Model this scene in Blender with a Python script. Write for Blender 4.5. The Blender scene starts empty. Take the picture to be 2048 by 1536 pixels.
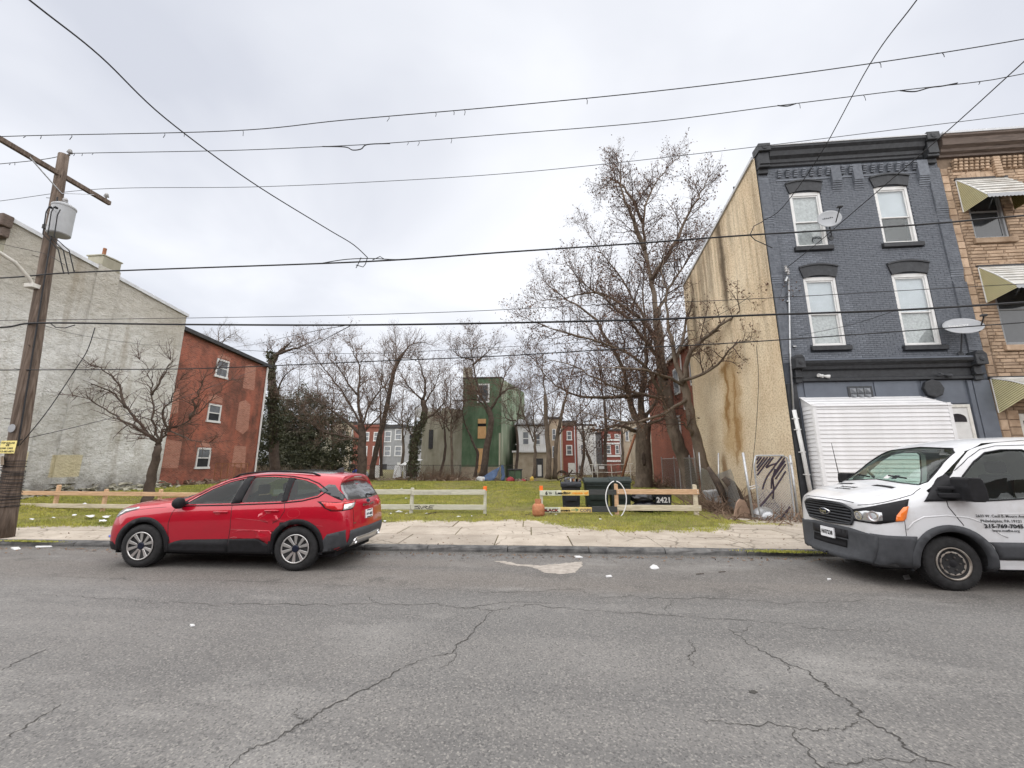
import bpy, bmesh, math, random
import numpy as np
from mathutils import Vector, Matrix, geometry
from mathutils.bvhtree import BVHTree

SC = bpy.context.scene
COL = SC.collection
R = math.radians

# ------------------------------------------------------------------ camera, sky, sun, exposure
FPX, PITCH, YAW, EYE = 790.0, R(11.16), R(5.26), 1.82
cam_data = bpy.data.cameras.new('camera')
cam_data.sensor_width = 36.0
cam_data.lens = FPX / 2048 * 36.0
cam_data.clip_start = 0.05
cam_data.clip_end = 2000
cam = bpy.data.objects.new('camera', cam_data)
cam.location = (0, 0, EYE)
cam.rotation_euler = (R(90) + PITCH, 0, YAW)
COL.objects.link(cam)
SC.camera = cam

SUN_EL, SUN_AZ = R(64), R(180)          # veiled sun behind thick cloud, high behind the camera
world = bpy.data.worlds.new('World')
SC.world = world
world.use_nodes = True
wn, wl = world.node_tree.nodes, world.node_tree.links
wn.clear()
w_out = wn.new('ShaderNodeOutputWorld')
w_bg = wn.new('ShaderNodeBackground')
w_bg.inputs['Strength'].default_value = 0.1
w_sky = wn.new('ShaderNodeTexSky')
w_sky.sky_type = 'NISHITA'
w_sky.sun_disc = False
w_sky.sun_elevation = SUN_EL
w_sky.sun_rotation = SUN_AZ
w_tc = wn.new('ShaderNodeTexCoord')
w_sep = wn.new('ShaderNodeSeparateXYZ')
wl.new(w_tc.outputs['Generated'], w_sep.inputs[0])
w_max = wn.new('ShaderNodeMath'); w_max.operation = 'MAXIMUM'; w_max.inputs[1].default_value = 0.0
wl.new(w_sep.outputs['Z'], w_max.inputs[0])
w_add = wn.new('ShaderNodeMath'); w_add.operation = 'ADD'; w_add.inputs[1].default_value = 0.22
wl.new(w_max.outputs[0], w_add.inputs[0])
w_div = wn.new('ShaderNodeVectorMath'); w_div.operation = 'DIVIDE'
wl.new(w_tc.outputs['Generated'], w_div.inputs[0])
w_cmb = wn.new('ShaderNodeCombineXYZ')
for k in (0, 1, 2):
    wl.new(w_add.outputs[0], w_cmb.inputs[k])
wl.new(w_cmb.outputs[0], w_div.inputs[1])
w_no = wn.new('ShaderNodeTexNoise')
w_no.inputs['Scale'].default_value = 1.15
w_no.inputs['Detail'].default_value = 5.0
w_no.inputs['Roughness'].default_value = 0.48
w_no.inputs['Distortion'].default_value = 0.35
wl.new(w_div.outputs[0], w_no.inputs['Vector'])
w_rmp = wn.new('ShaderNodeValToRGB')
w_rmp.color_ramp.elements[0].position = 0.30
w_rmp.color_ramp.elements[0].color = (2.25, 2.32, 2.55, 1)
w_rmp.color_ramp.elements[1].position = 0.66
w_rmp.color_ramp.elements[1].color = (3.30, 3.34, 3.46, 1)
wl.new(w_no.outputs['Fac'], w_rmp.inputs[0])
w_mix = wn.new('ShaderNodeMixRGB')
w_mix.inputs[0].default_value = 0.95      # cloud cover over the clear sky
wl.new(w_sky.outputs[0], w_mix.inputs[1])
wl.new(w_rmp.outputs[0], w_mix.inputs[2])
wl.new(w_mix.outputs[0], w_bg.inputs['Color'])
wl.new(w_bg.outputs[0], w_out.inputs['Surface'])

sun_data = bpy.data.lights.new('sun', 'SUN')
sun_data.energy = 1.5
sun_data.angle = R(154)
sun_data.color = (1.0, 0.97, 0.93)
sun = bpy.data.objects.new('sun', sun_data)
sun.rotation_euler = (R(90) - SUN_EL, 0, 0)
COL.objects.link(sun)

SC.view_settings.view_transform = 'Standard'
SC.view_settings.look = 'None'
SC.view_settings.exposure = 1.65
SC.view_settings.gamma = 1.0
SC.view_settings.use_curve_mapping = False
SC.render.engine = 'CYCLES'
SC.cycles.max_bounces = 6
SC.cycles.transparent_max_bounces = 12

# ------------------------------------------------------------------ survey helpers (pixel of the 2048 px photo -> point in the place)
_fw = Vector((-math.sin(YAW) * math.cos(PITCH), math.cos(YAW) * math.cos(PITCH), math.sin(PITCH)))
_rt = Vector((math.cos(YAW), math.sin(YAW), 0))
_up = _rt.cross(_fw)
_C = Vector((0, 0, EYE))
def ray(x, y): return _fw + _rt * ((x - 1024) / FPX) + _up * ((768 - y) / FPX)
def at(x, y, Y):
    q = ray(x, y); return _C + q * (Y / q.y)
def atX(x, y, X):
    q = ray(x, y); return _C + q * (X / q.x)
def gz(x, y, z=0.1):
    q = ray(x, y); return _C + q * ((z - EYE) / q.z)

# ------------------------------------------------------------------ object helpers
ORG = {}
def link(o): COL.objects.link(o); return o
def tag(o, label=None, cat=None, group=None, kind=None):
    if label: o['label'] = label
    if cat: o['category'] = cat
    if group: o['group'] = group
    if kind: o['kind'] = kind
    return o
def thing(name, label, cat, loc=(0, 0, 0), group=None, rz=0.0, scale=None):
    o = bpy.data.objects.new(name, None)
    o.empty_display_size = 0.2
    o.location = loc
    o.rotation_euler = (0, 0, rz)
    if scale: o.scale = scale
    link(o)
    ORG[o.name] = Vector((0, 0, 0)) if (rz or scale) else Vector(loc)
    return tag(o, label, cat, group)
def copy_tree(o, parent=None):
    c = o.copy(); link(c)
    if parent: c.parent = parent
    for ch in list(o.children): copy_tree(ch, c)
    return c

class MB:
    """collects shapes, then links them as one mesh object"""
    def __init__(s): s.V = []; s.F = []
    def add(s, vs, fs):
        n = len(s.V); s.V.extend([tuple(v) for v in vs]); s.F.extend([tuple(i + n for i in f) for f in fs]); return s
    def box(s, x0, x1, y0, y1, z0, z1):
        v = [(x0,y0,z0),(x1,y0,z0),(x1,y1,z0),(x0,y1,z0),(x0,y0,z1),(x1,y0,z1),(x1,y1,z1),(x0,y1,z1)]
        return s.add(v, [(0,3,2,1),(4,5,6,7),(0,1,5,4),(1,2,6,5),(2,3,7,6),(3,0,4,7)])
    def bar(s, a, b, w, h, upv=(0, 0, 1)):
        a, b = Vector(a), Vector(b); d = (b - a).normalized(); u = Vector(upv)
        sd = d.cross(u)
        if sd.length < 1e-4: sd = d.cross(Vector((0, 1, 0)))
        sd.normalize(); u = sd.cross(d)
        v = []
        for p in (a, b):
            for i, j in ((-1,-1),(1,-1),(1,1),(-1,1)): v.append(p + sd * (i * w / 2) + u * (j * h / 2))
        return s.add(v, [(0,1,2,3),(7,6,5,4),(0,4,5,1),(1,5,6,2),(2,6,7,3),(3,7,4,0)])
    def tube(s, pts, r, n=6, cap=True):
        pts = [Vector(p) for p in pts]; m = len(pts)
        rr = r if isinstance(r, (list, tuple)) else [r] * m
        vs = []; fs = []; ref = None
        for i, p in enumerate(pts):
            d = (pts[min(i + 1, m - 1)] - pts[max(i - 1, 0)])
            if d.length < 1e-9: d = Vector((0, 0, 1))
            d.normalize()
            if ref is None:
                ref = Vector((0, 0, 1)) if abs(d.z) < 0.9 else Vector((1, 0, 0))
            a = d.cross(ref)
            if a.length < 1e-6: a = d.orthogonal()
            a.normalize(); b = d.cross(a); ref = a.cross(d)
            for k in range(n):
                t = 2 * math.pi * k / n
                vs.append(p + a * (math.cos(t) * rr[i]) + b * (math.sin(t) * rr[i]))
        for i in range(m - 1):
            for k in range(n):
                k2 = (k + 1) % n
                fs.append((i*n+k, i*n+k2, (i+1)*n+k2, (i+1)*n+k))
        if cap and n > 2:
            fs.append(tuple(range(n - 1, -1, -1))); fs.append(tuple(range((m-1)*n, m*n)))
        return s.add(vs, fs)
    def prism(s, poly, vec):
        n = len(poly); vec = Vector(vec); poly = [Vector(p) for p in poly]
        nn = Vector((0, 0, 0))
        for i in range(n): nn += poly[i].cross(poly[(i + 1) % n])
        if nn.dot(vec) > 0: poly = poly[::-1]
        vs = poly + [p + vec for p in poly]
        fs = [tuple(range(n)), tuple(range(2*n-1, n-1, -1))]
        fs += [((i + 1) % n, i, n + i, n + (i + 1) % n) for i in range(n)]
        return s.add(vs, fs)
    def lathe(s, prof, o=(0, 0, 0), ax=(0, 0, 1), n=16, cap=True):
        ax = Vector(ax).normalized(); a = ax.orthogonal().normalized(); b = ax.cross(a); o = Vector(o)
        vs = []; fs = []; m = len(prof)
        for r, h in prof:
            for k in range(n):
                t = 2 * math.pi * k / n
                vs.append(o + ax * h + a * (r * math.cos(t)) + b * (r * math.sin(t)))
        for i in range(m - 1):
            for k in range(n):
                k2 = (k + 1) % n
                fs.append((i*n+k, i*n+k2, (i+1)*n+k2, (i+1)*n+k))
        if cap:
            fs.append(tuple(range(n-1, -1, -1))); fs.append(tuple(range((m-1)*n, m*n)))
        return s.add(vs, fs)
    def sheet(s, rows):
        m = len(rows[0]); vs = [p for r in rows for p in r]; fs = []
        for i in range(len(rows) - 1):
            for j in range(m - 1):
                fs.append((i*m+j, i*m+j+1, (i+1)*m+j+1, (i+1)*m+j))
        return s.add(vs, fs)
    def mesh(s, name, mat=None, off=Vector((0, 0, 0)), smooth=False):
        me = bpy.data.meshes.new(name)
        V = np.array([tuple(v) for v in s.V], dtype=np.float32).reshape(-1, 3) - np.array(off, dtype=np.float32)
        me.from_pydata(V.tolist(), [], s.F)
        if mat: me.materials.append(mat)
        if smooth: me.polygons.foreach_set('use_smooth', [True] * len(me.polygons))
        me.update()
        return me
    def build(s, name, mat=None, parent=None, smooth=False, bevel=0, seg=2, solid=0, org=None):
        off = ORG.get(parent.name, Vector((0, 0, 0))) if parent else (Vector(org) if org is not None else Vector((0, 0, 0)))
        o = bpy.data.objects.new(name, s.mesh(name, mat, off, smooth))
        link(o)
        if parent:
            o.parent = parent; ORG[o.name] = off
        elif org is not None:
            o.location = org; ORG[o.name] = Vector(org)
        if solid:
            m = o.modifiers.new('solid', 'SOLIDIFY'); m.thickness = solid; m.offset = 0
        if bevel:
            m = o.modifiers.new('bevel', 'BEVEL'); m.width = bevel; m.segments = seg; m.limit_method = 'ANGLE'; m.angle_limit = R(40)
            if smooth: m.harden_normals = True
        return o

def fast_mesh(name, V, F, mat, smooth=False):
    """mesh from numpy arrays; F is (n,3) or (n,4)"""
    me = bpy.data.meshes.new(name)
    V = np.ascontiguousarray(V, dtype=np.float32); F = np.ascontiguousarray(F, dtype=np.int32)
    k = F.shape[1]
    me.vertices.add(len(V)); me.vertices.foreach_set('co', V.ravel())
    me.loops.add(F.size); me.loops.foreach_set('vertex_index', F.ravel())
    me.polygons.add(len(F)); me.polygons.foreach_set('loop_start', np.arange(0, F.size, k, dtype=np.int32))
    me.update(calc_edges=True)
    if mat: me.materials.append(mat)
    if smooth: me.polygons.foreach_set('use_smooth', [True] * len(F))
    return me

def text_mesh(txt, size=1.0, bold=0.0, width=None, align='LEFT'):
    """flat mesh verts/faces of a line of text, baseline at y=0"""
    cu = bpy.data.curves.new('txt', 'FONT'); cu.body = txt; cu.size = size; cu.offset = bold; cu.align_x = align
    cu.resolution_u = 2
    o = bpy.data.objects.new('txt', cu); COL.objects.link(o)
    dg = bpy.context.evaluated_depsgraph_get()
    me = bpy.data.meshes.new_from_object(o.evaluated_get(dg))
    vs = [v.co.copy() for v in me.vertices]; fs = [tuple(p.vertices) for p in me.polygons]
    bpy.data.objects.remove(o); bpy.data.curves.remove(cu); bpy.data.meshes.remove(me)
    if width and vs:
        x0 = min(v.x for v in vs); x1 = max(v.x for v in vs); k = width / (x1 - x0)
        for v in vs: v.x = (v.x - x0) * k
    return vs, fs
def text_flat(txt, origin, xd, yd, size, mat, parent, name='lettering', width=None, bold=0.0):
    vs, fs = text_mesh(txt, size, bold, width)
    o = Vector(origin); xd = Vector(xd); yd = Vector(yd)
    mb = MB(); mb.add([o + xd * v.x + yd * v.y for v in vs], fs)
    return mb.build(name, mat, parent)
# ------------------------------------------------------------------ materials
class NT:
    def __init__(s, name, world=False):
        s.m = bpy.data.materials.new(name); s.m.use_nodes = True
        s.n = s.m.node_tree.nodes; s.l = s.m.node_tree.links; s.n.clear()
        s.out = s.n.new('ShaderNodeOutputMaterial'); s.b = s.n.new('ShaderNodeBsdfPrincipled')
        s.l.new(s.b.outputs[0], s.out.inputs[0])
        s.tc = s.n.new('ShaderNodeTexCoord')
        s.pos = s.n.new('ShaderNodeNewGeometry').outputs['Position'] if world else s.tc.outputs['Object']
    def put(s, sock, v):
        if hasattr(v, 'is_output'): s.l.new(v, sock)
        elif isinstance(v, (tuple, list)) and len(v) == 3 and sock.type == 'RGBA': sock.default_value = (*v, 1)
        else: sock.default_value = v
    def co(s, sc=(1, 1, 1), loc=(0, 0, 0), rot=(0, 0, 0)):
        m = s.n.new('ShaderNodeMapping'); m.inputs['Scale'].default_value = sc; m.inputs['Location'].default_value = loc; m.inputs['Rotation'].default_value = rot
        s.l.new(s.pos, m.inputs[0]); return m.outputs[0]
    def xyz(s):
        n = s.n.new('ShaderNodeSeparateXYZ'); s.l.new(s.pos, n.inputs[0]); return n.outputs
    def noise(s, scale, detail=4, rough=0.55, vec=None, dist=0.0):
        n = s.n.new('ShaderNodeTexNoise'); n.inputs['Scale'].default_value = scale; n.inputs['Detail'].default_value = detail
        n.inputs['Roughness'].default_value = rough; n.inputs['Distortion'].default_value = dist
        s.l.new(vec if vec is not None else s.pos, n.inputs['Vector']); return n.outputs['Fac']
    def voro(s, scale, vec=None, feat='F1', out='Distance'):
        n = s.n.new('ShaderNodeTexVoronoi'); n.feature = feat; n.inputs['Scale'].default_value = scale
        s.l.new(vec if vec is not None else s.pos, n.inputs['Vector']); return n.outputs[out]
    def ramp(s, fac, els):
        n = s.n.new('ShaderNodeValToRGB'); e = n.color_ramp.elements
        while len(e) < len(els): e.new(0.5)
        for i, (p, c) in enumerate(els):
            e[i].position = p; e[i].color = (c, c, c, 1) if isinstance(c, (int, float)) else (*c, 1)
        s.l.new(fac, n.inputs[0]); return n.outputs[0]
    def mix(s, fac, a, b, mode='MIX'):
        n = s.n.new('ShaderNodeMixRGB'); n.blend_type = mode
        s.put(n.inputs[0], fac); s.put(n.inputs[1], a); s.put(n.inputs[2], b); return n.outputs[0]
    def math(s, op, a, b=0.0, clamp=False):
        n = s.n.new('ShaderNodeMath'); n.operation = op; n.use_clamp = clamp
        s.put(n.inputs[0], a); s.put(n.inputs[1], b); return n.outputs[0]
    def band(s, v, lo, hi, soft):
        """1 between lo and hi with soft edges"""
        a = s.ramp01(v, lo - soft, lo + soft); b = s.ramp01(v, hi + soft, hi - soft); return s.math('MULTIPLY', a, b)
    def ramp01(s, v, a, b):
        n = s.n.new('ShaderNodeMapRange'); n.interpolation_type = 'SMOOTHSTEP'
        s.put(n.inputs['Value'], v); n.inputs['From Min'].default_value = a; n.inputs['From Max'].default_value = b
        if a > b:
            n.inputs['From Min'].default_value = b; n.inputs['From Max'].default_value = a
            n.inputs['To Min'].default_value = 1; n.inputs['To Max'].default_value = 0
        return n.outputs[0]
    def rnd(s):
        n = s.n.new('ShaderNodeObjectInfo'); return n.outputs['Random']
    def bump(s, h, strength=0.3, dist=0.02):
        n = s.n.new('ShaderNodeBump'); n.inputs['Strength'].default_value = strength; n.inputs['Distance'].default_value = dist
        s.l.new(h, n.inputs['Height']); s.l.new(n.outputs[0], s.b.inputs['Normal'])
    def fin(s, col, rough=0.8, metal=0.0, spec=0.3, coat=0.0):
        s.put(s.b.inputs['Base Color'], col); s.put(s.b.inputs['Roughness'], rough)
        s.b.inputs['Metallic'].default_value = metal; s.b.inputs['Specular IOR Level'].default_value = spec
        s.b.inputs['Coat Weight'].default_value = coat
        if coat: s.b.inputs['Coat Roughness'].default_value = 0.04
        return s.m

def mul(c, k): return tuple(x * k for x in c)
def M(name, col, col2=None, var=0.18, scale=6, rough=0.75, bump=0.0, bscale=None, metal=0.0, spec=0.3, coat=0.0, rnd=0.0, stretch=None, dirt=None):
    t = NT(name)
    vec = t.co(stretch) if stretch else None
    f = t.noise(scale, 5, 0.6, vec)
    a = mul(col, 1 - var); b = col2 if col2 else mul(col, 1 + var)
    c = t.mix(t.ramp(f, [(0.3, 0.0), (0.7, 1.0)]), a, b)
    if rnd:
        k = t.math('ADD', t.math('MULTIPLY', t.rnd(), 2 * rnd), 1 - rnd)
        cc = t.n.new('ShaderNodeCombineXYZ')
        for i in range(3): t.l.new(k, cc.inputs[i])
        c = t.mix(1.0, c, cc.outputs[0], 'MULTIPLY')
    if dirt:
        g = t.ramp(t.noise(scale * 0.35, 6, 0.7, vec), [(0.45, 0.0), (0.7, 1.0)])
        c = t.mix(t.math('MULTIPLY', g, dirt[1]), c, dirt[0])
    if bump: t.bump(t.noise(bscale or scale * 3, 4, 0.6, vec), bump, 0.02)
    return t.fin(c, rough, metal, spec, coat)

MAT = {}
def asphalt():
    t = NT('asphalt', True)
    big = t.noise(0.35, 4, 0.55); mid = t.noise(2.2, 5, 0.6)
    grain = t.noise(55, 3, 0.7); stone = t.voro(75, out='Color')
    base = t.mix(t.ramp(big, [(0.35, 0), (0.65, 1)]), (0.150, 0.144, 0.138), (0.205, 0.197, 0.188))
    base = t.mix(t.math('MULTIPLY', t.ramp(mid, [(0.4, 0), (0.7, 1)]), 0.35), base, (0.185, 0.174, 0.163))
    y = t.xyz()[1]
    lane = t.band(t.math('ADD', y, t.math('MULTIPLY', mid, 0.5)), 6.3, 8.2, 0.5)
    base = t.mix(t.math('MULTIPLY', lane, 0.5), base, (0.158, 0.132, 0.110))
    lane2 = t.noise(1.0, 4, 0.55, t.co((0.10, 1.3, 1)))
    base = t.mix(t.ramp(lane2, [(0.42, 0.0), (0.62, 0.5)]), base, (0.115, 0.112, 0.110))
    base = t.mix(t.ramp(t.noise(0.9, 5, 0.65, t.co((0.4, 1, 1), (7, 3, 0))), [(0.55, 0.0), (0.70, 0.6)]), base, (0.29, 0.28, 0.265))
    oil = t.math('MULTIPLY', t.ramp(t.noise(1.4, 4, 0.6, t.co((1, 1, 1), (3, 9, 0))), [(0.55, 0.0), (0.68, 0.55)]), t.band(y, 6.0, 8.4, 0.4))
    base = t.mix(oil, base, (0.06, 0.056, 0.052))
    gut = t.math('SUBTRACT', y, t.math('MULTIPLY', t.xyz()[0], 0.031))
    gut = t.ramp01(t.math('ADD', gut, t.math('MULTIPLY', mid, 0.35)), 8.40, 8.75)
    base = t.mix(t.math('MULTIPLY', gut, 0.75), base, (0.05, 0.045, 0.038))
    sv = t.n.new('ShaderNodeSeparateColor'); t.l.new(stone, sv.inputs[0])
    base = t.mix(t.ramp(sv.outputs[0], [(0.72, 0.0), (0.95, 0.5)]), base, (0.36, 0.34, 0.31))
    base = t.mix(t.ramp(sv.outputs[1], [(0.72, 0.0), (0.95, 0.5)]), base, (0.035, 0.034, 0.036))
    base = t.mix(t.ramp(grain, [(0.35, 0.45), (0.65, 0.0)]), base, (0.05, 0.05, 0.05))
    t.bump(t.mix(0.5, grain, stone), 0.5, 0.01)
    return t.fin(base, 0.85, 0, 0.35)
MAT['asphalt'] = asphalt()
def concrete(name, a, b, rnd=0.12, crack=0.7):
    t = NT(name, True)
    c = t.mix(t.ramp(t.noise(1.3, 6, 0.65), [(0.35, 0), (0.68, 1)]), a, b)
    c = t.mix(t.ramp(t.noise(40, 3, 0.7), [(0.4, 0.25), (0.6, 0.0)]), c, mul(a, 0.5))
    v = t.co((1, 1, 1)); wob = t.n.new('ShaderNodeVectorMath'); wob.operation = 'ADD'
    nz = t.n.new('ShaderNodeTexNoise'); nz.inputs['Scale'].default_value = 2.5; nz.inputs['Detail'].default_value = 4
    geo = t.n.new('ShaderNodeNewGeometry')
    t.l.new(geo.outputs['Position'], nz.inputs['Vector'])
    sc = t.n.new('ShaderNodeVectorMath'); sc.operation = 'SCALE'; sc.inputs['Scale'].default_value = 0.35
    t.l.new(nz.outputs['Color'], sc.inputs[0])
    t.l.new(geo.outputs['Position'], wob.inputs[0]); t.l.new(sc.outputs[0], wob.inputs[1])
    d = t.voro(1.1, wob.outputs[0], 'DISTANCE_TO_EDGE')
    gate = t.ramp(t.noise(0.45, 3, 0.5), [(0.44, 0.0), (0.58, 1.0)])
    ck = t.math('MULTIPLY', t.ramp(d, [(0.010, 1.0), (0.026, 0.0)]), t.math('MULTIPLY', gate, crack))
    c = t.mix(ck, c, (0.10, 0.085, 0.065))
    if rnd:
        k = t.math('ADD', t.math('MULTIPLY', t.rnd(), 2 * rnd), 1 - rnd)
        cc = t.n.new('ShaderNodeCombineXYZ')
        for i in range(3): t.l.new(k, cc.inputs[i])
        c = t.mix(1.0, c, cc.outputs[0], 'MULTIPLY')
    t.bump(t.math('SUBTRACT', t.noise(30, 4, 0.7), t.math('MULTIPLY', ck, 1.5)), 0.35, 0.01)
    return t.fin(c, 0.9, 0, 0.2)
MAT['slab'] = concrete('sidewalk_concrete', (0.33, 0.285, 0.235), (0.47, 0.415, 0.35), 0.14)
MAT['kerb'] = M('kerb_stone', (0.05, 0.05, 0.052), (0.15, 0.147, 0.142), scale=5, bump=0.5, rnd=0.2, rough=0.8)
MAT['patch'] = M('worn_patch', (0.30, 0.27, 0.235), (0.40, 0.36, 0.32), scale=9, bump=0.3, rough=0.9)
MAT['crack'] = M('crack_dark', (0.055, 0.052, 0.048), scale=20, rough=0.95)
MAT['soil'] = M('lot_soil', (0.12, 0.10, 0.05), (0.16, 0.15, 0.055), scale=1.4, bump=0.5, bscale=20, rough=0.95, dirt=((0.20, 0.14, 0.09), 0.5))
def grass_mat():
    t = NT('grass_blades')
    geo = t.n.new('ShaderNodeNewGeometry')
    f = t.noise(0.5, 4, 0.6, geo.outputs['Position'])
    g = t.noise(3.5, 4, 0.6, geo.outputs['Position'])
    c = t.mix(t.ramp(f, [(0.35, 0), (0.62, 1)]), (0.205, 0.255, 0.028), (0.41, 0.40, 0.06))
    c = t.mix(t.ramp(g, [(0.45, 0.0), (0.72, 0.75)]), c, (0.085, 0.14, 0.03))
    h = t.noise(60, 2, 0.5, geo.outputs['Position'])
    c = t.mix(t.ramp(h, [(0.45, 0.0), (0.65, 0.8)]), c, (0.40, 0.34, 0.16))
    return t.fin(c, 0.8, 0, 0.2)
MAT['grass'] = grass_mat()
MAT['turf'] = M('turf', (0.12, 0.105, 0.035), (0.20, 0.185, 0.055), scale=2.2, bump=0.6, bscale=30, rough=0.95, dirt=((0.20, 0.15, 0.08), 0.6))

def stucco_grey():
    t = NT('grey_stucco', True)
    X, Y, Z = t.xyz()
    n1 = t.noise(0.35, 6, 0.62); n2 = t.noise(1.6, 6, 0.65)
    streak = t.noise(1.0, 5, 0.6, t.co((1, 1.6, 0.12)))
    c = t.mix(t.ramp(n1, [(0.35, 0), (0.65, 1)]), (0.56, 0.545, 0.50), (0.80, 0.80, 0.775))
    c = t.mix(t.ramp(n2, [(0.42, 0), (0.7, 0.6)]), c, (0.82, 0.82, 0.80))
    c = t.mix(t.ramp(t.noise(6, 5, 0.7, t.co((1, 1, 2))), [(0.36, 0.5), (0.48, 0.0)]), c, (0.36, 0.33, 0.26))
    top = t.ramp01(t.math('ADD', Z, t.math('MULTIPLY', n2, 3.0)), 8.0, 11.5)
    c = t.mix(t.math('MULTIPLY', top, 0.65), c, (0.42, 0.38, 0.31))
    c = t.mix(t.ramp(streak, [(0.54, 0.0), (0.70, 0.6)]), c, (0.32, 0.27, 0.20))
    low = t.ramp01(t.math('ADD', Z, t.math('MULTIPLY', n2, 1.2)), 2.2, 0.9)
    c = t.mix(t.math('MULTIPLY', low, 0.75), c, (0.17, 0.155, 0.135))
    for (y0, y1, z0, z1) in ((15.25, 16.3, 1.25, 2.2), (13.8, 14.4, 1.5, 2.3)):
        k = t.math('MULTIPLY', t.band(t.math('ADD', Y, t.math('MULTIPLY', n2, 0.12)), y0, y1, 0.02), t.band(t.math('ADD', Z, t.math('MULTIPLY', n2, 0.15)), z0, z1, 0.03))
        c = t.mix(t.math('MULTIPLY', k, 0.85), c, (0.68, 0.60, 0.38))
    h = t.math('ADD', t.noise(3.2, 6, 0.72, t.co((1, 1, 1.5)), .6), t.math('MULTIPLY', t.noise(16, 4, 0.7, t.co((1, 1, 1.4))), 0.5))
    t.bump(h, 1.0, 0.15)
    return t.fin(c, 0.92, 0, 0.15)
MAT['stucco_grey'] = stucco_grey()

def stucco_beige():
    t = NT('beige_stucco', True)
    X, Y, Z = t.xyz()
    n1 = t.noise(0.6, 5, 0.6); n2 = t.noise(2.5, 6, 0.65); n3 = t.noise(11, 6, 0.8, t.co((1, 1.0, 1.5)))
    c = t.mix(t.ramp(n1, [(0.35, 0), (0.65, 1)]), (0.68, 0.54, 0.37), (0.80, 0.68, 0.50))
    c = t.mix(t.ramp(n3, [(0.36, 0.9), (0.52, 0.0)]), c, (0.40, 0.285, 0.16))
    c = t.mix(t.ramp(n3, [(0.52, 0.0), (0.68, 0.6)]), c, (0.82, 0.71, 0.54))
    streak = t.noise(1.0, 4, 0.6, t.co((1, 2.2, 0.10)))
    c = t.mix(t.math('MULTIPLY', t.ramp(streak, [(0.48, 0.0), (0.66, 0.75)]), t.ramp01(Z, 3.0, 9.0)), c, (0.24, 0.18, 0.12))
    jit = t.math('MULTIPLY', t.math('SUBTRACT', n2, 0.5), 0.5)
    yy = t.math('ADD', Y, jit)
    for (yc, w, z0, z1, s) in ((16.95, 0.22, 8.4, 12.7, 0.9), (18.4, 0.2, 9.5, 12.6, 0.5), (19.3, 0.30, 6.6, 12.2, 0.55), (20.6, 0.26, 7.0, 11.9, 0.5), (16.0, 0.14, 10.6, 12.8, 0.45)):
        k = t.math('MULTIPLY', t.band(yy, yc - w, yc + w, 0.2), t.band(Z, z0, z1, 0.6))
        c = t.mix(t.math('MULTIPLY', k, s), c, (0.10, 0.075, 0.05))
    zz = t.math('ADD', Z, t.math('MULTIPLY', n2, 1.2)); y3 = t.math('ADD', t.math('ADD', Y, t.math('MULTIPLY', t.math('SUBTRACT', t.noise(1.2, 5, 0.6), 0.5), 1.6)), t.math('MULTIPLY', Z, 0.12))
    k = t.math('MULTIPLY', t.band(y3, 17.2, 18.9, 0.45), t.band(zz, 2.6, 6.9, 0.6))
    c = t.mix(t.math('MULTIPLY', k, 0.55), c, (0.44, 0.27, 0.10))
    for (ya, yb, za, zb_, s) in ((18.25, 18.6, 3.8, 6.8, 0.8), (17.55, 17.8, 2.2, 6.2, 0.7), (17.3, 17.42, 3.0, 5.6, 0.5)):
        k = t.math('MULTIPLY', t.band(y3, ya, yb, 0.14), t.band(zz, za, zb_, 0.4)); c = t.mix(t.math('MULTIPLY', k, s), c, (0.27, 0.135, 0.035))
    k = t.math('MULTIPLY', t.band(yy, 18.6, 19.1, 0.2), t.band(t.math('ADD', Z, n2), 0.4, 2.6, 0.4))
    c = t.mix(t.math('MULTIPLY', k, 0.8), c, (0.20, 0.10, 0.03))
    k = t.band(t.math('ADD', Z, n2), 0.0, 1.2, 0.35)
    c = t.mix(t.math('MULTIPLY', k, 0.45), c, (0.26, 0.19, 0.12))
    t.bump(n3, 0.8, 0.07)
    return t.fin(c, 0.92, 0, 0.15)
MAT['stucco_beige'] = stucco_beige()

def brick_far(name, a, b, mortar, axis='X', bump=0.4, dirty=0.5, patchy=None):
    """brick courses for walls too far away to tell the pieces apart; axis = wall runs along X or Y"""
    t = NT(name, True)
    X, Y, Z = t.xyz()
    cb = t.n.new('ShaderNodeCombineXYZ')
    t.l.new(X if axis == 'X' else Y, cb.inputs[0]); t.l.new(Z, cb.inputs[1])
    n = t.n.new('ShaderNodeTexBrick'); t.l.new(cb.outputs[0], n.inputs['Vector'])
    n.inputs['Color1'].default_value = (*a, 1); n.inputs['Color2'].default_value = (*b, 1); n.inputs['Mortar'].default_value = (*mortar, 1)
    n.inputs['Scale'].default_value = 1.0; n.inputs['Brick Width'].default_value = 0.21; n.inputs['Row Height'].default_value = 0.072
    n.inputs['Mortar Size'].default_value = 0.008; n.inputs['Mortar Smooth'].default_value = 0.2
    c = t.mix(t.ramp(t.noise(0.5, 6, 0.65), [(0.38, 0.0), (0.66, dirty)]), n.outputs[0], (0.085, 0.045, 0.035))
    if patchy: c = t.mix(t.ramp(t.noise(0.9, 5, 0.6, t.co((1, 1, 0.5))), [(0.5, 0.0), (0.7, 0.8)]), c, patchy)
    t.bump(n.outputs['Fac'], -bump, 0.01)
    return t.fin(c, 0.88, 0, 0.2)
MAT['brick_red'] = brick_far('red_brick', (0.36, 0.105, 0.068), (0.19, 0.052, 0.038), (0.36, 0.24, 0.18), 'Y', dirty=0.85, bump=0.8, patchy=(0.38, 0.125, 0.08))
MAT['brick_infill'] = brick_far('salmon_brick', (0.42, 0.18, 0.125), (0.30, 0.11, 0.075), (0.42, 0.32, 0.26), 'Y', dirty=0.2)
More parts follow.
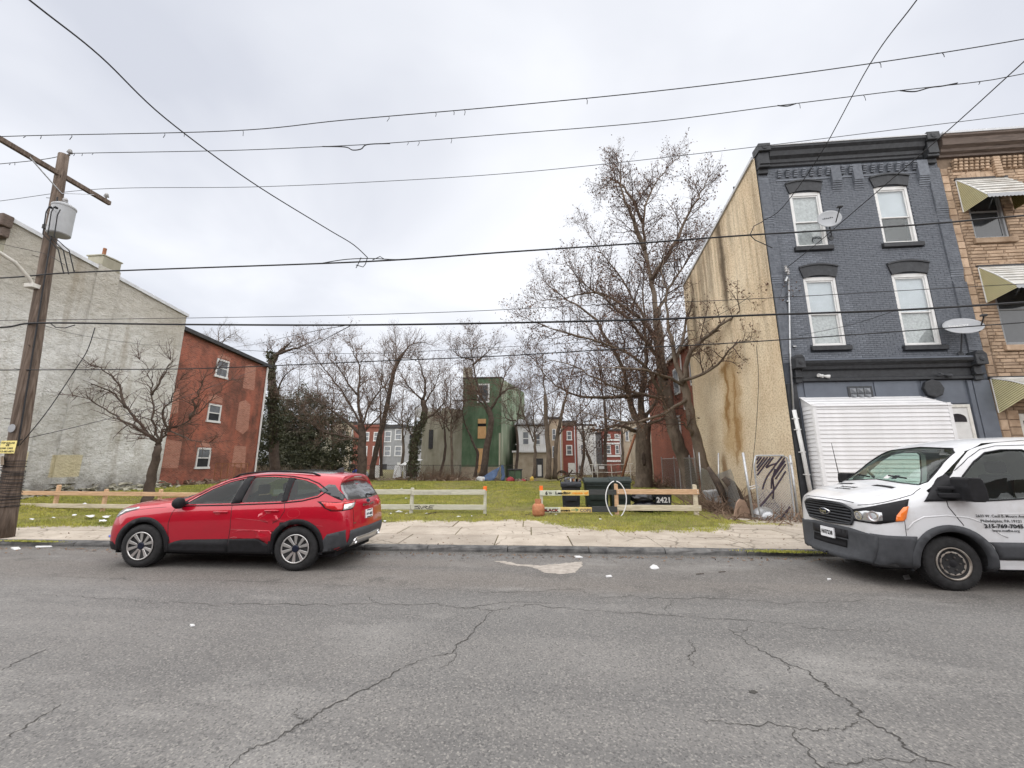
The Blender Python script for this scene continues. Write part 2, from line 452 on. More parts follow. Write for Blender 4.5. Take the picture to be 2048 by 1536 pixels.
MAT['brick_far_red'] = brick_far('far_red_brick', (0.27, 0.09, 0.065), (0.21, 0.07, 0.05), (0.2, 0.11, 0.09), 'X', dirty=0.3)
MAT['brick_far_bright'] = brick_far('far_bright_brick', (0.24, 0.085, 0.065), (0.20, 0.07, 0.055), (0.3, 0.08, 0.07), 'X', dirty=0.15)
MAT['brick_far_tan'] = brick_far('far_tan_brick', (0.42, 0.33, 0.24), (0.36, 0.28, 0.2), (0.4, 0.33, 0.25), 'X', dirty=0.2)
MAT['brick_ell'] = brick_far('ell_brick', (0.30, 0.09, 0.055), (0.22, 0.07, 0.045), (0.22, 0.14, 0.11), 'Y', dirty=0.4)
MAT['blue_mortar'] = M('blue_grey_mortar', (0.058, 0.066, 0.08), scale=12, bump=0.4, rough=0.8)
MAT['blue_brick'] = M('blue_grey_painted_brick', (0.125, 0.138, 0.160), (0.165, 0.179, 0.205), scale=9, bump=0.35, bscale=60, rough=0.7, rnd=0.15)
MAT['blue_panel'] = M('blue_grey_panel', (0.118, 0.133, 0.16), scale=3, var=0.1, rough=0.6, bump=0.1)
MAT['charcoal'] = M('charcoal_trim', (0.032, 0.034, 0.038), var=0.3, scale=8, rough=0.55, bump=0.2)
MAT['white_trim'] = M('white_trim', (0.62, 0.62, 0.61), var=0.08, scale=5, rough=0.45)
MAT['vinyl'] = M('white_vinyl', (0.68, 0.68, 0.69), var=0.05, scale=3, rnd=.035, dirt=((0.42, 0.41, 0.38), 0.22), rough=0.4)
MAT['off_white'] = M('off_white_paint', (0.62, 0.61, 0.57), var=0.15, scale=4, rough=0.6, dirt=((0.35, 0.3, 0.22), 0.5))
MAT['roof_edge'] = M('roof_coping', (0.50, 0.51, 0.53), var=0.15, scale=3, rough=0.5)
MAT['dark_roof'] = M('dark_roofing', (0.05, 0.05, 0.052), var=0.3, scale=5, rough=0.8)
MAT['black'] = M('black_plastic', (0.014, 0.014, 0.016), var=0.3, scale=10, rough=0.6, spec=0.2)
MAT['rubber'] = M('rubber', (0.022, 0.022, 0.023), var=0.35, scale=14, rough=0.8, bump=0.2)
MAT['grey_plastic'] = M('grey_plastic', (0.055, 0.058, 0.064), var=0.15, scale=10, rough=0.65, spec=0.25, bump=0.1)
MAT['steel'] = M('galvanised_steel', (0.42, 0.43, 0.44), var=0.2, scale=14, rough=0.42, metal=0.75)
MAT['chrome'] = M('bright_metal', (0.72, 0.72, 0.73), var=0.05, rough=0.18, metal=1.0)
MAT['rust'] = M('rusty_metal', (0.22, 0.09, 0.045), (0.34, 0.16, 0.09), scale=9, rough=0.85, bump=0.3)
MAT['tank_rust'] = M('rusty_orange_paint', (0.42, 0.16, 0.075), (0.52, 0.24, 0.13), scale=7, rough=0.7, bump=0.2, dirt=((0.2, 0.07, 0.03), 0.7))
MAT['iron'] = M('dark_iron', (0.05, 0.045, 0.042), var=0.3, scale=12, rough=0.7)
MAT['wood_new'] = M('new_pine_board', (0.56, 0.35, 0.20), (0.70, 0.48, 0.31), scale=3, stretch=(1.2, 9, 16), rough=0.75, bump=0.2, dirt=((0.30, 0.15, 0.07), 0.4))
MAT['wood_pale'] = M('pale_board', (0.55, 0.47, 0.34), (0.72, 0.66, 0.52), scale=3, stretch=(1.0, 9, 16), rough=0.8, bump=0.2, dirt=((0.30, 0.23, 0.14), 0.5))
MAT['wood_white'] = M('cream_painted_board', (0.52, 0.51, 0.42), (0.60, 0.59, 0.50), scale=3, stretch=(1.2, 9, 12), rough=0.65, bump=0.15, dirt=((0.4, 0.38, 0.28), 0.35))
MAT['wood_black'] = M('charcoal_painted_board', (0.055, 0.058, 0.058), scale=3, stretch=(1.2, 9, 12), rough=0.7)
MAT['wood_old'] = M('old_grey_wood', (0.22, 0.17, 0.12), (0.36, 0.30, 0.23), scale=4, stretch=(3, 3, 0.6), rough=0.9, bump=0.3)
MAT['ply'] = M('plywood', (0.58, 0.33, 0.14), (0.68, 0.43, 0.22), scale=2, stretch=(6, 1, 1), rough=0.8)
MAT['pole'] = M('pole_wood', (0.085, 0.058, 0.042), (0.20, 0.155, 0.125), scale=3.5, stretch=(7, 7, 0.35), rough=0.92, bump=0.6, bscale=5, dirt=((0.03, 0.024, 0.02), 0.6))
MAT['bark'] = M('sycamore_bark', (0.095, 0.072, 0.054), (0.19, 0.15, 0.115), scale=3.5, stretch=(1, 1, 0.5), rough=0.92, bump=0.6, bscale=14, dirt=((0.06, 0.05, 0.035), 0.6))
MAT['bark_dark'] = M('dark_bark', (0.05, 0.037, 0.030), (0.10, 0.075, 0.058), scale=4, rough=0.92, bump=0.5)
MAT['twig'] = M('twigs', (0.06, 0.038, 0.030), (0.105, 0.066, 0.050), scale=3, rough=0.9)
MAT['twig_back'] = M('soft_twigs', (0.10, 0.068, 0.054), (0.155, 0.112, 0.09), scale=3, rough=0.9)
MAT['twig_grey'] = M('grey_twigs', (0.13, 0.10, 0.08), (0.19, 0.155, 0.125), scale=3, rough=0.9)
MAT['seed'] = M('dry_seed_clusters', (0.085, 0.052, 0.036), (0.17, 0.10, 0.065), scale=2.5, rough=0.9)
MAT['ivy'] = M('ivy_leaves', (0.028, 0.038, 0.018), (0.085, 0.085, 0.04), scale=2.5, rough=0.55, spec=0.4)
MAT['brown_brush'] = M('dry_brush', (0.13, 0.085, 0.06), (0.23, 0.16, 0.115), scale=2, rough=0.95)
MAT['snow'] = M('old_snow', (0.62, 0.63, 0.65), var=0.06, scale=20, rough=0.6, bump=0.3)
MAT['paper'] = M('litter_paper', (0.55, 0.55, 0.55), var=0.08, scale=10, rough=0.7)
MAT['bin_green'] = M('dark_green_bin', (0.012, 0.02, 0.018), (0.022, 0.034, 0.03), scale=3, rough=0.5, spec=0.4, bump=0.1)
MAT['bin_black'] = M('black_bin', (0.022, 0.024, 0.03), var=0.3, scale=4, rough=0.5, bump=0.1)
MAT['bag'] = M('black_bag', (0.012, 0.012, 0.016), var=0.3, scale=4, rough=0.22, spec=0.6, bump=0.8, bscale=9)
MAT['tarp'] = M('blue_tarp', (0.035, 0.06, 0.13), (0.08, 0.13, 0.23), scale=3, rough=0.5, bump=0.4)
MAT['green_wall'] = M('green_painted_wall', (0.07, 0.13, 0.07), (0.13, 0.19, 0.12), scale=1.6, stretch=(1, 1, 0.4), rough=0.8, bump=0.2, dirt=((0.03, 0.055, 0.03), 0.6))
MAT['green_worn'] = M('worn_green_wall', (0.11, 0.19, 0.105), (0.36, 0.37, 0.29), scale=1.0, stretch=(1, 1, 0.25), rough=0.85, bump=0.2, dirt=((0.05, 0.10, 0.045), 0.8))
MAT['stained'] = M('stained_wall', (0.30, 0.285, 0.21), (0.42, 0.40, 0.33), scale=0.9, stretch=(1, 1, 0.3), rough=0.9, bump=0.3, dirt=((0.14, 0.125, 0.085), 0.7))
MAT['tan_wall'] = M('tan_render', (0.36, 0.30, 0.22), (0.44, 0.38, 0.30), scale=1.5, rough=0.9, bump=0.2)
MAT['grey_wall'] = M('grey_render', (0.26, 0.265, 0.27), var=0.12, scale=1.5, rough=0.85)
MAT['pale_wall'] = M('pale_render', (0.58, 0.58, 0.57), var=0.1, scale=1.5, rough=0.8)
MAT['siding_grey'] = M('weathered_siding', (0.30, 0.30, 0.30), var=0.2, scale=2, rough=0.8)
MAT['dish'] = M('dish_grey', (0.32, 0.33, 0.345), var=0.08, scale=6, rough=0.5)
MAT['transformer'] = M('transformer_grey', (0.33, 0.34, 0.35), var=0.08, scale=4, rough=0.45)
MAT['awning'] = M('awning_metal', (0.50, 0.49, 0.46), var=0.2, scale=3, rough=0.55, dirt=((0.25, 0.2, 0.15), 0.6))
MAT['awning_slat'] = M('awning_cream', (0.62, 0.58, 0.36), var=0.1, scale=3, rough=0.5)
MAT['awning_gap'] = M('awning_olive', (0.20, 0.165, 0.06), var=0.1, scale=3, rough=0.6)
MAT['stone_tan'] = M('tan_stone', (0.34, 0.235, 0.155), (0.47, 0.35, 0.25), scale=3, rough=0.9, bump=0.6, bscale=18, rnd=0.22)
MAT['stone_mortar'] = M('stone_mortar', (0.17, 0.125, 0.09), scale=6, rough=0.95)
MAT['brown_cornice'] = M('brown_cornice', (0.075, 0.055, 0.045), (0.14, 0.105, 0.085), scale=4, stretch=(0.6, 3, 6), rough=0.7)
MAT['orange'] = M('orange_paint', (0.85, 0.17, 0.03), var=0.05, rough=0.6)
MAT['yellow_sign'] = M('yellow_sign', (0.86, 0.74, 0.28), var=0.05, rough=0.6)
MAT['ink'] = M('black_ink', (0.012, 0.012, 0.014), var=0.1, rough=0.6)
MAT['ink_red'] = M('red_ink', (0.45, 0.04, 0.05), var=0.1, rough=0.6)
MAT['ink_green'] = M('green_ink', (0.10, 0.25, 0.15), var=0.1, rough=0.6)
MAT['ink_orange'] = M('orange_ink', (0.75, 0.28, 0.03), var=0.1, rough=0.6)
MAT['ink_faint'] = M('faint_pencil', (0.42, 0.41, 0.36), var=0.1, rough=0.7)
MAT['paint_teal'] = M('teal_wash', (0.50, 0.56, 0.46), (0.66, 0.66, 0.55), scale=5, rough=0.7)
MAT['paint_yellow'] = M('yellow_wash', (0.75, 0.50, 0.14), (0.72, 0.60, 0.28), scale=5, rough=0.7)
MAT['red_plastic'] = M('red_plastic', (0.30, 0.03, 0.04), rough=0.4)
MAT['yellow_plastic'] = M('yellow_plastic', (0.50, 0.34, 0.05), rough=0.5)
MAT['blue_plastic'] = M('blue_plastic', (0.06, 0.10, 0.45), rough=0.5)
MAT['curtain'] = M('curtain_lace', (0.50, 0.50, 0.50), var=0.25, scale=14, rough=0.8)
MAT['blind'] = M('window_blind', (0.60, 0.62, 0.66), var=0.06, scale=3, rough=0.7)
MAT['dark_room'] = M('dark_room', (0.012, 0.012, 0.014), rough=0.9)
MAT['cable'] = M('cable_black', (0.016, 0.016, 0.018), var=0.2, rough=0.6)
MAT['insulator'] = M('porcelain', (0.16, 0.15, 0.15), (0.5, 0.5, 0.5), scale=20, rough=0.25)
MAT['purple_slat'] = M('dark_plum_slat', (0.03, 0.018, 0.03), var=0.3, rough=0.6)
MAT['flagstone'] = M('reddish_stone', (0.26, 0.17, 0.12), (0.36, 0.25, 0.185), scale=5, rough=0.9, bump=0.4)

def glass(name, tint, alpha, rough=0.02, f0=0.05):
    """window glass: part see-through, part reflecting"""
    t = NT(name)
    tr = t.n.new('ShaderNodeBsdfTransparent'); tr.inputs[0].default_value = (*tint, 1)
    gl = t.n.new('ShaderNodeBsdfGlossy'); gl.inputs['Roughness'].default_value = rough; gl.inputs[0].default_value = (0.9, 0.92, 0.92, 1)
    df = t.n.new('ShaderNodeBsdfDiffuse'); df.inputs[0].default_value = (0.02, 0.024, 0.024, 1)
    m1 = t.n.new('ShaderNodeMixShader'); m1.inputs[0].default_value = alpha
    t.l.new(tr.outputs[0], m1.inputs[1]); t.l.new(df.outputs[0], m1.inputs[2])
    lw = t.n.new('ShaderNodeLayerWeight'); lw.inputs['Blend'].default_value = 0.5
    fr = t.math('ADD', t.math('MULTIPLY', t.math('POWER', lw.outputs['Facing'], 4.5), 0.9), f0)
    m2 = t.n.new('ShaderNodeMixShader'); t.l.new(fr, m2.inputs[0])
    t.l.new(m1.outputs[0], m2.inputs[1]); t.l.new(gl.outputs[0], m2.inputs[2])
    t.l.new(m2.outputs[0], t.out.inputs[0]); return t.m
MAT['glass'] = glass('window_glass', (0.95, 0.97, 0.97), 0.06)
MAT['glass_car'] = glass('tinted_car_glass', (0.38, 0.45, 0.42), 0.12, f0=0.032)
MAT['glass_dark'] = glass('dark_car_glass', (0.26, 0.3, 0.3), 0.5, f0=0.035)
MAT['glass_shield'] = glass('windshield_glass', (0.72, 0.86, 0.80), 0.06)
MAT['pane'] = M('dark_pane', (0.03, 0.033, 0.037), var=0.3, scale=2, rough=0.08, spec=0.6)
MAT['pane_grey'] = M('grey_pane', (0.14, 0.15, 0.165), var=0.3, scale=2, rough=0.1, spec=0.6)
def carpaint(name, c, metal, rough, coat, dirt=None):
    t = NT(name)
    col = c
    if dirt:
        col = t.mix(t.math('MULTIPLY', t.ramp(t.noise(2.5, 6, 0.7), [(0.45, 0), (0.75, 1)]), dirt[1]), c, dirt[0])
    return t.fin(col, rough, metal, 0.25, coat)
MAT['red_paint'] = carpaint('red_car_paint', (0.43, 0.003, 0.020), 0.15, 0.28, 1.0, ((0.28, 0.010, 0.020), 0.35))
MAT['white_paint'] = carpaint('white_van_paint', (0.62, 0.63, 0.65), 0.0, 0.35, 0.6, ((0.36, 0.34, 0.31), 0.5))
MAT['taillight_red'] = carpaint('taillight_red', (0.55, 0.01, 0.015), 0.0, 0.12, 1.0)
MAT['taillight_clear'] = carpaint('taillight_clear', (0.62, 0.60, 0.60), 0.4, 0.15, 1.0)
MAT['headlight'] = carpaint('headlight_lens', (0.45, 0.46, 0.47), 0.6, 0.12, 1.0)
MAT['amber'] = carpaint('amber_lens', (0.80, 0.19, 0.03), 0.0, 0.15, 1.0)
MAT['alloy'] = M('machined_alloy', (0.55, 0.54, 0.53), var=0.08, rough=0.3, metal=0.8)
MAT['plate'] = M('plate_white', (0.75, 0.76, 0.78), var=0.05, rough=0.45)
MAT['scratch'] = M('bare_scratch', (0.45, 0.12, 0.13), var=0.2, rough=0.5)
MAT['hatch_glass'] = M('reflective_glass', (0.20, 0.205, 0.21), var=0.1, rough=0.06, metal=0.6, spec=0.8)
MAT['badge_blue'] = M('blue_badge', (0.010, 0.014, 0.03), rough=0.25)
MAT['seat'] = M('seat_cloth', (0.055, 0.055, 0.06), var=0.2, rough=0.85)
MAT['beige_trim'] = M('beige_cab_trim', (0.36, 0.34, 0.30), var=0.1, rough=0.8)
# ------------------------------------------------------------------ ground, road, kerb, sidewalk
rng = random.Random(7)
def kerb_y(x): return 8.60 + 0.031 * x
KT = 0.09                                   # kerb height
def smooth(a, b, x):
    t = min(1, max(0, (x - a) / (b - a))); return t * t * (3 - 2 * t)
def gh(x, y):
    """height of the vacant lot: it rises a little towards the grey house"""
    return 0.075 + 0.36 * smooth(-15.5, -20.0, x) * smooth(10.5, 13, y) + 0.02 * math.sin(x * 0.9 + y * 0.37) * smooth(12, 16, y)

mb = MB(); mb.sheet([[(x, y, -0.12) for x in (-300, 300)] for y in (-300, 400)])
tag(mb.build('ground', MAT['soil']), kind='structure')
mb = MB()
xs = [-90, -40, -20, -12, -6, 0, 6, 12, 20, 40, 90]
mb.sheet([[(x, -10, 0) for x in xs], [(x, 4, 0) for x in xs], [(x, kerb_y(x) + 0.1, 0) for x in xs]])
road = tag(mb.build('road', MAT['asphalt']), kind='structure')
# the terrace across the street, behind the viewer: seen only in car paint and window glass
mb = MB(); ro = random.Random(9); x = -40
while x < 40: mb.box(x, x + 5.4, -24, -12 - ro.uniform(0, .3), 0, ro.uniform(7.4, 9.0)); x += 5.5
tag(mb.build('opposite_terrace', MAT['brick_far_red']), kind='structure')
# lot surface
nx, ny = 64, 60
V = []; ysn = [0, .5, 1, 1.6, 2.4, 3.2, 4.2, 5.5, 7, 9, 11, 13, 15, 17, 19, 21, 23, 25, 27, 29, 31, 35, 40, 45, 50, 60, 75, 95, 130]
xsn = np.concatenate([[-90, -70, -50, -38], np.linspace(-30, 30, 61), [38, 50, 70, 90]])
rows = [[(x, kerb_y(x) + 0.25 + dy, gh(x, kerb_y(x) + 0.25 + dy) - (0.02 if dy < 1 else 0)) for x in xsn] for dy in ysn]
mb = MB(); mb.sheet(rows)
lot = tag(mb.build('lot_ground', MAT['soil'], smooth=True), kind='structure')

# sidewalk: slabs one by one, row by row; the lawn creeps over the back rows
def edge_y(x):
    """front edge of the grass"""
    pts = [(-40, 10.2), (-20, 9.7), (-14.5, 9.9), (-10, 10.6), (-4.5, 11.85), (-2.2, 12.1), (-1.1, 12.5), (-0.4, 12.3), (0.1, 11.5), (0.9, 11.0), (2.0, 10.72), (3.6, 10.75), (4.5, 11.2), (5.4, 12.6), (6.2, 13.2), (7.9, 13.45), (60, 13.4)]
    for (a, b), (c, d) in zip(pts, pts[1:]):
        if a <= x <= c: return b + (d - b) * (x - a) / (c - a)
    return 13
walk = thing('sidewalk', None, None); walk['kind'] = 'structure'
slab_w = [1.95, 2.1, 1.55, 2.05, 1.8]
rowb = [0.23, 1.45, 2.62, 3.75, 4.95]
k = 0
for r in range(4):
    x = -22.0 - 0.5 * r
    while x < 17.5:
        w = slab_w[(k * 7 + r * 3) % 5] * (0.9 + 0.2 * rng.random()); k += 1
        xm = x + w / 2; yy = kerb_y(xm) + rowb[r]
        if yy < edge_y(xm) + 0.9:
            g = 0.012; sh = 0.16 * (rowb[r])          # joints run slightly askew
            z0 = KT + rng.uniform(-0.008, 0.008)
            zt = [z0 + rng.uniform(-0.007, 0.007) for _ in range(4)]
            c = [(x + g - sh * .3, kerb_y(x) + rowb[r] + g), (x + w - g - sh * .3, kerb_y(x + w) + rowb[r] + g), (x + w - g - .16 * rowb[r+1] * .3, kerb_y(x + w) + rowb[r + 1] - g), (x + g - .16 * rowb[r+1] * .3, kerb_y(x) + rowb[r + 1] - g)]
            if r == 3: c[2] = (c[2][0], max(c[2][1], 13.62 if xm > 7.0 else c[2][1])); c[3] = (c[3][0], max(c[3][1], 13.62 if xm > 7.0 else c[3][1]))
            mb = MB()
            mb.add([(a, b, -0.02) for a, b in c] + [(a, b, z) for (a, b), z in zip(c, zt)], [(4, 5, 6, 7), (0, 1, 5, 4), (1, 2, 6, 5), (2, 3, 7, 6), (3, 0, 4, 7)])
            mb.build('slab', MAT['slab'], walk, bevel=0.008, seg=1)
        x += w
kerb = thing('kerb', None, None); kerb['kind'] = 'structure'
x = -24.0
while x < 18:
    w = rng.uniform(1.3, 1.9)
    mb = MB(); rows = []
    n = 8
    for prof in range(6):
        row = []
        for i in range(n + 1):
            xx = x + 0.008 + (w - 0.016) * i / n; j = lambda s: rng.uniform(-s, s)
            yk = kerb_y(xx)
            p = [(yk - 0.01, -0.05), (yk + 0.005 + j(.012), 0.04), (yk + 0.02 + j(.012), KT - 0.02 + j(.008)), (yk + 0.06 + j(.01), KT + 0.004 + j(.006)), (yk + 0.20, KT + 0.006 + j(.003)), (yk + 0.225, -0.05)][prof]
            row.append((xx, p[0], p[1]))
        rows.append(row)
    mb.sheet([list(reversed(r)) for r in rows][::-1])
    for r in (0, -1):
        mb.add([q[0] if r == 0 else q[-1] for q in rows], [tuple(range(6)) if r == 0 else tuple(range(5, -1, -1))])
    mb.build('kerb_stone', MAT['kerb'], kerb, smooth=False)
    x += w

# cracks in the asphalt: thin irregular strips, traced along the road
def crack(pts, w0, name='road_crack', z=0.004, sub=9, jit=0.02, seed=1, parent=road, mat=None):
    q = random.Random(seed); P = [gz(x, y, z) for x, y in pts]; L = []
    for a, b in zip(P, P[1:]):
        for i in range(sub): L.append(a.lerp(b, i / sub))
    L.append(P[-1]); off = 0
    out_a = []; out_b = []
    for i, p in enumerate(L):
        d = (L[min(i + 1, len(L) - 1)] - L[max(i - 1, 0)]).normalized(); s = Vector((-d.y, d.x, 0))
        off = off * 0.5 + q.uniform(-jit, jit)
        w = w0 * (0.4 + 0.9 * q.random()) * (0.3 + 0.7 * math.sin(math.pi * (i + .5) / len(L)) ** 0.5)
        c = p + s * off
        out_a.append(c - s * w); out_b.append(c + s * w)
    mb = MB(); mb.sheet([out_b, out_a]); 
    o = mb.build(name, mat or MAT['crack'], parent); return o
crack([(455, 1536), (500, 1497), (560, 1473), (618, 1440), (640, 1422), (700, 1395), (760, 1363), (812, 1330), (850, 1315)], 0.0064, seed=1)
crack([(560, 1473), (600, 1452), (622, 1438)], 0.0032, seed=21)
crack([(862, 1313), (900, 1308), (915, 1290), (935, 1278), (960, 1250), (985, 1222)], 0.0064, seed=2)
crack([(0, 1340), (40, 1322), (95, 1298)], 0.0056, seed=3)
crack([(0, 1482), (60, 1447), (128, 1408)], 0.0056, seed=4)
crack([(1455, 1258), (1500, 1288), (1545, 1312), (1600, 1335), (1650, 1365), (1663, 1380), (1710, 1410), (1730, 1440), (1790, 1470), (1815, 1495), (1850, 1522), (1920, 1536)], 0.0072, seed=5, jit=.025)
crack([(1545, 1312), (1565, 1325), (1580, 1345)], 0.0032, seed=22)
crack([(1730, 1442), (1690, 1455), (1640, 1459), (1585, 1455), (1540, 1447), (1460, 1446), (1400, 1440)], 0.0040, seed=6)
crack([(1585, 1455), (1605, 1490), (1640, 1530), (1660, 1545)], 0.0056, seed=7)
crack([(1640, 1530), (1690, 1522), (1740, 1518), (1850, 1520)], 0.0032, seed=8)
crack([(1380, 1279), (1391, 1300), (1378, 1315), (1394, 1334)], 0.0048, seed=9)
crack([(0, 1190), (150, 1192), (260, 1200), (330, 1205), (480, 1208), (640, 1210), (760, 1206), (880, 1210), (985, 1222), (1060, 1208), (1200, 1222), (1500, 1240), (1660, 1258), (1820, 1258)], 0.0048, seed=10, jit=.05, sub=14)
crack([(700, 1170), (800, 1178), (920, 1180), (990, 1184), (1160, 1178), (1200, 1192), (1400, 1196), (1560, 1205), (1760, 1200), (2048, 1210)], 0.0040, seed=11, jit=.05, sub=14)
crack([(50, 1152), (200, 1154), (280, 1161), (420, 1160), (600, 1164), (720, 1172)], 0.0032, seed=12, jit=.03)
crack([(905, 1213), (940, 1215), (1000, 1205), (1040, 1202), (1120, 1208)], 0.0040, seed=13)
crack([(735, 1190), (745, 1202), (752, 1200)], 0.0040, seed=14)
crack([(584, 1415), (588, 1432), (605, 1440), (608, 1448)], 0.0032, seed=15)
crack([(880, 1335), (905, 1322), (914, 1300)], 0.0032, seed=16)
crack([(1500, 1248), (1490, 1262), (1470, 1265)], 0.0032, seed=17)
crack([(1340, 1230), (1330, 1216), (1345, 1200)], 0.0032, seed=18)
def sheet_patch(pts, name, mat, z=0.003, n=10, seed=0, jit=0.02):
    q = random.Random(seed); P = [gz(x, y, z) for x, y in pts]; out = []
    for a, b in zip(P, P[1:] + P[:1]):
        for i in range(n):
            p = a.lerp(b, i / n); out.append(p + Vector((q.uniform(-jit, jit), q.uniform(-jit, jit), 0)))
    mb = MB(); mb.add(out, [tuple(range(len(out)))]); o = mb.build(name, mat, road)
    return o
sheet_patch([(988, 1122), (1010, 1122), (1035, 1128), (1080, 1131), (1130, 1126), (1163, 1123), (1165, 1131), (1150, 1145), (1120, 1148), (1088, 1145), (1065, 1134), (1020, 1130)], 'worn_patch', MAT['patch'], seed=3)

# turf under the grass, with a ragged front edge over the slabs
mb = MB(); rr_ = random.Random(4); rows = [[], [], [], [], [], []]
xx = -20.9
while xx < 8.2:
    e = edge_y(xx) + rr_.uniform(-.05, .05) + .06 * math.sin(xx * 7)
    ymax = 37.3 if xx < 5.4 else 13.3 + (xx - 5.4) * .1
    for i_, f_ in enumerate((0, .03, .08, .2, .5, 1)):
        y_ = e + (max(ymax, e + .2) - e) * f_; rows[i_].append((xx, y_, (max(gh(xx, y_), KT) + .016 if f_ < .2 else gh(xx, y_) + .012) - (.03 if i_ == 0 else 0)))
    xx += .12
mb.sheet(rows); tag(mb.build('turf', MAT['turf'], smooth=True), kind='structure')
# lawn: blades of grass, thinner and coarser with distance
def lawn():
    g = np.random.default_rng(5)
    Vs = []; Fs = []; n0 = 0
    def batch(n, x0, x1, y0, y1, h, w):
        nonlocal n0
        x = g.uniform(x0, x1, n); y = g.uniform(y0, y1, n)
        e = np.array([edge_y(a) for a in x]) + 0.12 * np.sin(x * 9) + g.normal(0, 0.07, n)
        bare = np.sin(x * 1.1 + 2) * np.sin(y * 0.9 + 1) + 0.5 * np.sin(x * 2.3 - y * 1.7) + g.normal(0, 0.4, n)
        ok = (y > e) & (x > -20.8) & ~((x > 5.3 + (y - 13) * .12) & (y > 12.6)) & (bare < 1.0)
        x, y = x[ok], y[ok]; n = len(x)
        z = np.array([max(gh(a, b), KT if b < 14.5 else 0) for a, b in zip(x, y)]) + .01
        hh = h * g.uniform(0.5, 1.3, n); an = g.uniform(0, 6.283, n); ww = w * g.uniform(0.6, 1.2, n)
        lean = hh * g.uniform(0.2, 1.1, n); la = g.uniform(0, 6.283, n)
        V = np.empty((n, 3, 3))
        V[:, 0] = np.stack([x - np.cos(an) * ww, y - np.sin(an) * ww, z - 0.01], 1)
        V[:, 1] = np.stack([x + np.cos(an) * ww, y + np.sin(an) * ww, z - 0.01], 1)
        V[:, 2] = np.stack([x + np.cos(la) * lean, y + np.sin(la) * lean, z + hh], 1)
        Vs.append(V.reshape(-1, 3)); Fs.append(np.arange(n * 3).reshape(-1, 3) + n0); n0 += n * 3
    batch(230000, -21, 8, 9.5, 15.5, 0.042, 0.008)
    batch(110000, -21, 8.5, 15.5, 22, 0.055, 0.011)
    batch(90000, -24, 10, 22, 37.2, 0.075, 0.02)
    # taller tufts
    for k in range(420):
        yy = 10.5 + 26 * g.random() ** 1.6; xx = g.uniform(-20, 6.5)
        batch(int(26), xx - .12, xx + .12, yy - .1, yy + .1, 0.10 + 0.05 * g.random(), 0.008)
    o = bpy.data.objects.new('grass', fast_mesh('grass', np.concatenate(Vs), np.concatenate(Fs), MAT['grass'])); link(o)
    tag(o, kind='stuff')
lawn()
# moss and weeds at the kerb
def weeds(cx, cy, rx, ry, n, h, seed, name='weeds', z=KT):
    g = np.random.default_rng(seed)
    x = g.normal(cx, rx, n); y = g.normal(cy, ry, n); an = g.uniform(0, 6.28, n); w = 0.008
    hh = h * g.uniform(.4, 1.2, n); V = np.empty((n, 3, 3)); l = g.normal(0, .5, (n, 2)) * hh[:, None]
    V[:, 0] = np.stack([x - np.cos(an) * w, y - np.sin(an) * w, z + 0 * x], 1); V[:, 1] = np.stack([x + np.cos(an) * w, y + np.sin(an) * w, z + 0 * x], 1)
    V[:, 2] = np.stack([x + l[:, 0], y + l[:, 1], z + hh], 1)
    o = bpy.data.objects.new(name, fast_mesh(name, V.reshape(-1, 3), np.arange(n * 3).reshape(-1, 3), MAT['grass'])); link(o); tag(o, kind='stuff')
p = gz(1575, 1104, KT); weeds(p.x, p.y, 0.35, 0.05, 1500, 0.03, 1)
p = gz(1455, 1042, KT); weeds(p.x, p.y, 0.55, 0.10, 1600, 0.05, 2, z=0.075)
p = gz(1500, 1048, KT); weeds(p.x, p.y, 0.45, 0.12, 1500, 0.05, 3, z=0.075)
p = gz(60, 1083, KT); weeds(p.x, p.y, 0.35, 0.03, 900, 0.03, 4)
# ------------------------------------------------------------------ near buildings
def rough_sheet(mb, fn, nu, nv, amp, seed, normal):
    """uneven rendered wall: fn(u,v)->point, pushed along normal by layered noise"""
    from mathutils import noise as mn
    rows = []
    nrm = Vector(normal)
    for j in range(nv + 1):
        row = []
        for i in range(nu + 1):
            p = Vector(fn(i / nu, j / nv)); e = 0 if i in (0, nu) or j in (0, nv) else 1
            d = mn.noise(p * 0.8 + Vector((seed, 0, 0))) + 0.6 * mn.noise(p * 2.3 + Vector((seed, 3, 0))) + 0.5 * mn.noise(p * 5.5)
            row.append(p + nrm * (amp * d * e))
        rows.append(row)
    mb.sheet(rows)

def holes_wall(mb, x0, x1, z0, z1, y0, y1, holes):
    xs = sorted({x0, x1, *[h[0] for h in holes], *[h[1] for h in holes]}); zs = sorted({z0, z1, *[h[2] for h in holes], *[h[3] for h in holes]})
    for a, b in zip(xs, xs[1:]):
        run = None
        for c, d in zip(zs, zs[1:]):
            if any(h[0] <= (a + b) / 2 <= h[1] and h[2] <= (c + d) / 2 <= h[3] for h in holes):
                if run: mb.box(a, b, y0, y1, *run); run = None
            else: run = (run[0], d) if run else (c, d)
        if run: mb.box(a, b, y0, y1, *run)

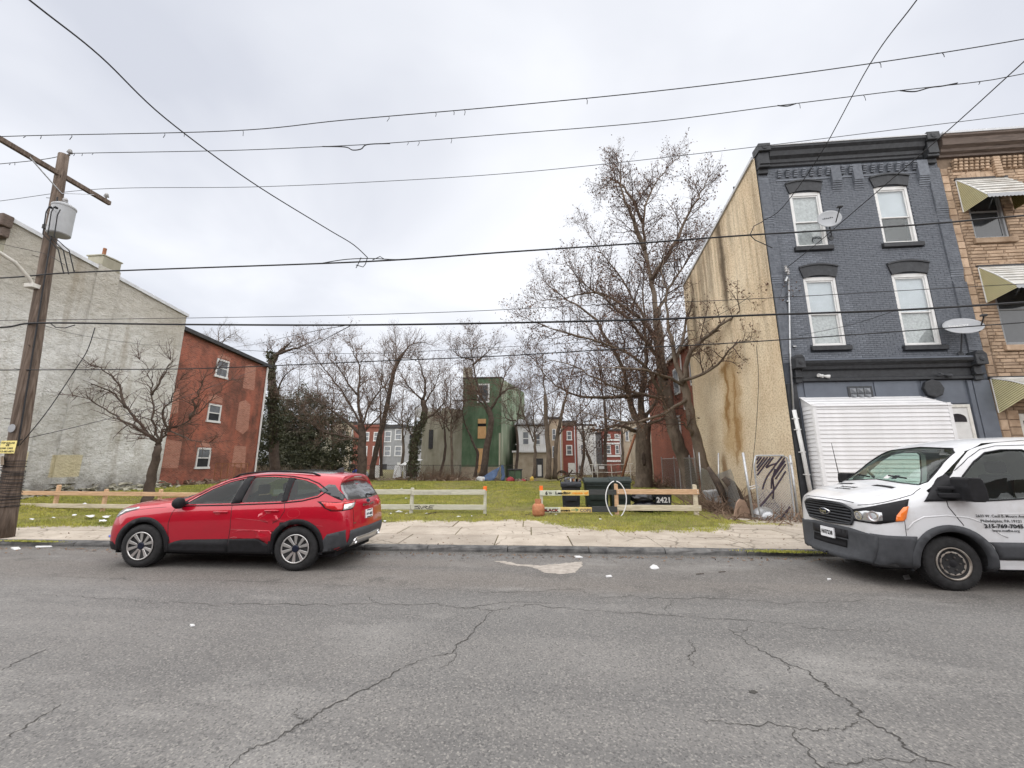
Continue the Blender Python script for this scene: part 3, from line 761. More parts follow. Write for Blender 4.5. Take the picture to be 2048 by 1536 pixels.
def sash_window(parent, x0, x1, z0, z1, Y, depth=0.10, fw=0.09, mat='white_trim', top='blind', low='glass', mid=0.5, arch=0.0, name='window', pane='glass'):
    """double-hung window in a wall that faces -Y; Y = wall face"""
    mb = MB(); yf = Y + 0.02; yb = Y + depth
    mb.box(x0, x0 + fw, yf, yb, z0, z1); mb.box(x1 - fw, x1, yf, yb, z0, z1)
    mb.box(x0 + fw, x1 - fw, yf, yb, z0, z0 + fw); mb.box(x0 + fw, x1 - fw, yf, yb, z1 - fw - arch, z1)
    i0, i1, j0, j1 = x0 + fw, x1 - fw, z0 + fw, z1 - fw - arch; s = 0.045; zm = j0 + (j1 - j0) * mid
    for (a, b, dy) in ((zm, j1, 0.045), (j0, zm + 0.04, 0.075)):
        y0, y1 = Y + dy, Y + dy + 0.028
        mb.box(i0, i0 + s, y0, y1, a, b); mb.box(i1 - s, i1, y0, y1, a, b); mb.box(i0 + s, i1 - s, y0, y1, a, a + s); mb.box(i0 + s, i1 - s, y0, y1, b - s, b)
    w = mb.build(name, MAT[mat], parent, bevel=0.006, seg=1)
    MB().box(i0 + s, i1 - s, Y + 0.055, Y + 0.062, zm + s, j1 - s).build('pane', MAT[pane], w)
    MB().box(i0 + s, i1 - s, Y + 0.085, Y + 0.092, j0 + s, zm + 0.04 - s).build('pane', MAT[pane], w)
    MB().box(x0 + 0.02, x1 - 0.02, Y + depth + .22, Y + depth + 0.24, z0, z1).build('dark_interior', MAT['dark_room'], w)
    if top: MB().box(i0, i1, Y + .115, Y + .12, zm, j1).build('blind', MAT[top], w)
    if low and low != 'glass': MB().box(i0, i1, Y + .125, Y + .13, j0, zm + .05).build('blind', MAT[low], w)
    return w

# ---- blue-grey painted brick house
FY = 13.6; BX0, BX1 = 7.85, 13.93
blue = thing('brick_rowhouse', 'blue grey painted brick rowhouse with black cornice, white enclosure and beige side wall', 'house', (BX0, FY, 0.09))
WIN = [(8.84, 9.90, 9.23, 11.40), (11.69, 12.79, 9.21, 11.44), (8.88, 9.93, 5.60, 8.10), (11.71, 12.82, 5.54, 8.10)]
mb = MB(); holes_wall(mb, BX0, BX1, 4.4, 12.6, FY + 0.012, FY + 0.35, WIN)
mb.build('wall', MAT['blue_mortar'], blue)
mb = MB(); mb.box(BX0 + 0.02, BX1, FY + .36, 21.7, -.1, 11.5); mb.build('rear_body', MAT['dark_roof'], blue)
# bricks, laid one by one
bw, bh, cg, cr = 0.196, 0.058, 0.207, 0.0675
z = 5.06; rowi = 0; places = []
while z < 12.36:
    x = BX0 + 0.012 - (rowi % 2) * cg / 2
    while x < BX1:
        a = max(x, BX0 + 0.008); b = min(x + bw, BX1 - 0.008)
        segs = [(a, b)]
        for (h0, h1, h2, h3) in WIN:
            if z + bh > h2 - 0.17 and z < h3 + 0.02:
                ns = []
                for (p, q) in segs:
                    ext = 0.11 if z < h2 else 0.0
                    if q <= h0 - ext or p >= h1 + ext: ns.append((p, q)); continue
                    if p < h0 - ext: ns.append((p, h0 - ext))
                    if q > h1 + ext: ns.append((h1 + ext, q))
                segs = ns
        for (p, q) in segs:
            for c_ in (BX0 + .34, BX1 - .40):
                if p < c_ < q:
                    if c_ - p > .03: places.append((p, c_ - .004, z))
                    p = c_
            if q - p > 0.03: places.append((p, q, z))
        x += cg
    z += cr; rowi += 1
rb = random.Random(3)
def brick_near(p): return -(abs(p[0] - 10.5) * 0.2 + (12.3 - p[2]) * -1)
full = [p for p in places if abs((p[1] - p[0]) - bw) < 0.004]
full.sort(key=lambda p: (p[2] - EYE) ** 2 + p[0] ** 2 - 0.6 * p[0] * p[2])
single = set([p for p in full if BX0 + .34 < p[0] < BX1 - .62][:300])
me_b = None
PILZ = ((10.2, 12.04), (7.9, 10.0), (5.1, 7.7))
rest = MB()
for p in places:
    dy = rb.uniform(-0.002, 0.002)
    pil = (p[0] < BX0 + .33 or p[0] > BX1 - .41) and any(z0 + .3 < p[2] < z1 - .06 for z0, z1 in PILZ)
    if pil: single.discard(p); dy -= .05
    if p in single:
        if me_b is None:
            m_ = MB(); m_.box(0, bw, 0, 0.02, 0, bh); me_b = m_.mesh('brick', MAT['blue_brick'])
        o = link(bpy.data.objects.new('brick', me_b)); o.parent = blue; o.location = Vector((p[0], FY + dy, p[2])) - ORG[blue.name]
    else:
        rest.box(p[0], p[1], FY + dy, FY + 0.02, p[2], p[2] + bh)
tag(rest.build('brickwork', MAT['blue_brick'], blue), kind='stuff')
# windows, lintels, sills
looks = [('curtain', 'curtain'), ('blind', None), ('blind', 'curtain'), ('blind', 'curtain')]
for (x0, x1, z0, z1), (tp, lw) in zip(WIN, looks):
    w = sash_window(blue, x0, x1, z0, z1, FY, depth=0.16, fw=0.085, top=tp, low=lw, mid=0.46, arch=0.05, pane='glass')
    n = 10; lo = []; hi = []
    for i in range(n + 1):
        t = i / n * 2 - 1; xm = (x0 + x1) / 2; hw = (x1 - x0) / 2
        lo.append((xm + t * hw, z1 + 0.045 - 0.09 * t * t)); hi.append((xm + t * (hw + 0.10), z1 + 0.42 - 0.10 * t * t))
    mb = MB()
    for i in range(n):
        q = [(lo[i][0], FY - 0.05, lo[i][1]), (lo[i+1][0], FY - 0.05, lo[i+1][1]), (hi[i+1][0], FY - 0.05, hi[i+1][1]), (hi[i][0], FY - 0.05, hi[i][1])]
        mb.prism(q, (0, 0.09, 0))
    mb2 = MB()
    for i in range(n):
        q = [(hi[i][0], FY - 0.085, hi[i][1]), (hi[i+1][0], FY - 0.085, hi[i+1][1]), (hi[i+1][0], FY - 0.085, hi[i+1][1] + 0.055), (hi[i][0], FY - 0.085, hi[i][1] + 0.055)]
        mb2.prism(q, (0, 0.11, 0))
    ln = mb.build('lintel', MAT['charcoal'], blue)
    mb2.build('hood_mould', MAT['charcoal'], ln)
    MB().box(x0 - 0.10, x1 + 0.10, FY - 0.10, FY + 0.16, z0 - 0.15, z0 + 0.012).build('sill', MAT['charcoal'], blue, bevel=0.015)
# fan behind the upper left pane
mb = MB(); mb.lathe([(0.02, 0), (0.17, 0.0), (0.17, 0.012), (0.02, 0.012)], (9.62, FY + 0.10, 9.55), (0, 1, 0), 20)
mb.build('window_fan', MAT['grey_plastic'], blue)
# cornice and corbels
mb = MB()
prof = [(0.0, 12.46), (-0.05, 12.50), (-0.05, 12.58), (-0.09, 12.62), (-0.10, 12.74), (-0.20, 12.82), (-0.24, 12.98), (-0.32, 13.06), (-0.32, 13.14), (0.10, 13.14), (0.10, 12.46)]
mb.prism([(BX0 + 0.40, FY + a, b) for a, b in prof], (BX1 - BX0 - 0.86, 0, 0)); mb.build('cornice', MAT['charcoal'], blue)
MB().box(BX0 + .40, BX1 - .45, FY - 0.34, FY + 0.12, 13.143, 13.185).build('gutter_edge', MAT['roof_edge'], blue)
for xa, xb in ((BX0 - 0.04, BX0 + 0.40), (BX1 - 0.47, BX1 - 0.03)):
    mb = MB(); mb.box(xa + .05, xb - .05, FY - 0.10, FY + 0.1, 12.20, 12.38); mb.box(xa + .03, xb - .03, FY - 0.22, FY + .1, 12.38, 12.48); mb.box(xa + .05, xb - .05, FY - 0.26, FY + .1, 12.48, 12.95)
    mb.box(xa + .01, xb - .01, FY - 0.36, FY + .1, 12.95, 13.26); xm = (xa + xb) / 2
    mb.lathe([(0.001, .03), (0.09, .02), (0.11, 0)], (xm, FY - .36, 13.1), (0, -1, 0), 12)
    mb.build('cornice_block', MAT['charcoal'], blue, bevel=0.015, seg=1)
def corbel(x, zt, n=4, w=0.11, h=0.072, step=0.026, lst=None):
    mb = MB()
    for i in range(n):
        mb.box(x - w / 2, x + w / 2, FY - 0.03 - step * (n - i), FY + .01, zt - h * (i + 1) + 0.012, zt - h * i)
    return mb.build('corbel', MAT['blue_brick'], blue)
def pxX(px, py): return at(px, py, FY).x
g1 = (pxX(1556, 345), pxX(1652, 335)); g2 = (pxX(1681, 335), pxX(1697, 333)); g3 = (pxX(1724, 330), pxX(1822, 320))
for (a, b), n in ((g1, 7), (g2, 2), (g3, 7)):
    for i in range(n): corbel(a + (b - a) * i / (n - 1), 12.30)
    MB().box(a - .12, b + .12, FY - 0.02, FY + .01, 11.89, 11.95).build('string_course', MAT['blue_brick'], blue)
for xa, xb in ((pxX(1658, 345), pxX(1677, 345)), (pxX(1702, 345), pxX(1720, 345)), (pxX(1830, 335), pxX(1851, 335))):
    mb = MB(); mb.box(xa, xb, FY - 0.11, FY + .01, 11.72, 12.34)
    for i in range(5): mb.box(xa, xb, FY - 0.11 + 0.02 * (i + 1), FY + .01, 11.72 - 0.075 * (i + 1) + 0.015, 11.72 - 0.075 * i)
    mb.build('bracket', MAT['blue_brick'], blue)
# edge pilasters with stepped notches
mb = MB()
for (z0, z1) in ((10.2, 12.04), (7.9, 10.0), (5.1, 7.7)):
    for xa, xb in ((BX0 + .0, BX0 + .34), (BX1 - .40, BX1 - .0)):
        mb = MB(); mb.box(xa + .004, xb - .004, FY - 0.042, FY + .005, z0 + .3, z1)
        for i in range(4): mb.box(xa, xb, FY - 0.05 + .011 * (i + 1), FY + .005, z0 + .3 - .075 * (i + 1) + .015, z0 + .3 - .075 * i)
        mb.build('pilaster', MAT['blue_brick'], blue)
# shop front cornice
mb = MB()
prof = [(0.0, 4.40), (-0.10, 4.42), (-0.10, 4.50), (-0.05, 4.53), (-0.05, 4.76), (-0.14, 4.80), (-0.16, 4.90), (-0.28, 4.98), (-0.30, 5.06), (-0.10, 5.10), (0.05, 5.10), (0.05, 4.40)]
mb.prism([(8.32, FY + a, b) for a, b in prof], (13.42 - 8.32, 0, 0)); mb.build('shop_cornice', MAT['charcoal'], blue)
MB().box(8.34, 13.40, FY - 0.27, FY - .01, 5.065, 5.12).build('shop_cornice_cap', MAT['blue_panel'], blue)
for xa, xb in ((8.08, 8.33), (13.40, 13.70)):
    mb = MB(); mb.box(xa + .03, xb - .03, FY - .14, FY + .01, 4.36, 4.52); mb.box(xa, xb, FY - .22, FY + .01, 4.52, 4.58); mb.box(xa + .04, xb - .04, FY - .15, FY + .01, 4.58, 4.82); mb.box(xa - .02, xb + .02, FY - .34, FY + .01, 4.82, 5.16)
    xm = (xa + xb) / 2; mb.prism([(xa - .02, FY - .34, 5.16), (xb + .02, FY - .34, 5.16), (xm + .07, FY - .34, 5.27), (xm - .07, FY - .34, 5.27)], (0, .34, 0))
    mb.lathe([(0.001, .03), (0.07, .02), (0.09, 0)], (xm, FY - .34, 5.0), (0, -1, 0), 12)
    mb.build('cornice_block', MAT['charcoal'], blue, bevel=0.012, seg=1)
# ground floor
MB().box(BX0, BX1, FY + 0.03, FY + .35, 0.0, 4.4).build('ground_floor_wall', MAT['blue_panel'], blue)
x_ = [pxX(1609, 765), pxX(1746, 765), pxX(1834, 765), pxX(1926, 765)]
MB().box(8.40, x_[1] - .01, FY - .005, FY + .03, 3.80, 4.385).build('sign_board', MAT['blue_panel'], blue, bevel=.006)
MB().box(x_[1] + .01, x_[2] - .01, FY - .015, FY + .03, 3.80, 4.385).build('sign_board', MAT['blue_panel'], blue, bevel=.006)
MB().box(x_[2] + .12, x_[3], FY + .0, FY + .03, 3.64, 4.385).build('sign_board', MAT['blue_panel'], blue, bevel=.006)
for xa, xb in ((13.27, 13.40), (13.43, 13.90), (BX0 + .0, 8.16)):
    MB().box(xa, xb, FY - .04, FY + .03, 0.1, 4.36).build('shop_pilaster', MAT['charcoal' if xa < 8.1 else 'blue_panel'], blue, bevel=.01)
a, b = at(1697, 776, FY), at(1744, 800, FY)
vent = MB(); vent.box(a.x - .05, b.x + .05, FY - .03, FY + .02, b.z - .03, a.z + .05); vent = vent.build('glass_block_vent', MAT['grey_plastic'], blue, bevel=.006)
for i in range(3):
    for j in range(2):
        w = (b.x - a.x) / 3; h = (a.z - b.z) / 2
        mb = MB(); mb.lathe([(w * .62, 0), (w * .45, .02), (0.001, .035)], (a.x + w * (i + .5), FY - .032, b.z + h * (j + .5)), (0, -1, 0), 4); mb.build('glass_block', MAT['pane_grey'], vent)
c = at(1862, 778, FY); mb = MB(); mb.lathe([(0.30, 0), (0.30, .09), (0.27, .10), (0.001, .10)], (c.x, FY - .02, c.z), (0, -1, 0), 8); mb.build('octagonal_plate', MAT['charcoal'], blue)
# white vinyl enclosure: boards one by one
EX0, EX1, EY = 8.24, 12.17, 13.06
zt, zb = 3.80, 0.10; bh_ = 0.128
encl = MB(); encl.box(EX0 + .01, EX1 - .01, EY + .02, FY + .02, zb, zt - .22); encl = encl.build('siding_enclosure', MAT['vinyl'], blue)
def board_mesh(L, ax):
    m_ = MB()
    pr = [(0.0, 0.0), (-0.026, 0.004), (-0.026, 0.014), (-0.004, bh_ + .002), (0.0, bh_ + .002)]
    if ax == 'x': m_.prism([(0, a, b) for a, b in pr], (L, 0, 0))
    else: m_.prism([(a, 0, b) for a, b in pr], (0, L, 0))
    return m_.mesh('siding_board', MAT['vinyl'])
mf = board_mesh(EX1 - EX0 - .18, 'x'); ms = board_mesh(FY - EY - .12, 'y')
zz = zb; i = 0
while zz < zt - .30:
    o = link(bpy.data.objects.new('siding_board', mf)); o.parent = encl; o.location = Vector((EX0 + .09, EY + .018, zz)) - ORG[blue.name]
    o = link(bpy.data.objects.new('siding_board', ms)); o.parent = encl; o.location = Vector((EX0 + .008, EY + .10, zz)) - ORG[blue.name]
    zz += bh_
for xa, xb in ((EX0 - .022, EX0 + .09), (EX1 - .09, EX1 + .012)): MB().box(xa, xb, EY - .012, EY + .09, zb, zt - .2).build('corner_post', MAT['vinyl'], encl, bevel=.01)
mb = MB(); e = .03
q = [(EX0 - e, EY - e, zt - .26), (EX1 + e, EY - e, zt - .26), (EX1 - .35, FY + .02, zt + .10), (EX0 - e, FY + .02, zt + .10)]
mb.prism(q, (0, 0, -.03)); mb.build('enclosure_roof', MAT['vinyl'], encl)
for k_ in range(3):
    t = (k_ + .6) / 3.4; mb = MB()
    yy = EY - e + t * (FY - EY); z_ = zt - .26 + t * .36 + .004; mb.box(EX0, EX1 - .35 * t, yy, yy + .02, z_, z_ + .012); mb.build('roof_rib', MAT['vinyl'], encl)
mb = MB(); mb.prism([(EX0, EY + .08, zt - .24), (EX0, FY + .02, zt - .24), (EX0, FY + .02, zt + .07)], (.02, 0, 0)); mb.build('gable', MAT['vinyl'], encl)
# white front door with a fan light
dx0, dx1, dz = 12.36, 13.20, 3.60
mb = MB(); mb.box(dx0, dx0 + .09, FY - .03, FY + .05, .8, dz); mb.box(dx1 - .09, dx1, FY - .03, FY + .05, .8, dz); mb.box(dx0, dx1, FY - .032, FY + .05, dz - .1, dz)
fr = mb.build('door_frame', MAT['off_white'], blue, bevel=.008)
mb = MB(); mb.box(dx0 + .09, dx1 - .09, FY - .005, FY + .03, .8, dz - .1)
for (u0, u1, v0, v1) in ((.12, .46, .3, .75), (.54, .88, .3, .75)):
    W_ = dx1 - dx0 - .18; mb.box(dx0 + .09 + W_ * u0, dx0 + .09 + W_ * u1, FY - .014, FY, .8 + 2.6 * v0 - .6, .8 + 2.6 * v1 - .6)
door = mb.build('door', MAT['white_trim'], blue, bevel=.008)
cx, cz = (dx0 + dx1) / 2, dz - .55
pts = [(cx - .25, cz), (cx + .25, cz)] + [(cx + .25 * math.cos(t), cz + .10 + .16 * math.sin(t)) for t in np.linspace(0, math.pi, 9)]
MB().prism([(a, FY - .018, b) for a, b in pts], (0, .02, 0)).build('fan_light', MAT['pane'], door)
# pipes, lamps
P = lambda px, py, y: at(px, py, y)
mb = MB(); mb.tube([P(1577, 560, FY - .06), P(1579, 640, FY - .06), P(1580, 700, FY - .06), P(1587, 820, FY - .10)], 0.028, 8); cond = mb.build('electric_conduit', MAT['steel'], blue, smooth=True)
mb = MB(); mb.tube([P(1577, 562, FY - .06), P(1574, 555, FY - .16), P(1571, 563, FY - .2)], 0.035, 8); mb.build('weather_head', MAT['steel'], cond)
for zz in (7.2, 5.6): MB().box(P(1579, 640, FY).x - .05, P(1579, 640, FY).x + .05, FY - .09, FY - .0, zz, zz + .03).build('pipe_strap', MAT['steel'], cond)
mb = MB(); mb.tube([P(1588, 820, FY - .12), P(1606, 905, FY - .12), P(1624, 1000, FY - .12)], 0.06, 10); ds = mb.build('downspout', MAT['white_trim'], blue, smooth=True)
for py in (838, 860, 905, 950): 
    c = P(1588 + (py - 820) * .2, py, FY - .12); MB().box(c.x - .075, c.x + .075, FY - .17, FY, c.z, c.z + .03).build('pipe_strap', MAT['white_trim'], ds)
mb = MB()
for (px, py) in ((1572, 538), (1576, 543)):
    c = P(px, py, FY - .14); mb.lathe([(.02, -.12), (.05, -.1), (.03, -.05), (.05, 0), (.03, .05), (.05, .1), (.02, .12)], c, (0, 0, 1), 10)
mb.build('insulator', MAT['insulator'], blue)
for (px, py, m_) in ((1645, 752, 'white_trim'), (1886, 750, 'grey_plastic')):
    c = P(px, py, FY - .1)
    mb = MB(); mb.lathe([(.001, 0), (.06, 0), (.06, .05), (.001, .06)], (c.x, FY - .05, c.z), (0, -1, 0), 12)
    lamp = mb.build('flood_light', MAT[m_], blue)
    for s in (-1, 1):
        mb = MB(); mb.lathe([(.02, 0), (.03, .03), (.055, .10), (.06, .16), (.05, .17), (.001, .16)], (c.x + s * .02, FY - .12, c.z), (s * .9, -.35, -.25 if s > 0 else .05), 12); mb.build('lamp_head', MAT[m_], lamp)

# beige rendered side wall, in the same house
mb = MB(); ztop = lambda v: 12.95 - (v - FY) / (21.8 - FY) * 1.30
rough_sheet(mb, lambda u, v: (BX0 - .03, 21.8 - u * (21.8 - FY), -.05 + v * (ztop(21.8 - u * (21.8 - FY)) + .05)), 90, 120, 0.022, 3.0, (-1, 0, 0))
mb.build('side_wall', MAT['stucco_beige'], blue, smooth=True)
MB().box(BX0 - .03, BX0 + .5, 21.8, 21.9, -.05, 11.6).build('end_wall', MAT['stucco_beige'], blue)
mb = MB(); mb.prism([(BX0 - .10, FY + .06, 12.93), (BX0 - .10, 21.86, 11.63), (BX0 - .10, 21.86, 11.75), (BX0 - .10, FY + .06, 13.05)], (.42, 0, 0)); mb.build('coping', MAT['roof_edge'], blue)
mb = MB(); mb.tube([(8.0, 15.6, 12.4), (8.0, 15.6, 13.25)], .035, 8); mb.build('vent_pipe', MAT['iron'], blue)
# rear ell in brick behind it
ell = thing('brick_rear_wing', 'red brick wing with white windows behind the beige wall', 'house', (9.1, 23, 0))
MB().box(9.0, 13.8, 22.6, 36, -.1, 9.3).build('wall', MAT['brick_ell'], ell)
mb = MB(); mb.prism([(8.8, 22.5, 9.35), (8.8, 36.1, 8.8), (8.8, 36.1, 9.1), (8.8, 22.5, 9.65)], (5.1, 0, 0)); mb.build('roof', MAT['dark_roof'], ell)
MB().prism([(8.68, 22.5, 9.20), (8.68, 36.1, 8.65), (8.68, 36.1, 8.85), (8.68, 22.5, 9.40)], (.12, 0, 0)).build('gutter', MAT['white_trim'], ell)
for (y0, z0, z1) in ((24.2, 6.6, 8.3), (27.5, 6.5, 8.2), (24.5, 3.2, 5.0), (28, 3.1, 4.9)):
    mb = MB(); mb.box(8.93, 9.02, y0 - .08, y0 + 1.08, z0 - .08, z1 + .08); w = mb.build('window', MAT['white_trim'], ell)
    MB().box(8.91, 8.94, y0 + .05, y0 + .95, z0 + .05, z1 - .05).build('pane', MAT['pane_grey'], w)
mb = MB(); mb.tube([(8.9, 26.6, 8.9), (8.9, 26.6, 5.2), (8.9, 25.6, 4.9), (8.9, 25.6, 0.2)], .05, 8); mb.build('downspout', MAT['white_trim'], ell)

# ---- satellite dishes
def dish(name, label, c, r, nrm, mount, txt, arm_to, tw):
    t = thing(name, label, 'satellite dish', mount)
    nrm = Vector(nrm).normalized(); c = Vector(c)
    mb = MB(); prof = []
    for i in range(9): s_ = i / 8; prof.append((max(.001, r * s_), -r * .16 * (1 - s_ * s_)))
    for i in range(8, -1, -1): s_ = i / 8; prof.append((max(.001, r * s_), -r * .16 * (1 - s_ * s_) - .012))
    mb.lathe(prof, c, nrm, 32, cap=False); mb.build('reflector', MAT['dish'], t, smooth=True)
    back = c - nrm * (r * .16 + .02)
    mb = MB(); mb.tube([back, back - nrm * .08, Vector(mount) + Vector((0, -.05, .12)), Vector(mount)], .022, 8); mb.lathe([(.001, 0), (.09, 0), (.09, .02), (.001, .02)], mount, (0, -1, 0), 10); mb.build('mast', MAT['grey_plastic'], t)
    lo = c + Vector(arm_to[0]); hi = c + Vector(arm_to[1])
    mb = MB(); mb.tube([lo, hi], .018, 6); mb.build('feed_arm', MAT['black'], t)
    mb = MB(); d_ = (c - hi).normalized(); sx = Vector((1, 0, 0))
    for k_ in (-1, 0, 1): mb.lathe([(.001, -.03), (.03, -.03), (.034, .03), (.02, .06), (.001, .06)], hi + sx * .055 * k_, d_, 8)
    mb.build('receiver_head', MAT['grey_plastic'], t)
    rt = nrm.cross(Vector((0, 0, 1))).normalized() * -1; u_ = nrm.cross(rt) * 1
    if u_.z < 0: u_ = -u_
    if rt.x < 0: rt = -rt
    vs, fs = text_mesh(txt, tw * .25, .002, tw)
    mb = MB(); mb.add([c + rt * (v.x - tw * .62) + u_ * (v.y + r * .12) - nrm * (r * .16 * (1 - min(1, ((v.x - tw * .62) ** 2 + (v.y + r * .12) ** 2) / r ** 2)) - .006) for v in vs], fs)
    mb.build('lettering', MAT['white_trim' if 'T' in txt else 'grey_plastic'], t)
    return t
dish('satellite_dish', 'grey satellite dish mounted beside the upper left window of the blue house', at(1659, 437, FY - .55), .34, (-.30, -.90, .18), at(1662, 476, FY + .0), 'dish', ((.10, -.10, -.22), (.08, -.42, .16)), .30)
dish('satellite_dish', 'large grey satellite dish above the black shop cornice', at(1926, 651, FY - .45), .45, (-.28, -.66, .66), at(1921, 708, FY - .05), 'DIRECTV', ((.30, -.12, -.26), (.36, -.30, .22)), .46)

# ---- tan stone-faced house next door
tan = thing('stone_rowhouse', 'tan stone faced rowhouse with metal awnings beside the blue house', 'house', (13.95, FY, 0.09))
TX0, TX1 = 13.95, 19.6
TW = [(14.58, 15.65, 9.25, 11.3), (14.70, 15.9, 5.5, 7.9)]
mb = MB(); holes_wall(mb, TX0, TX1, 0, 12.75, FY + .02, FY + .4, TW + [(14.55, 15.5, 0.9, 3.3)]); mb.build('wall', MAT['stone_mortar'], tan)
MB().box(TX0 + .02, TX1, FY + .42, 22, 0, 12).build('rear_body', MAT['dark_roof'], tan)
sp = []; z = 3.4; rs = random.Random(11)
while z < 12.0:
    h = rs.choice((.085, .10, .115)); x = TX0 + .28 + (rs.random() * .25)
    if x > TX0 + .3: sp.append((TX0 + .27, x - .012, z, h))
    while x < TX1:
        w = rs.uniform(.28, .62); sp.append((x, min(x + w, TX1), z, h)); x += w + .012
    z += h + .012
z = 0.1
while z < 12.0:
    h = rs.uniform(.24, .36); sp.append((TX0 + .01, TX0 + .25, z, h)); z += h + .012
z = 0.2
while z < 3.3:
    h = rs.uniform(.18, .3); x = TX0 + .27
    while x < TX1:
        w = rs.uniform(.3, .5); sp.append((x, min(x + w, TX1), z, h)); x += w + .012
    z += h + .012
ok = []
for (a, b, z, h) in sp:
    hit = False
    for (h0, h1, h2, h3) in TW + [(14.55, 15.5, 0.9, 3.3)]:
        if z + h > h2 and z < h3 and b > h0 and a < h1:
            if a < h0 - .1: b = h0
            elif b > h1 + .1: a = h1
            else: hit = True
    if not hit: ok.append((a, b, z, h))
vis = [s_ for s_ in ok if s_[0] < 16.4 and s_[2] > 2.4]; vis.sort(key=lambda s_: -(s_[1] - s_[0]) * s_[3] * (1.6 - .1 * (s_[0] - 13.9)))
chosen = set(vis[:300]); st = MB()
def stone_mesh(mb, a, b, z, h, y):
    e = .02; v = [(a, y + .03, z), (b, y + .03, z), (b, y + .03, z + h), (a, y + .03, z + h), (a + e, y, z + e * .6), (b - e, y, z + e * .6), (b - e, y - .006, z + h - e * .6), (a + e, y - .004, z + h - e * .6)]
    mb.add(v, [(4, 5, 6, 7), (0, 1, 5, 4), (1, 2, 6, 5), (2, 3, 7, 6), (3, 0, 4, 7)])
for s_ in ok:
    y = FY + rs.uniform(-.012, .012)
    if s_ in chosen: m_ = MB(); stone_mesh(m_, *s_, y); m_.build('stone', MAT['stone_tan'], tan)
    else: stone_mesh(st, *s_, y)
tag(st.build('stonework', MAT['stone_tan'], tan), kind='stuff')
mb = MB(); prof = [(0.0, 12.40), (-0.07, 12.42), (-0.07, 12.50), (-0.16, 12.56), (-0.18, 12.66), (-0.28, 12.74), (-0.30, 12.98), (-.36, 13.04), (-.36, 13.12), (.1, 13.12), (.1, 12.40)]
mb.prism([(TX0 + .02, FY + a, b) for a, b in prof], (TX1 - TX0, 0, 0)); mb.build('cornice', MAT['brown_cornice'], tan)
MB().box(TX0 + .02, TX1, FY - .38, FY + .1, 13.123, 13.20).build('gutter_edge', MAT['roof_edge'], tan)
for i in range(16):
    xc = 14.42 + i * .17 + (.35 if i > 6 else 0)
    for j in range(4): MB().box(xc - .055, xc + .055, FY - .05 - .022 * (4 - j), FY + .01, 12.28 - .105 * (j + 1) + .015, 12.28 - .105 * j).build('corbel_stone', MAT['stone_tan'], tan, bevel=.01, seg=1)
mb = MB()
for i in range(8): mb.box(15.62, 15.84, FY - .12 + .0 * i, FY, 11.5 + i * .1 + .01, 11.6 + i * .1)
mb.build('bracket', MAT['stone_tan'], tan, bevel=.01, seg=1)
for (x0, x1, z0, z1) in TW:
    w = sash_window(tan, x0, x1, z0, z1, FY + .02, depth=.15, fw=.07, mat='grey_wall', top=None, low=None, mid=.5, pane='pane')
    MB().box(x0 - .12, x1 + .12, FY - .10, FY + .1, z0 - .2, z0 - .01).build('sill', MAT['stone_tan'], tan, bevel=.02)
    for i in range(9):
        t0 = -1 + 2 * i / 9; t1 = -1 + 2 * (i + 1) / 9; xm = (x0 + x1) / 2; hw = (x1 - x0) / 2 + .1
        za = z1 + .12; q = [(xm + t0 * hw, FY - .03, za), (xm + t1 * hw - .01, FY - .03, za), (xm + t1 * hw * 1.1 - .01, FY - .03, za + .34 - .1 * t1 * t1), (xm + t0 * hw * 1.1, FY - .03, za + .34 - .1 * t0 * t0)]
        MB().prism(q, (0, .05, 0)).build('arch_stone', MAT['stone_tan'], tan)
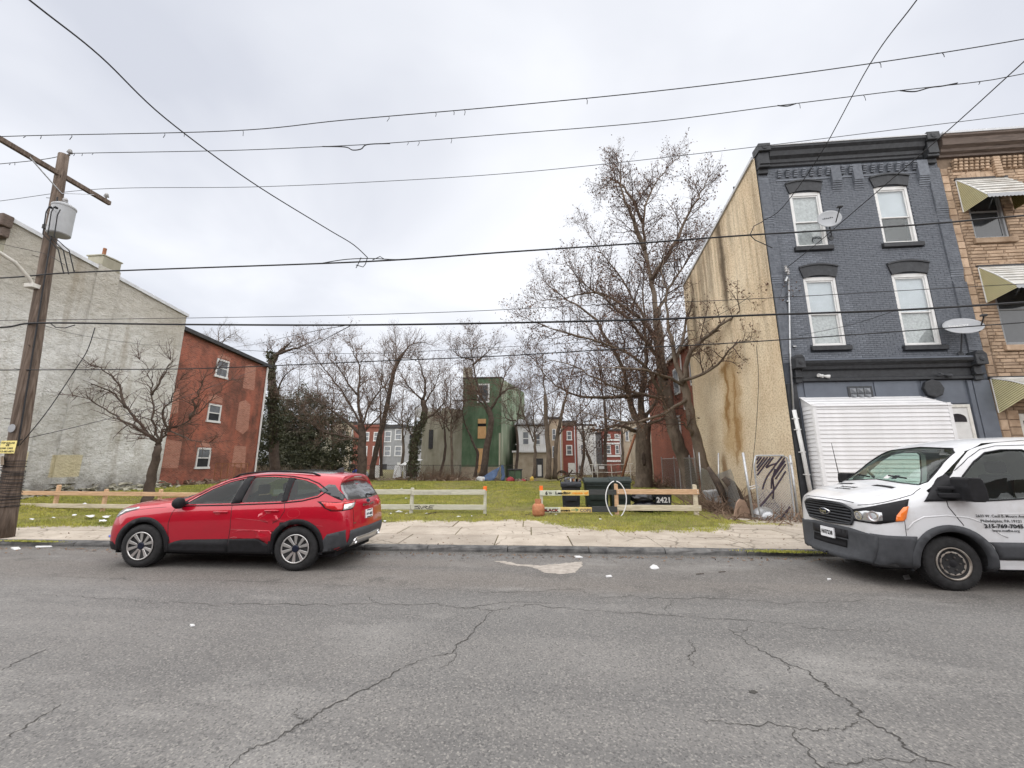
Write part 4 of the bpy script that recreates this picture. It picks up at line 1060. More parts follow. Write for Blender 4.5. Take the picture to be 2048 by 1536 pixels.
def awning(x0, x1, zt, zf, yf, drop, slat=.052):
    """sheet-metal awning: top, slatted cheeks, scalloped valance"""
    mb = MB(); zf2 = zf
    pr = [(FY - .02, zt), ((FY + yf) / 2, (zt + zf) / 2 + .05), (yf, zf)]
    mb.sheet([[(x0, a, b), (x1, a, b)] for a, b in pr]); aw = mb.build('awning', MAT['awning'], tan, solid=.02)
    for i in range(int((FY - yf) / .11)):
        t = (i + .5) * .11 / (FY - yf); y_ = FY - .02 + (yf - FY) * t; z_ = zt + (zf - zt) * t + .05 * math.sin(math.pi * t)
        MB().tube([(x0, y_, z_ + .015), (x1, y_, z_ + .015)], .014, 5).build('rib', MAT['awning'], aw)
    for xs_ in (x0, x1):
        mb = MB(); mb.prism([(xs_, FY - .02, zt), (xs_, yf, zf), (xs_, yf + .02, zf - .10), (xs_, FY - .02, zf - drop)], (.012, 0, 0)); mb.build('cheek', MAT['awning_gap'], aw)
        # slats run parallel to the roof slope
        n = int((zt - zf + drop) / slat); sg = -1 if xs_ == x0 else 1
        for i in range(n):
            za = zf - drop + i * slat + .01
            ya = FY - .02; slope = (zf - .10 - (zf - drop)) / ((yf + .02) - ya)
            # clip line z = za + slope*(y-ya) to the cheek
            ys = yf; zs = za + slope * (ys - ya); t_top = zt + (zf - zt) * (ys - ya) / (yf - ya)
            if zs > t_top:
                k_ = (zt - za) / (slope - (zf - zt) / (yf - ya)); ys = ya + k_; zs = za + slope * k_
            if abs(ys - ya) < .05: continue
            MB().bar((xs_ + sg * .006, ya, za), (xs_ + sg * .006, ys, zs), slat * .55, .012, (1, 0, 0)).build('slat', MAT['awning_slat'], aw)
    n = 14; top = []; bot = []
    for i in range(n * 4 + 1):
        x = x0 + (x1 - x0) * i / (n * 4); top.append((x, yf - .005, zf + .02)); bot.append((x, yf - .005, zf - .09 - .03 * abs(math.sin(math.pi * i / 4))))
    mb = MB(); mb.sheet([top, bot]); mb.build('valance', MAT['dish'], aw, solid=.012)
    MB().tube([(x0, FY - .02, zt), (x0, (FY + yf) / 2, (zt + zf) / 2 + .05), (x0, yf, zf)], .018, 6).build('edge_trim', MAT['white_trim'], aw)
    MB().tube([(x0 - .02, FY - .02, zf - drop), (x0 - .02, FY - .02, zt)], .016, 6).build('edge_trim', MAT['white_trim'], aw)
    MB().box(x0 - .05, x1 + .05, FY - .05, FY + .03, zt - .01, zt + .06).build('flashing', MAT['dark_roof'], aw)
awning(14.39, 15.95, 11.51, 10.40, 12.82, .14)
awning(14.42, 16.2, 8.21, 7.18, 12.72, .23)
awning(13.99, 16.6, 4.42, 3.94, 12.52, .62, slat=.062)
# front door under the lowest awning
mb = MB(); mb.box(14.55, 15.5, FY + .06, FY + .12, .9, 3.3); d = mb.build('door', MAT['off_white'], tan, bevel=.01)
for i in range(4):
    for j in range(2): MB().box(14.68 + i * .18, 14.83 + i * .18, FY + .05, FY + .065, 2.72 + j * .2, 2.88 + j * .2).build('pane', MAT['pane'], d)
MB().box(15.02, 15.10, FY + .03, FY + .06, 2.45, 2.53).build('knocker', MAT['ink'], d); MB().box(14.95, 15.2, FY + .045, FY + .06, 2.30, 2.34).build('mail_slot', MAT['ink'], d)

# ---- grey rendered house on the far left
GX = -21.0
grey = thing('stucco_house', 'tall house with a bare grey stucco side wall and chimney', 'house', (GX, 12.2, .35))
mb = MB(); gt = lambda y: 11.15 - (y - 12.2) / 7.9 * 0.95
rough_sheet(mb, lambda u, v: (GX, 20.1 - u * 7.9, -.1 + v * (gt(20.1 - u * 7.9) + .1)), 70, 100, 0.05, 9.0, (1, 0, 0))
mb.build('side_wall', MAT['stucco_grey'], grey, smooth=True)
mb = MB(); mb.prism([(GX - .05, 12.25, -.1), (GX - .05, 20.1, -.1), (GX - .05, 20.1, 10.15), (GX - .05, 12.25, 11.1)], (-10, 0, 0)); mb.build('body', MAT['stained'], grey)
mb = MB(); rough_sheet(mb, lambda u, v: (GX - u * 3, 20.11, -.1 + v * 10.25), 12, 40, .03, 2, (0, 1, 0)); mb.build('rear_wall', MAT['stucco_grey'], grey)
mb = MB(); mb.prism([(GX - .25, 12.2, 11.12), (GX - .25, 20.18, 10.17), (GX - .25, 20.18, 10.33), (GX - .25, 12.2, 11.28)], (.33, 0, 0)); mb.build('coping', MAT['roof_edge'], grey)
mb = MB(); mb.box(GX - 3, GX + .15, 11.85, 12.2, 10.8, 11.3); mb.box(GX - 3, GX + .08, 11.98, 12.22, 10.4, 10.8); mb.build('cornice', MAT['brown_cornice'], grey, bevel=.04)
mb = MB(); rough_sheet(mb, lambda u, v: (GX + .085, 16.25 - u * .95, 1.0 + v * 10.0), 10, 60, .03, 5, (1, 0, 0)); mb.box(GX - .1, GX + .075, 15.3, 16.25, .9, 11.0); mb.build('chimney_breast', MAT['stucco_grey'], grey, smooth=False)
mb = MB(); mb.box(GX - .75, GX + .09, 15.4, 16.2, 10.3, 11.45); mb.box(GX - .8, GX + .12, 15.35, 16.25, 11.45, 11.52); ch = mb.build('chimney', MAT['stained'], grey, bevel=.02)
MB().tube([(GX - .2, 15.6, 11.5), (GX - .2, 15.6, 11.95)], .07, 8).build('flue', MAT['rust'], ch)
MB().box(GX - .5, GX - .05, 15.85, 16.15, 11.56, 11.6).build('flue_cap', MAT['dark_roof'], ch)
mb = MB(); rough_sheet(mb, lambda u, v: (GX + .10 + .05 * (1 - v), 14.3 - u * 1.5, .0 + v * 5.6), 12, 40, .05, 6, (1, 0, 0)); mb.build('buttress', MAT['stucco_grey'], grey, smooth=True)

# ---- red brick rear house
RX = -22.6
redh = thing('brick_house', 'red brick house with three stacked white windows behind the grey house', 'house', (RX, 20.2, .4))
rt_ = lambda y: 9.95 - (y - 20.2) / 8.95 * 0.62
mb = MB(); mb.prism([(RX, 20.2, 0), (RX, 29.15, 0), (RX, 29.15, rt_(29.15)), (RX, 20.2, rt_(20.2))], (-7, 0, 0)); mb.build('wall', MAT['brick_red'], redh)
mb = MB(); mb.prism([(RX + .28, 20.2, rt_(20.2) - .02), (RX + .28, 29.4, rt_(29.4) - .02), (RX + .28, 29.4, rt_(29.4) + .22), (RX + .28, 20.2, rt_(20.2) + .22)], (-7.5, 0, 0)); mb.build('roof', MAT['dark_roof'], redh)
S = lambda zx, zy: (zx / 3.657, 640 + zy / 3.657)
def onred(zx, zy, dx=.0):
    p = atX(*S(zx, zy), RX); p.x = RX + dx; return p
for pts in ([(1795, 335), (1835, 322), (1872, 340), (1858, 515), (1775, 497)], [(1750, 600), (1795, 585), (1832, 622), (1815, 800), (1775, 835), (1722, 800)], [(1715, 920), (1800, 925), (1788, 1085), (1692, 1070)],
            [(1258, 490), (1315, 505), (1300, 680), (1228, 690)], [(1195, 870), (1330, 890), (1300, 1085), (1160, 1080)], [(1590, 262), (1632, 250), (1690, 285), (1682, 302), (1640, 280), (1592, 282)],
            [(1520, 585), (1530, 560), (1580, 548), (1630, 575), (1625, 612), (1560, 596)], [(1455, 915), (1490, 880), (1535, 895), (1540, 935), (1490, 925)]):
    mb = MB(); mb.prism([onred(x, y, .014) for x, y in pts], (-.05, 0, 0)); mb.build('bricked_opening', MAT['brick_infill'], redh)
for (a, b) in (((1588, 278), (1655, 432)), ((1527, 608), (1598, 752)), ((1445, 932), (1515, 1085))):
    p, q = onred(*a), onred(*b); y0, y1, z1, z0 = p.y, p.y + 1.05, p.z, q.z + .02
    mb = MB(); fwid = .10
    mb.box(RX - .02, RX + .05, y0, y0 + fwid, z0, z1); mb.box(RX - .02, RX + .05, y1 - fwid, y1, z0, z1); mb.box(RX - .02, RX + .052, y0, y1, z1 - .12, z1); mb.box(RX - .02, RX + .08, y0 - .05, y1 + .05, z0 - .05, z0 + .09)
    zm = (z0 + z1) / 2; mb.box(RX - .02, RX + .035, y0 + fwid, y1 - fwid, zm - .035, zm + .035)
    w = mb.build('window', MAT['white_trim'], redh)
    MB().box(RX - .01, RX + .012, y0 + fwid, y1 - fwid, zm + .03, z1 - .1).build('pane', MAT['pane_grey'], w); MB().box(RX - .01, RX + .008, y0 + fwid, y1 - fwid, z0 + .08, zm - .03).build('pane', MAT['pane_grey' if b[1] < 500 else 'pane'], w)
mb = MB(); mb.tube([(RX + .12, 29.1, 9.3), (RX + .12, 29.1, .4)], .065, 8); mb.build('downspout', MAT['white_trim'], redh)
# ------------------------------------------------------------------ vehicles
def crom(P, n):
    """Catmull-Rom densify a list of points (numpy rows)"""
    P = np.asarray(P, float); out = []
    for i in range(len(P) - 1):
        p0 = P[max(i - 1, 0)]; p1 = P[i]; p2 = P[i + 1]; p3 = P[min(i + 2, len(P) - 1)]
        for k in range(n):
            t = k / n
            out.append(0.5 * ((2*p1) + (-p0+p2)*t + (2*p0-5*p1+4*p2-p3)*t*t + (-p0+3*p1-3*p2+p3)*t**3))
    out.append(P[-1]); return np.array(out)
def loft_body(stations, ns=4, nl=2, bulge=(0.03, 0.03)):
    S = np.array(stations, float)                      # (n, lines, 3)
    S = crom(S.reshape(len(S), -1), ns).reshape(-1, S.shape[1], 3)
    S = np.array([crom(r, nl) for r in S]); m = S.shape[1]
    V = []; F = []
    for r in S:
        V += [(x, -y, z) for x, y, z in r] + [(x, y, z) for x, y, z in r[-2:0:-1]]
    k = 2 * m - 2
    for i in range(len(S) - 1):
        for j in range(k):
            j2 = (j + 1) % k; F.append((i*k+j, (i+1)*k+j, (i+1)*k+j2, i*k+j2))
    for end, sg in ((0, 1), (len(S) - 1, -1)):
        mid = {}
        for j in range(m):
            x, y, z = S[end][j]; 
            if j in (0, m - 1): mid[j] = end * k + j
            else: mid[j] = len(V); V.append((x + (-bulge[0] if end == 0 else bulge[1]) * (1 if y > .2 else y / .2), 0, z))
        for j in range(m - 1):
            a, b = end*k + j, end*k + j + 1
            c = end*k + (k - j) % k; d = end*k + (k - j - 1) % k
            f1 = [a, b, mid[j+1], mid[j]]; f2 = [mid[j], mid[j+1], d, c]
            for f in (f1, f2):
                g = [];
                for q in f:
                    if q not in g: g.append(q)
                if len(g) > 2: F.append(tuple(g if sg > 0 else g[::-1]))
    return V, F
def to_obj(V, F, name, mat):
    me = bpy.data.meshes.new(name); me.from_pydata([tuple(v) for v in V], [], F); me.update()
    bm = bmesh.new(); bm.from_mesh(me); bmesh.ops.recalc_face_normals(bm, faces=bm.faces); bm.to_mesh(me); bm.free()
    me.materials.append(mat); o = link(bpy.data.objects.new(name, me)); return o
def bool_cut(o, cutters):
    for c in cutters:
        m = o.modifiers.new('cut', 'BOOLEAN'); m.operation = 'DIFFERENCE'; m.solver = 'EXACT'; m.object = c
    dg = bpy.context.evaluated_depsgraph_get(); me = bpy.data.meshes.new_from_object(o.evaluated_get(dg))
    o.modifiers.clear(); old = o.data; o.data = me; me.name = old.name
    for c in cutters: bpy.data.objects.remove(c)
    return o
def smooth_by_angle(o, ang=35):
    me = o.data; me.polygons.foreach_set('use_smooth', [True] * len(me.polygons))
    bm = bmesh.new(); bm.from_mesh(me)
    for e in bm.edges:
        if len(e.link_faces) == 2 and e.calc_face_angle(0) > R(ang): e.smooth = False
    bm.to_mesh(me); bm.free()
TL = -0.235
def dark_bottom(o, z, wx=(), rr=.4):
    me = o.data; me.materials.append(MAT['rubber']); k = len(me.materials) - 1
    for p in me.polygons:
        c = p.center
        if c.z < z or any(math.hypot(c.x - w, c.z - .36) < rr for w in wx): p.material_index = k
class Skin:
    """lays panels, seams, lamps and lettering on a body surface"""
    def __init__(s, o): 
        s.bvh = BVHTree.FromPolygons([v.co.copy() for v in o.data.vertices], [tuple(p.vertices) for p in o.data.polygons])
    def hit(s, u, v, ax):
        if ax == 'side': o, d = Vector((u, -4, v)), Vector((0, 1, 0))
        elif ax == 'far': o, d = Vector((u, 4, v)), Vector((0, -1, 0))
        elif ax == 'rear': o, d = Vector((12, u, v)), Vector((-1, 0, 0))
        elif ax == 'front': o, d = Vector((-8, u, v)), Vector((1, 0, 0))
        elif ax == 'top': o, d = Vector((u, v, 6)), Vector((0, 0, -1))
        elif ax == 'frontq': o, d = Vector((-6, -6, v)) + Vector((.7071, -.7071, 0)) * u, Vector((.7071, .7071, 0))
        elif ax == 'rearq': o, d = Vector((9, -6, v)) + Vector((.7071, .7071, 0)) * u, Vector((-.7071, .7071, 0))
        p, n, _, _ = s.bvh.ray_cast(o, d)
        if p is None:
            p, n, _, _ = s.bvh.find_nearest(o + d * 5)
        if n.dot(d) > 0: n = -n
        return p, n
    def patch(s, poly, ax, off, res=0.08, skirt=0.03, fn=None, mb=None):
        poly = [Vector((a, b)) for a, b in poly]
        dense = []
        for a, b in zip(poly, poly[1:] + poly[:1]):
            n = max(1, int((b - a).length / res))
            dense += [a.lerp(b, i / n) for i in range(n)]
        pts = list(dense); nb = len(dense)
        x0, x1 = min(p.x for p in poly), max(p.x for p in poly); y0, y1 = min(p.y for p in poly), max(p.y for p in poly)
        def inside(p):
            c = False
            for a, b in zip(poly, poly[1:] + poly[:1]):
                if (a.y > p.y) != (b.y > p.y) and p.x < (b.x - a.x) * (p.y - a.y) / (b.y - a.y) + a.x: c = not c
            return c
        i = x0 + res / 2
        while i < x1:
            j = y0 + res / 2
            while j < y1:
                p = Vector((i, j))
                if inside(p) and min((p - q).length for q in dense) > res * .45: pts.append(p)
                j += res
            i += res
        vs, _, fs, *_ = geometry.delaunay_2d_cdt(pts, [], [list(range(nb))], 1, 1e-6)
        H = [s.hit(v.x, v.y, ax) for v in vs]
        out = []
        for v, (p, n) in zip(vs, H):
            o_ = off + (fn(v.x, v.y) if fn else 0); out.append(p + n * o_)
        mb = mb or MB(); base = len(mb.V)
        mb.add(out, [tuple(f) for f in fs])
        # skirt along open edges so that the panel has thickness
        cnt = {}
        for f in fs:
            for a, b in zip(f, list(f[1:]) + [f[0]]): cnt[(a, b)] = cnt.get((a, b), 0) + 1
        edges = [e for e in cnt if (e[1], e[0]) not in cnt]
        ids = sorted({i for e in edges for i in e}); rm = {i: k for k, i in enumerate(ids)}
        n0 = len(mb.V); mb.V.extend([tuple(out[i] - H[i][1] * skirt) for i in ids])
        mb.F.extend([(base + b, base + a, n0 + rm[a], n0 + rm[b]) for a, b in edges])
        return mb
    def seam(s, path, ax, r=0.004, off=0.0, step=0.05, mb=None):
        P = [Vector(p) for p in path]; L = []
        for a, b in zip(P, P[1:]):
            n = max(1, int((b - a).length / step)); L += [a.lerp(b, i / n) for i in range(n)]
        L.append(P[-1]); mb = mb or MB()
        pts = []
        for q in L:
            p, n = s.hit(q.x, q.y, ax); pts.append(p + n * off)
        mb.tube(pts, r, 5); return mb
    def text(s, txt, u, v, size, ax, off=0.006, width=None, bold=0.0, flip=1, slope=0.0):
        vs, fs = text_mesh(txt, size, bold, width); mb = MB(); out = []
        for q in vs:
            p, n = s.hit(u + flip * q.x, v + q.y + slope * q.x, ax); out.append(p + n * off)
        return mb.add(out, fs)
def prism_obj(poly, vec, name='cutter'):
    mb = MB(); mb.prism(poly, vec); return to_obj(mb.V, mb.F, name, MAT['black'])
def cyl_obj(c, ax, r, L, n=40):
    mb = MB(); mb.lathe([(r, 0), (r, L)], c, ax, n); return to_obj(mb.V, mb.F, 'cutter', MAT['black'])
def poly_cutter(poly, y0, y1):
    return prism_obj([(a, y0, b) for a, b in poly], (0, y1 - y0, 0))
def ring(cx, cz, r0, r1, a0, a1, n=22, ex=1.0):
    A = [a0 + (a1 - a0) * i / n for i in range(n + 1)]
    return [(cx + r1 * math.cos(t), cz + r1 * math.sin(t) * ex) for t in A] + [(cx + r0 * math.cos(t), cz + r0 * math.sin(t) * ex) for t in reversed(A)]
def wheel(parent, x, y, out, Rr, w, kind):
    """out = -1 for the near side; axle along y"""
    ax = (0, out, 0); c = (x, y, Rr)
    mb = MB(); h = w / 2; rr = Rr
    ri = Rr * (0.655 if kind == 'alloy' else 0.60)
    mb.lathe([(ri, -h + .01), (ri + .03, -h), (rr - .03, -h), (rr - .008, -h + .02), (rr, -h + .05), (rr, h - .05), (rr - .008, h - .02), (rr - .035, h), (ri + .05, h + .006), (ri + .01, h - .004), (ri, h - .015)], c, ax, 40)
    wl_ = mb.build('wheel', MAT['rubber'], parent, smooth=True)
    mb = MB()                                     # tread grooves
    for k_ in range(60):
        t = 2 * math.pi * k_ / 60; d = Vector((math.cos(t), 0, math.sin(t))); p = Vector(c) + d * (rr - .003)
        mb.bar(p + Vector((0, -h * .8, 0)), p + Vector((0, h * .8, 0)), .018, .012, d)
    tag(mb.build('tread', MAT['rubber'], wl_), kind='stuff')
    o = Vector(c)
    def loc(r, t, d): return o + Vector((math.cos(t) * r, out * d, math.sin(t) * r))
    if kind == 'alloy':
        mb = MB(); mb.lathe([(.001, h - .09), (ri * .9, h - .09), (ri - .005, h - .05), (ri, h - .012), (ri + .004, h + .004), (ri - .012, h + .008), (ri - .02, h - .03)], c, ax, 40, cap=False); mb.build('rim', MAT['black'], wl_, smooth=True)
        mb = MB(); mb.lathe([(ri + .002, h + .003), (ri - .002, h + .010), (ri - .016, h + .010), (ri - .020, h + .0)], c, ax, 40, cap=False); mb.build('rim_lip', MAT['alloy'], wl_, smooth=True)
        for k_ in range(5):
            t0 = math.pi / 2 + 2 * math.pi * k_ / 5 + .3
            for s_ in (-1, 1):
                a_in, a_out = t0 + s_ * .17, t0 + s_ * .30; wi, wo = .022, .030
                def q(r, t, w_, d): 
                    tn = Vector((-math.sin(t), 0, math.cos(t))); return loc(r, t, d) + tn * w_
                f = [q(.055, a_in, -wi*.7, h - .016), q(.055, a_in, wi*.7, h - .016), q(ri - .012, a_out, wo, h + .006), q(ri - .012, a_out, -wo * .9, h + .006)]
                mb = MB(); mb.prism(f, (0, -out * .035, 0)); mb.build('spoke', MAT['alloy'], wl_, bevel=.003, seg=1)
        mb = MB(); mb.lathe([(.06, h - .05), (.06, h - .012), (.05, h - .004), (.001, h - .002)], c, ax, 20); mb.build('hub_cap', MAT['badge_blue'], wl_)
        for k_ in range(5): mb = MB(); mb.lathe([(.011, h - .03), (.011, h - .008), (.001, h - .006)], loc(.078, 2 * math.pi * k_ / 5 + .3, 0), ax, 6); mb.build('lug_nut', MAT['chrome'], wl_)
    else:
        mb = MB(); mb.lathe([(.001, h - .06), (ri * .52, h - .06), (ri * .60, h - .02), (ri * .72, h - .005), (ri * .82, h - .045), (ri * .9, h - .06), (ri - .004, h - .02), (ri + .003, h + .004), (ri - .012, h + .008), (ri - .02, h - .03)], c, ax, 40, cap=False); mb.build('rim', MAT['rim_steel'], wl_, smooth=True)
        mb = MB(); mb.lathe([(ri * .50, h - .06), (ri * .50, h - .035), (ri * .42, h - .02), (ri * .30, h - .025), (ri * .2, h - .01), (.001, h - .008)], c, ax, 30); mb.build('hub_cap', MAT['black'], wl_, smooth=True)
        for k_ in range(5): mb = MB(); mb.lathe([(.016, h - .03), (.014, h - .004), (.001, h)], loc(ri * .40, 2 * math.pi * k_ / 5, 0), ax, 6); mb.build('lug_nut', MAT['iron'], wl_)
        for k_ in range(12): mb = MB(); mb.lathe([(.019, h - .012), (.001, h - .008)], loc(ri * .70, 2 * math.pi * k_ / 12, .0), ax, 10); mb.build('vent_hole', MAT['dark_room'], wl_)
    return wl_
MAT['rim_steel'] = M('dirty_steel_rim', (0.30, 0.27, 0.24), (0.45, 0.42, 0.38), scale=6, rough=0.5, metal=0.5, dirt=((0.16, 0.11, 0.07), 0.7))
def seats(parent, xs, ys, z0, zt, mat='seat'):
    for x in xs:
        for y in ys:
            mb = MB(); mb.prism([(x, y - .24, z0), (x + .12, y - .24, z0), (x + .30, y - .22, zt - .2), (x + .20, y - .22, zt - .2)], (0, .46, 0)); mb.box(x - .45, x + .1, y - .24, y + .24, z0, z0 + .14)
            st_ = mb.build('seat', MAT[mat], parent, bevel=.04)
            mb = MB(); mb.box(x + .21, x + .31, y - .13, y + .13, zt - .18, zt); mb.build('headrest', MAT[mat], st_, bevel=.04)

# ================= red crossover
def make_suv():
    t = thing('parked_car', 'red crossover with dented rear door and split spoke alloy wheels parked at the kerb', 'car', (-7.235, 7.66, 0), rz=R(0.6), scale=(1.06, .95, 1.0))
    def st(x, b1, sill, low, mid, sh, belt, pil, rail, rm, c, zb=.24, dx=None):
        L = [(0, zb), b1, sill, low, mid, sh, belt, pil, rail, rm, (0, c)]
        d = dx or [0] * 11
        return [(x + d[i], L[i][0], L[i][1]) for i in range(11)]
    T = [
     st(-.93, (.45,.30), (.56,.36), (.62,.48), (.62,.62), (.58,.74), (.53,.83), (.45,.90), (.35,.925), (.18,.935), .94, .30, [0,.10,.13,.15,.15,.13,.10,.07,.04,.01,0]),
     st(-.83, (.66,.25), (.78,.33), (.83,.48), (.83,.66), (.79,.79), (.73,.89), (.62,.97), (.46,1.005), (.22,1.025), 1.03, .25, [0,.06,.07,.08,.08,.07,.06,.05,.03,0,0]),
     st(-.45, (.76,.24), (.88,.32), (.915,.50), (.915,.70), (.885,.86), (.81,.985), (.66,1.045), (.48,1.075), (.24,1.095), 1.10),
     st(.10, (.80,.24), (.89,.32), (.925,.52), (.935,.74), (.905,.91), (.845,1.02), (.71,1.09), (.5,1.125), (.25,1.14), 1.145),
     st(.48, (.80,.24), (.89,.32), (.92,.52), (.937,.75), (.91,.94), (.868,1.03), (.78,1.10), (.62,1.17), (.33,1.19), 1.195),
     st(.92, (.80,.24), (.89,.32), (.91,.50), (.937,.75), (.913,.96), (.876,1.045), (.80,1.215), (.665,1.375), (.36,1.405), 1.415),
     st(1.32, (.80,.24), (.89,.32), (.91,.50), (.937,.76), (.915,.97), (.88,1.06), (.80,1.29), (.645,1.525), (.38,1.57), 1.585),
     st(1.85, (.80,.24), (.89,.32), (.91,.50), (.937,.77), (.917,.99), (.885,1.08), (.80,1.335), (.635,1.595), (.38,1.64), 1.652),
     st(2.40, (.80,.24), (.89,.32), (.92,.50), (.94,.79), (.92,1.01), (.886,1.105), (.79,1.35), (.63,1.59), (.38,1.637), 1.65),
     st(2.95, (.79,.25), (.89,.34), (.925,.55), (.94,.82), (.918,1.04), (.878,1.14), (.775,1.35), (.61,1.555), (.37,1.605), 1.62),
     st(3.28, (.76,.28), (.87,.38), (.91,.58), (.925,.84), (.895,1.06), (.845,1.165), (.745,1.335), (.59,1.505), (.36,1.565), 1.58, .27),
     st(3.50, (.70,.33), (.80,.43), (.85,.60), (.865,.84), (.82,1.05), (.77,1.155), (.69,1.30), (.55,1.42), (.33,1.475), 1.49, .31, [0,0,0,.02,.02,.0,-.04,-.13,-.24,-.25,-.25]),
     st(3.64, (.60,.38), (.68,.45), (.71,.60), (.71,.82), (.67,1.02), (.63,1.11), (.57,1.25), (.47,1.36), (.3,1.40), 1.41, .36, [-.02,-.04,0,.03,.0,-.02,-.07,-.21,-.35,-.37,-.37]),
    ]
    V, F = loft_body(T, 4, 2, (.05, .05))
    body = to_obj(V, F, 'body', MAT['red_paint'])
    sk = Skin(body)
    WX = (0.0, 2.71); WR = .362
    front_w = [(.60,1.065),(.80,1.20),(1.02,1.335),(1.28,1.455),(1.56,1.525),(1.47,1.095)]
    rear_w = [(1.63,1.105),(1.70,1.545),(2.05,1.552),(2.34,1.535),(2.36,1.135)]
    quarter = [(2.46,1.145),(2.45,1.525),(2.66,1.49),(2.86,1.42),(3.02,1.32),(2.96,1.235),(2.72,1.175)]
    cut = [cyl_obj((x, y, WR), (0, 1 if y > 0 else -1, 0), WR + .055, .7) for x in WX for y in (.55, -.55)]
    cab = [(.78,.62),(.72,1.05),(1.36,1.49),(1.8,1.56),(2.45,1.555),(3.08,1.38),(3.2,.95),(3.0,.62)]
    wv = lambda z: .82 if z < 1.08 else .82 - (z - 1.08) * .42
    n = len(cab); CV = [(a, -wv(b), b) for a, b in cab] + [(a, wv(b), b) for a, b in cab]
    CF = [tuple(range(n)), tuple(range(2*n-1, n-1, -1))] + [((i+1) % n, i, n+i, n+(i+1) % n) for i in range(n)]
    cut.append(to_obj(CV, CF, 'cutter', MAT['black']))
    for w in (front_w, rear_w, quarter): cut.append(poly_cutter(w, -1.3, 1.3))
    bool_cut(body, cut); smooth_by_angle(body, 32); dark_bottom(body, .33, WX, WR + .075); body.parent = t
    # black surround and glass
    sur = [(.50,1.035),(.72,1.19),(.98,1.345),(1.26,1.475),(1.58,1.553),(2.05,1.58),(2.38,1.562),(2.68,1.515),(2.90,1.44),(3.09,1.335),(3.12,1.31),(2.98,1.212),(2.72,1.145),(2.36,1.105),(1.5,1.065),(.9,1.045)]
    for ax in ('side', 'far'):
        mb = MB()
        sk.seam([(.50,1.035),(.72,1.19),(.98,1.345),(1.26,1.475),(1.58,1.553),(2.05,1.58),(2.38,1.562),(2.68,1.515),(2.90,1.44),(3.11,1.315)], ax, .012, .0, mb=mb)
        sk.seam([(3.11,1.315),(2.98,1.212),(2.72,1.145),(2.36,1.105),(1.5,1.065),(.5,1.035)], ax, .012, .0, mb=mb)
        mb.build('window_trim', MAT['black'], t, smooth=True)
        sk.patch([(1.47,1.085),(1.56,1.535),(1.70,1.55),(1.63,1.095)], ax, .006, .06).build('pillar_cover', MAT['black'], t, smooth=True)
        sk.patch([(2.36,1.125),(2.34,1.54),(2.45,1.53),(2.46,1.135)], ax, .006, .06).build('pillar_cover', MAT['black'], t, smooth=True)
        sk.patch([(.46,1.03),(.64,1.15),(.66,1.065),(.60,1.045)], ax, .007, .05).build('mirror_base', MAT['black'], t, smooth=True)
        for w, m_ in ((front_w, 'glass_car'), (rear_w, 'glass_car'), (quarter, 'glass_dark')):
            sk.patch(w, ax, -.004, .06, .0).build('window_glass', MAT[m_], t, smooth=True)
    # windshield and rear glass
    sk.patch([(-.60,1.13),(-.54,1.48),(0,1.555),(.54,1.48),(.60,1.13),(0,1.17)], 'front', .006, .1).build('windshield', MAT['glass_dark'], t, smooth=True)
    sk.patch([(-.69,1.15),(-.66,1.33),(-.55,1.43),(0,1.47),(.55,1.43),(.66,1.33),(.69,1.15),(0,1.125)], 'rear', .008, .07).build('rear_window', MAT['hatch_glass'], t, smooth=True)
    sk.patch([(2.94,1.32),(3.08,1.42),(3.22,1.41),(3.50,1.18),(3.46,1.145),(3.30,1.20)], 'side', .007, .06).build('rear_quarter_glass', MAT['pane'], t, smooth=True)
    # roof, rails, fin, spoiler
    sk.patch([(1.30,-.50),(1.30,.50),(2.75,.47),(2.95,.40),(2.95,-.40),(2.75,-.47)], 'top', .006, .12).build('black_roof', MAT['hatch_glass'], t, smooth=True)
    for y in (-.60, .60):
        pts = []
        for x in np.linspace(1.25, 2.85, 14):
            p, nn = sk.hit(x, y, 'top'); e = min(1, min(x - 1.25, 2.85 - x) / .12); pts.append(p + Vector((0, 0, .035 * e)))
        MB().tube(pts, .018, 6).build('roof_rail', MAT['black'], t, smooth=True)
    p, _ = sk.hit(2.9, 0, 'top'); MB().prism([(2.80, -.025, p.z - .01), (3.0, -.025, p.z - .03), (2.98, -.015, p.z + .09), (2.92, -.015, p.z + .075)], (0, .05, 0)).build('antenna_fin', MAT['grey_plastic'], t, bevel=.01)
    rows = []
    for y in np.linspace(-.60, .60, 13):
        e = 1 - (abs(y) / .60) ** 4 * .35; zt = 1.595 - .11 * (abs(y) / .6) ** 2.2
        rows.append([(2.92, y, zt + .02), (3.12, y, zt + .008), (3.17 + .17 * e, y, zt - .025), (3.17 + .16 * e, y, zt - .06), (3.10, y, zt - .09), (2.92, y, zt - .05)])
    mb = MB(); mb.sheet(rows); mb.build('spoiler', MAT['red_paint'], t, smooth=True)
    MB().box(3.285, 3.338, -.16, .16, 1.53, 1.55).build('brake_light', MAT['taillight_clear'], t)
    # lamps
    # tail lamps wrap round the corner
    for pts, m_, o_ in (([(-.40,1.14),(-.10,1.125),(.20,1.13),(.34,1.125),(.28,1.03),(.20,.99),(.0,.975),(-.20,.98),(-.31,1.03)], 'black', .004),
                        ([(-.35,1.125),(-.10,1.11),(.04,1.113),(.02,1.005),(.0,.988),(-.18,.993),(-.28,1.03)], 'taillight_red', .014),
                        ([(.045,1.08),(.31,1.088),(.26,1.03),(.19,1.003),(.025,.99)], 'taillight_clear', .014), ([(.045,1.115),(.32,1.118),(.30,1.092),(.045,1.083)], 'taillight_red', .014)):
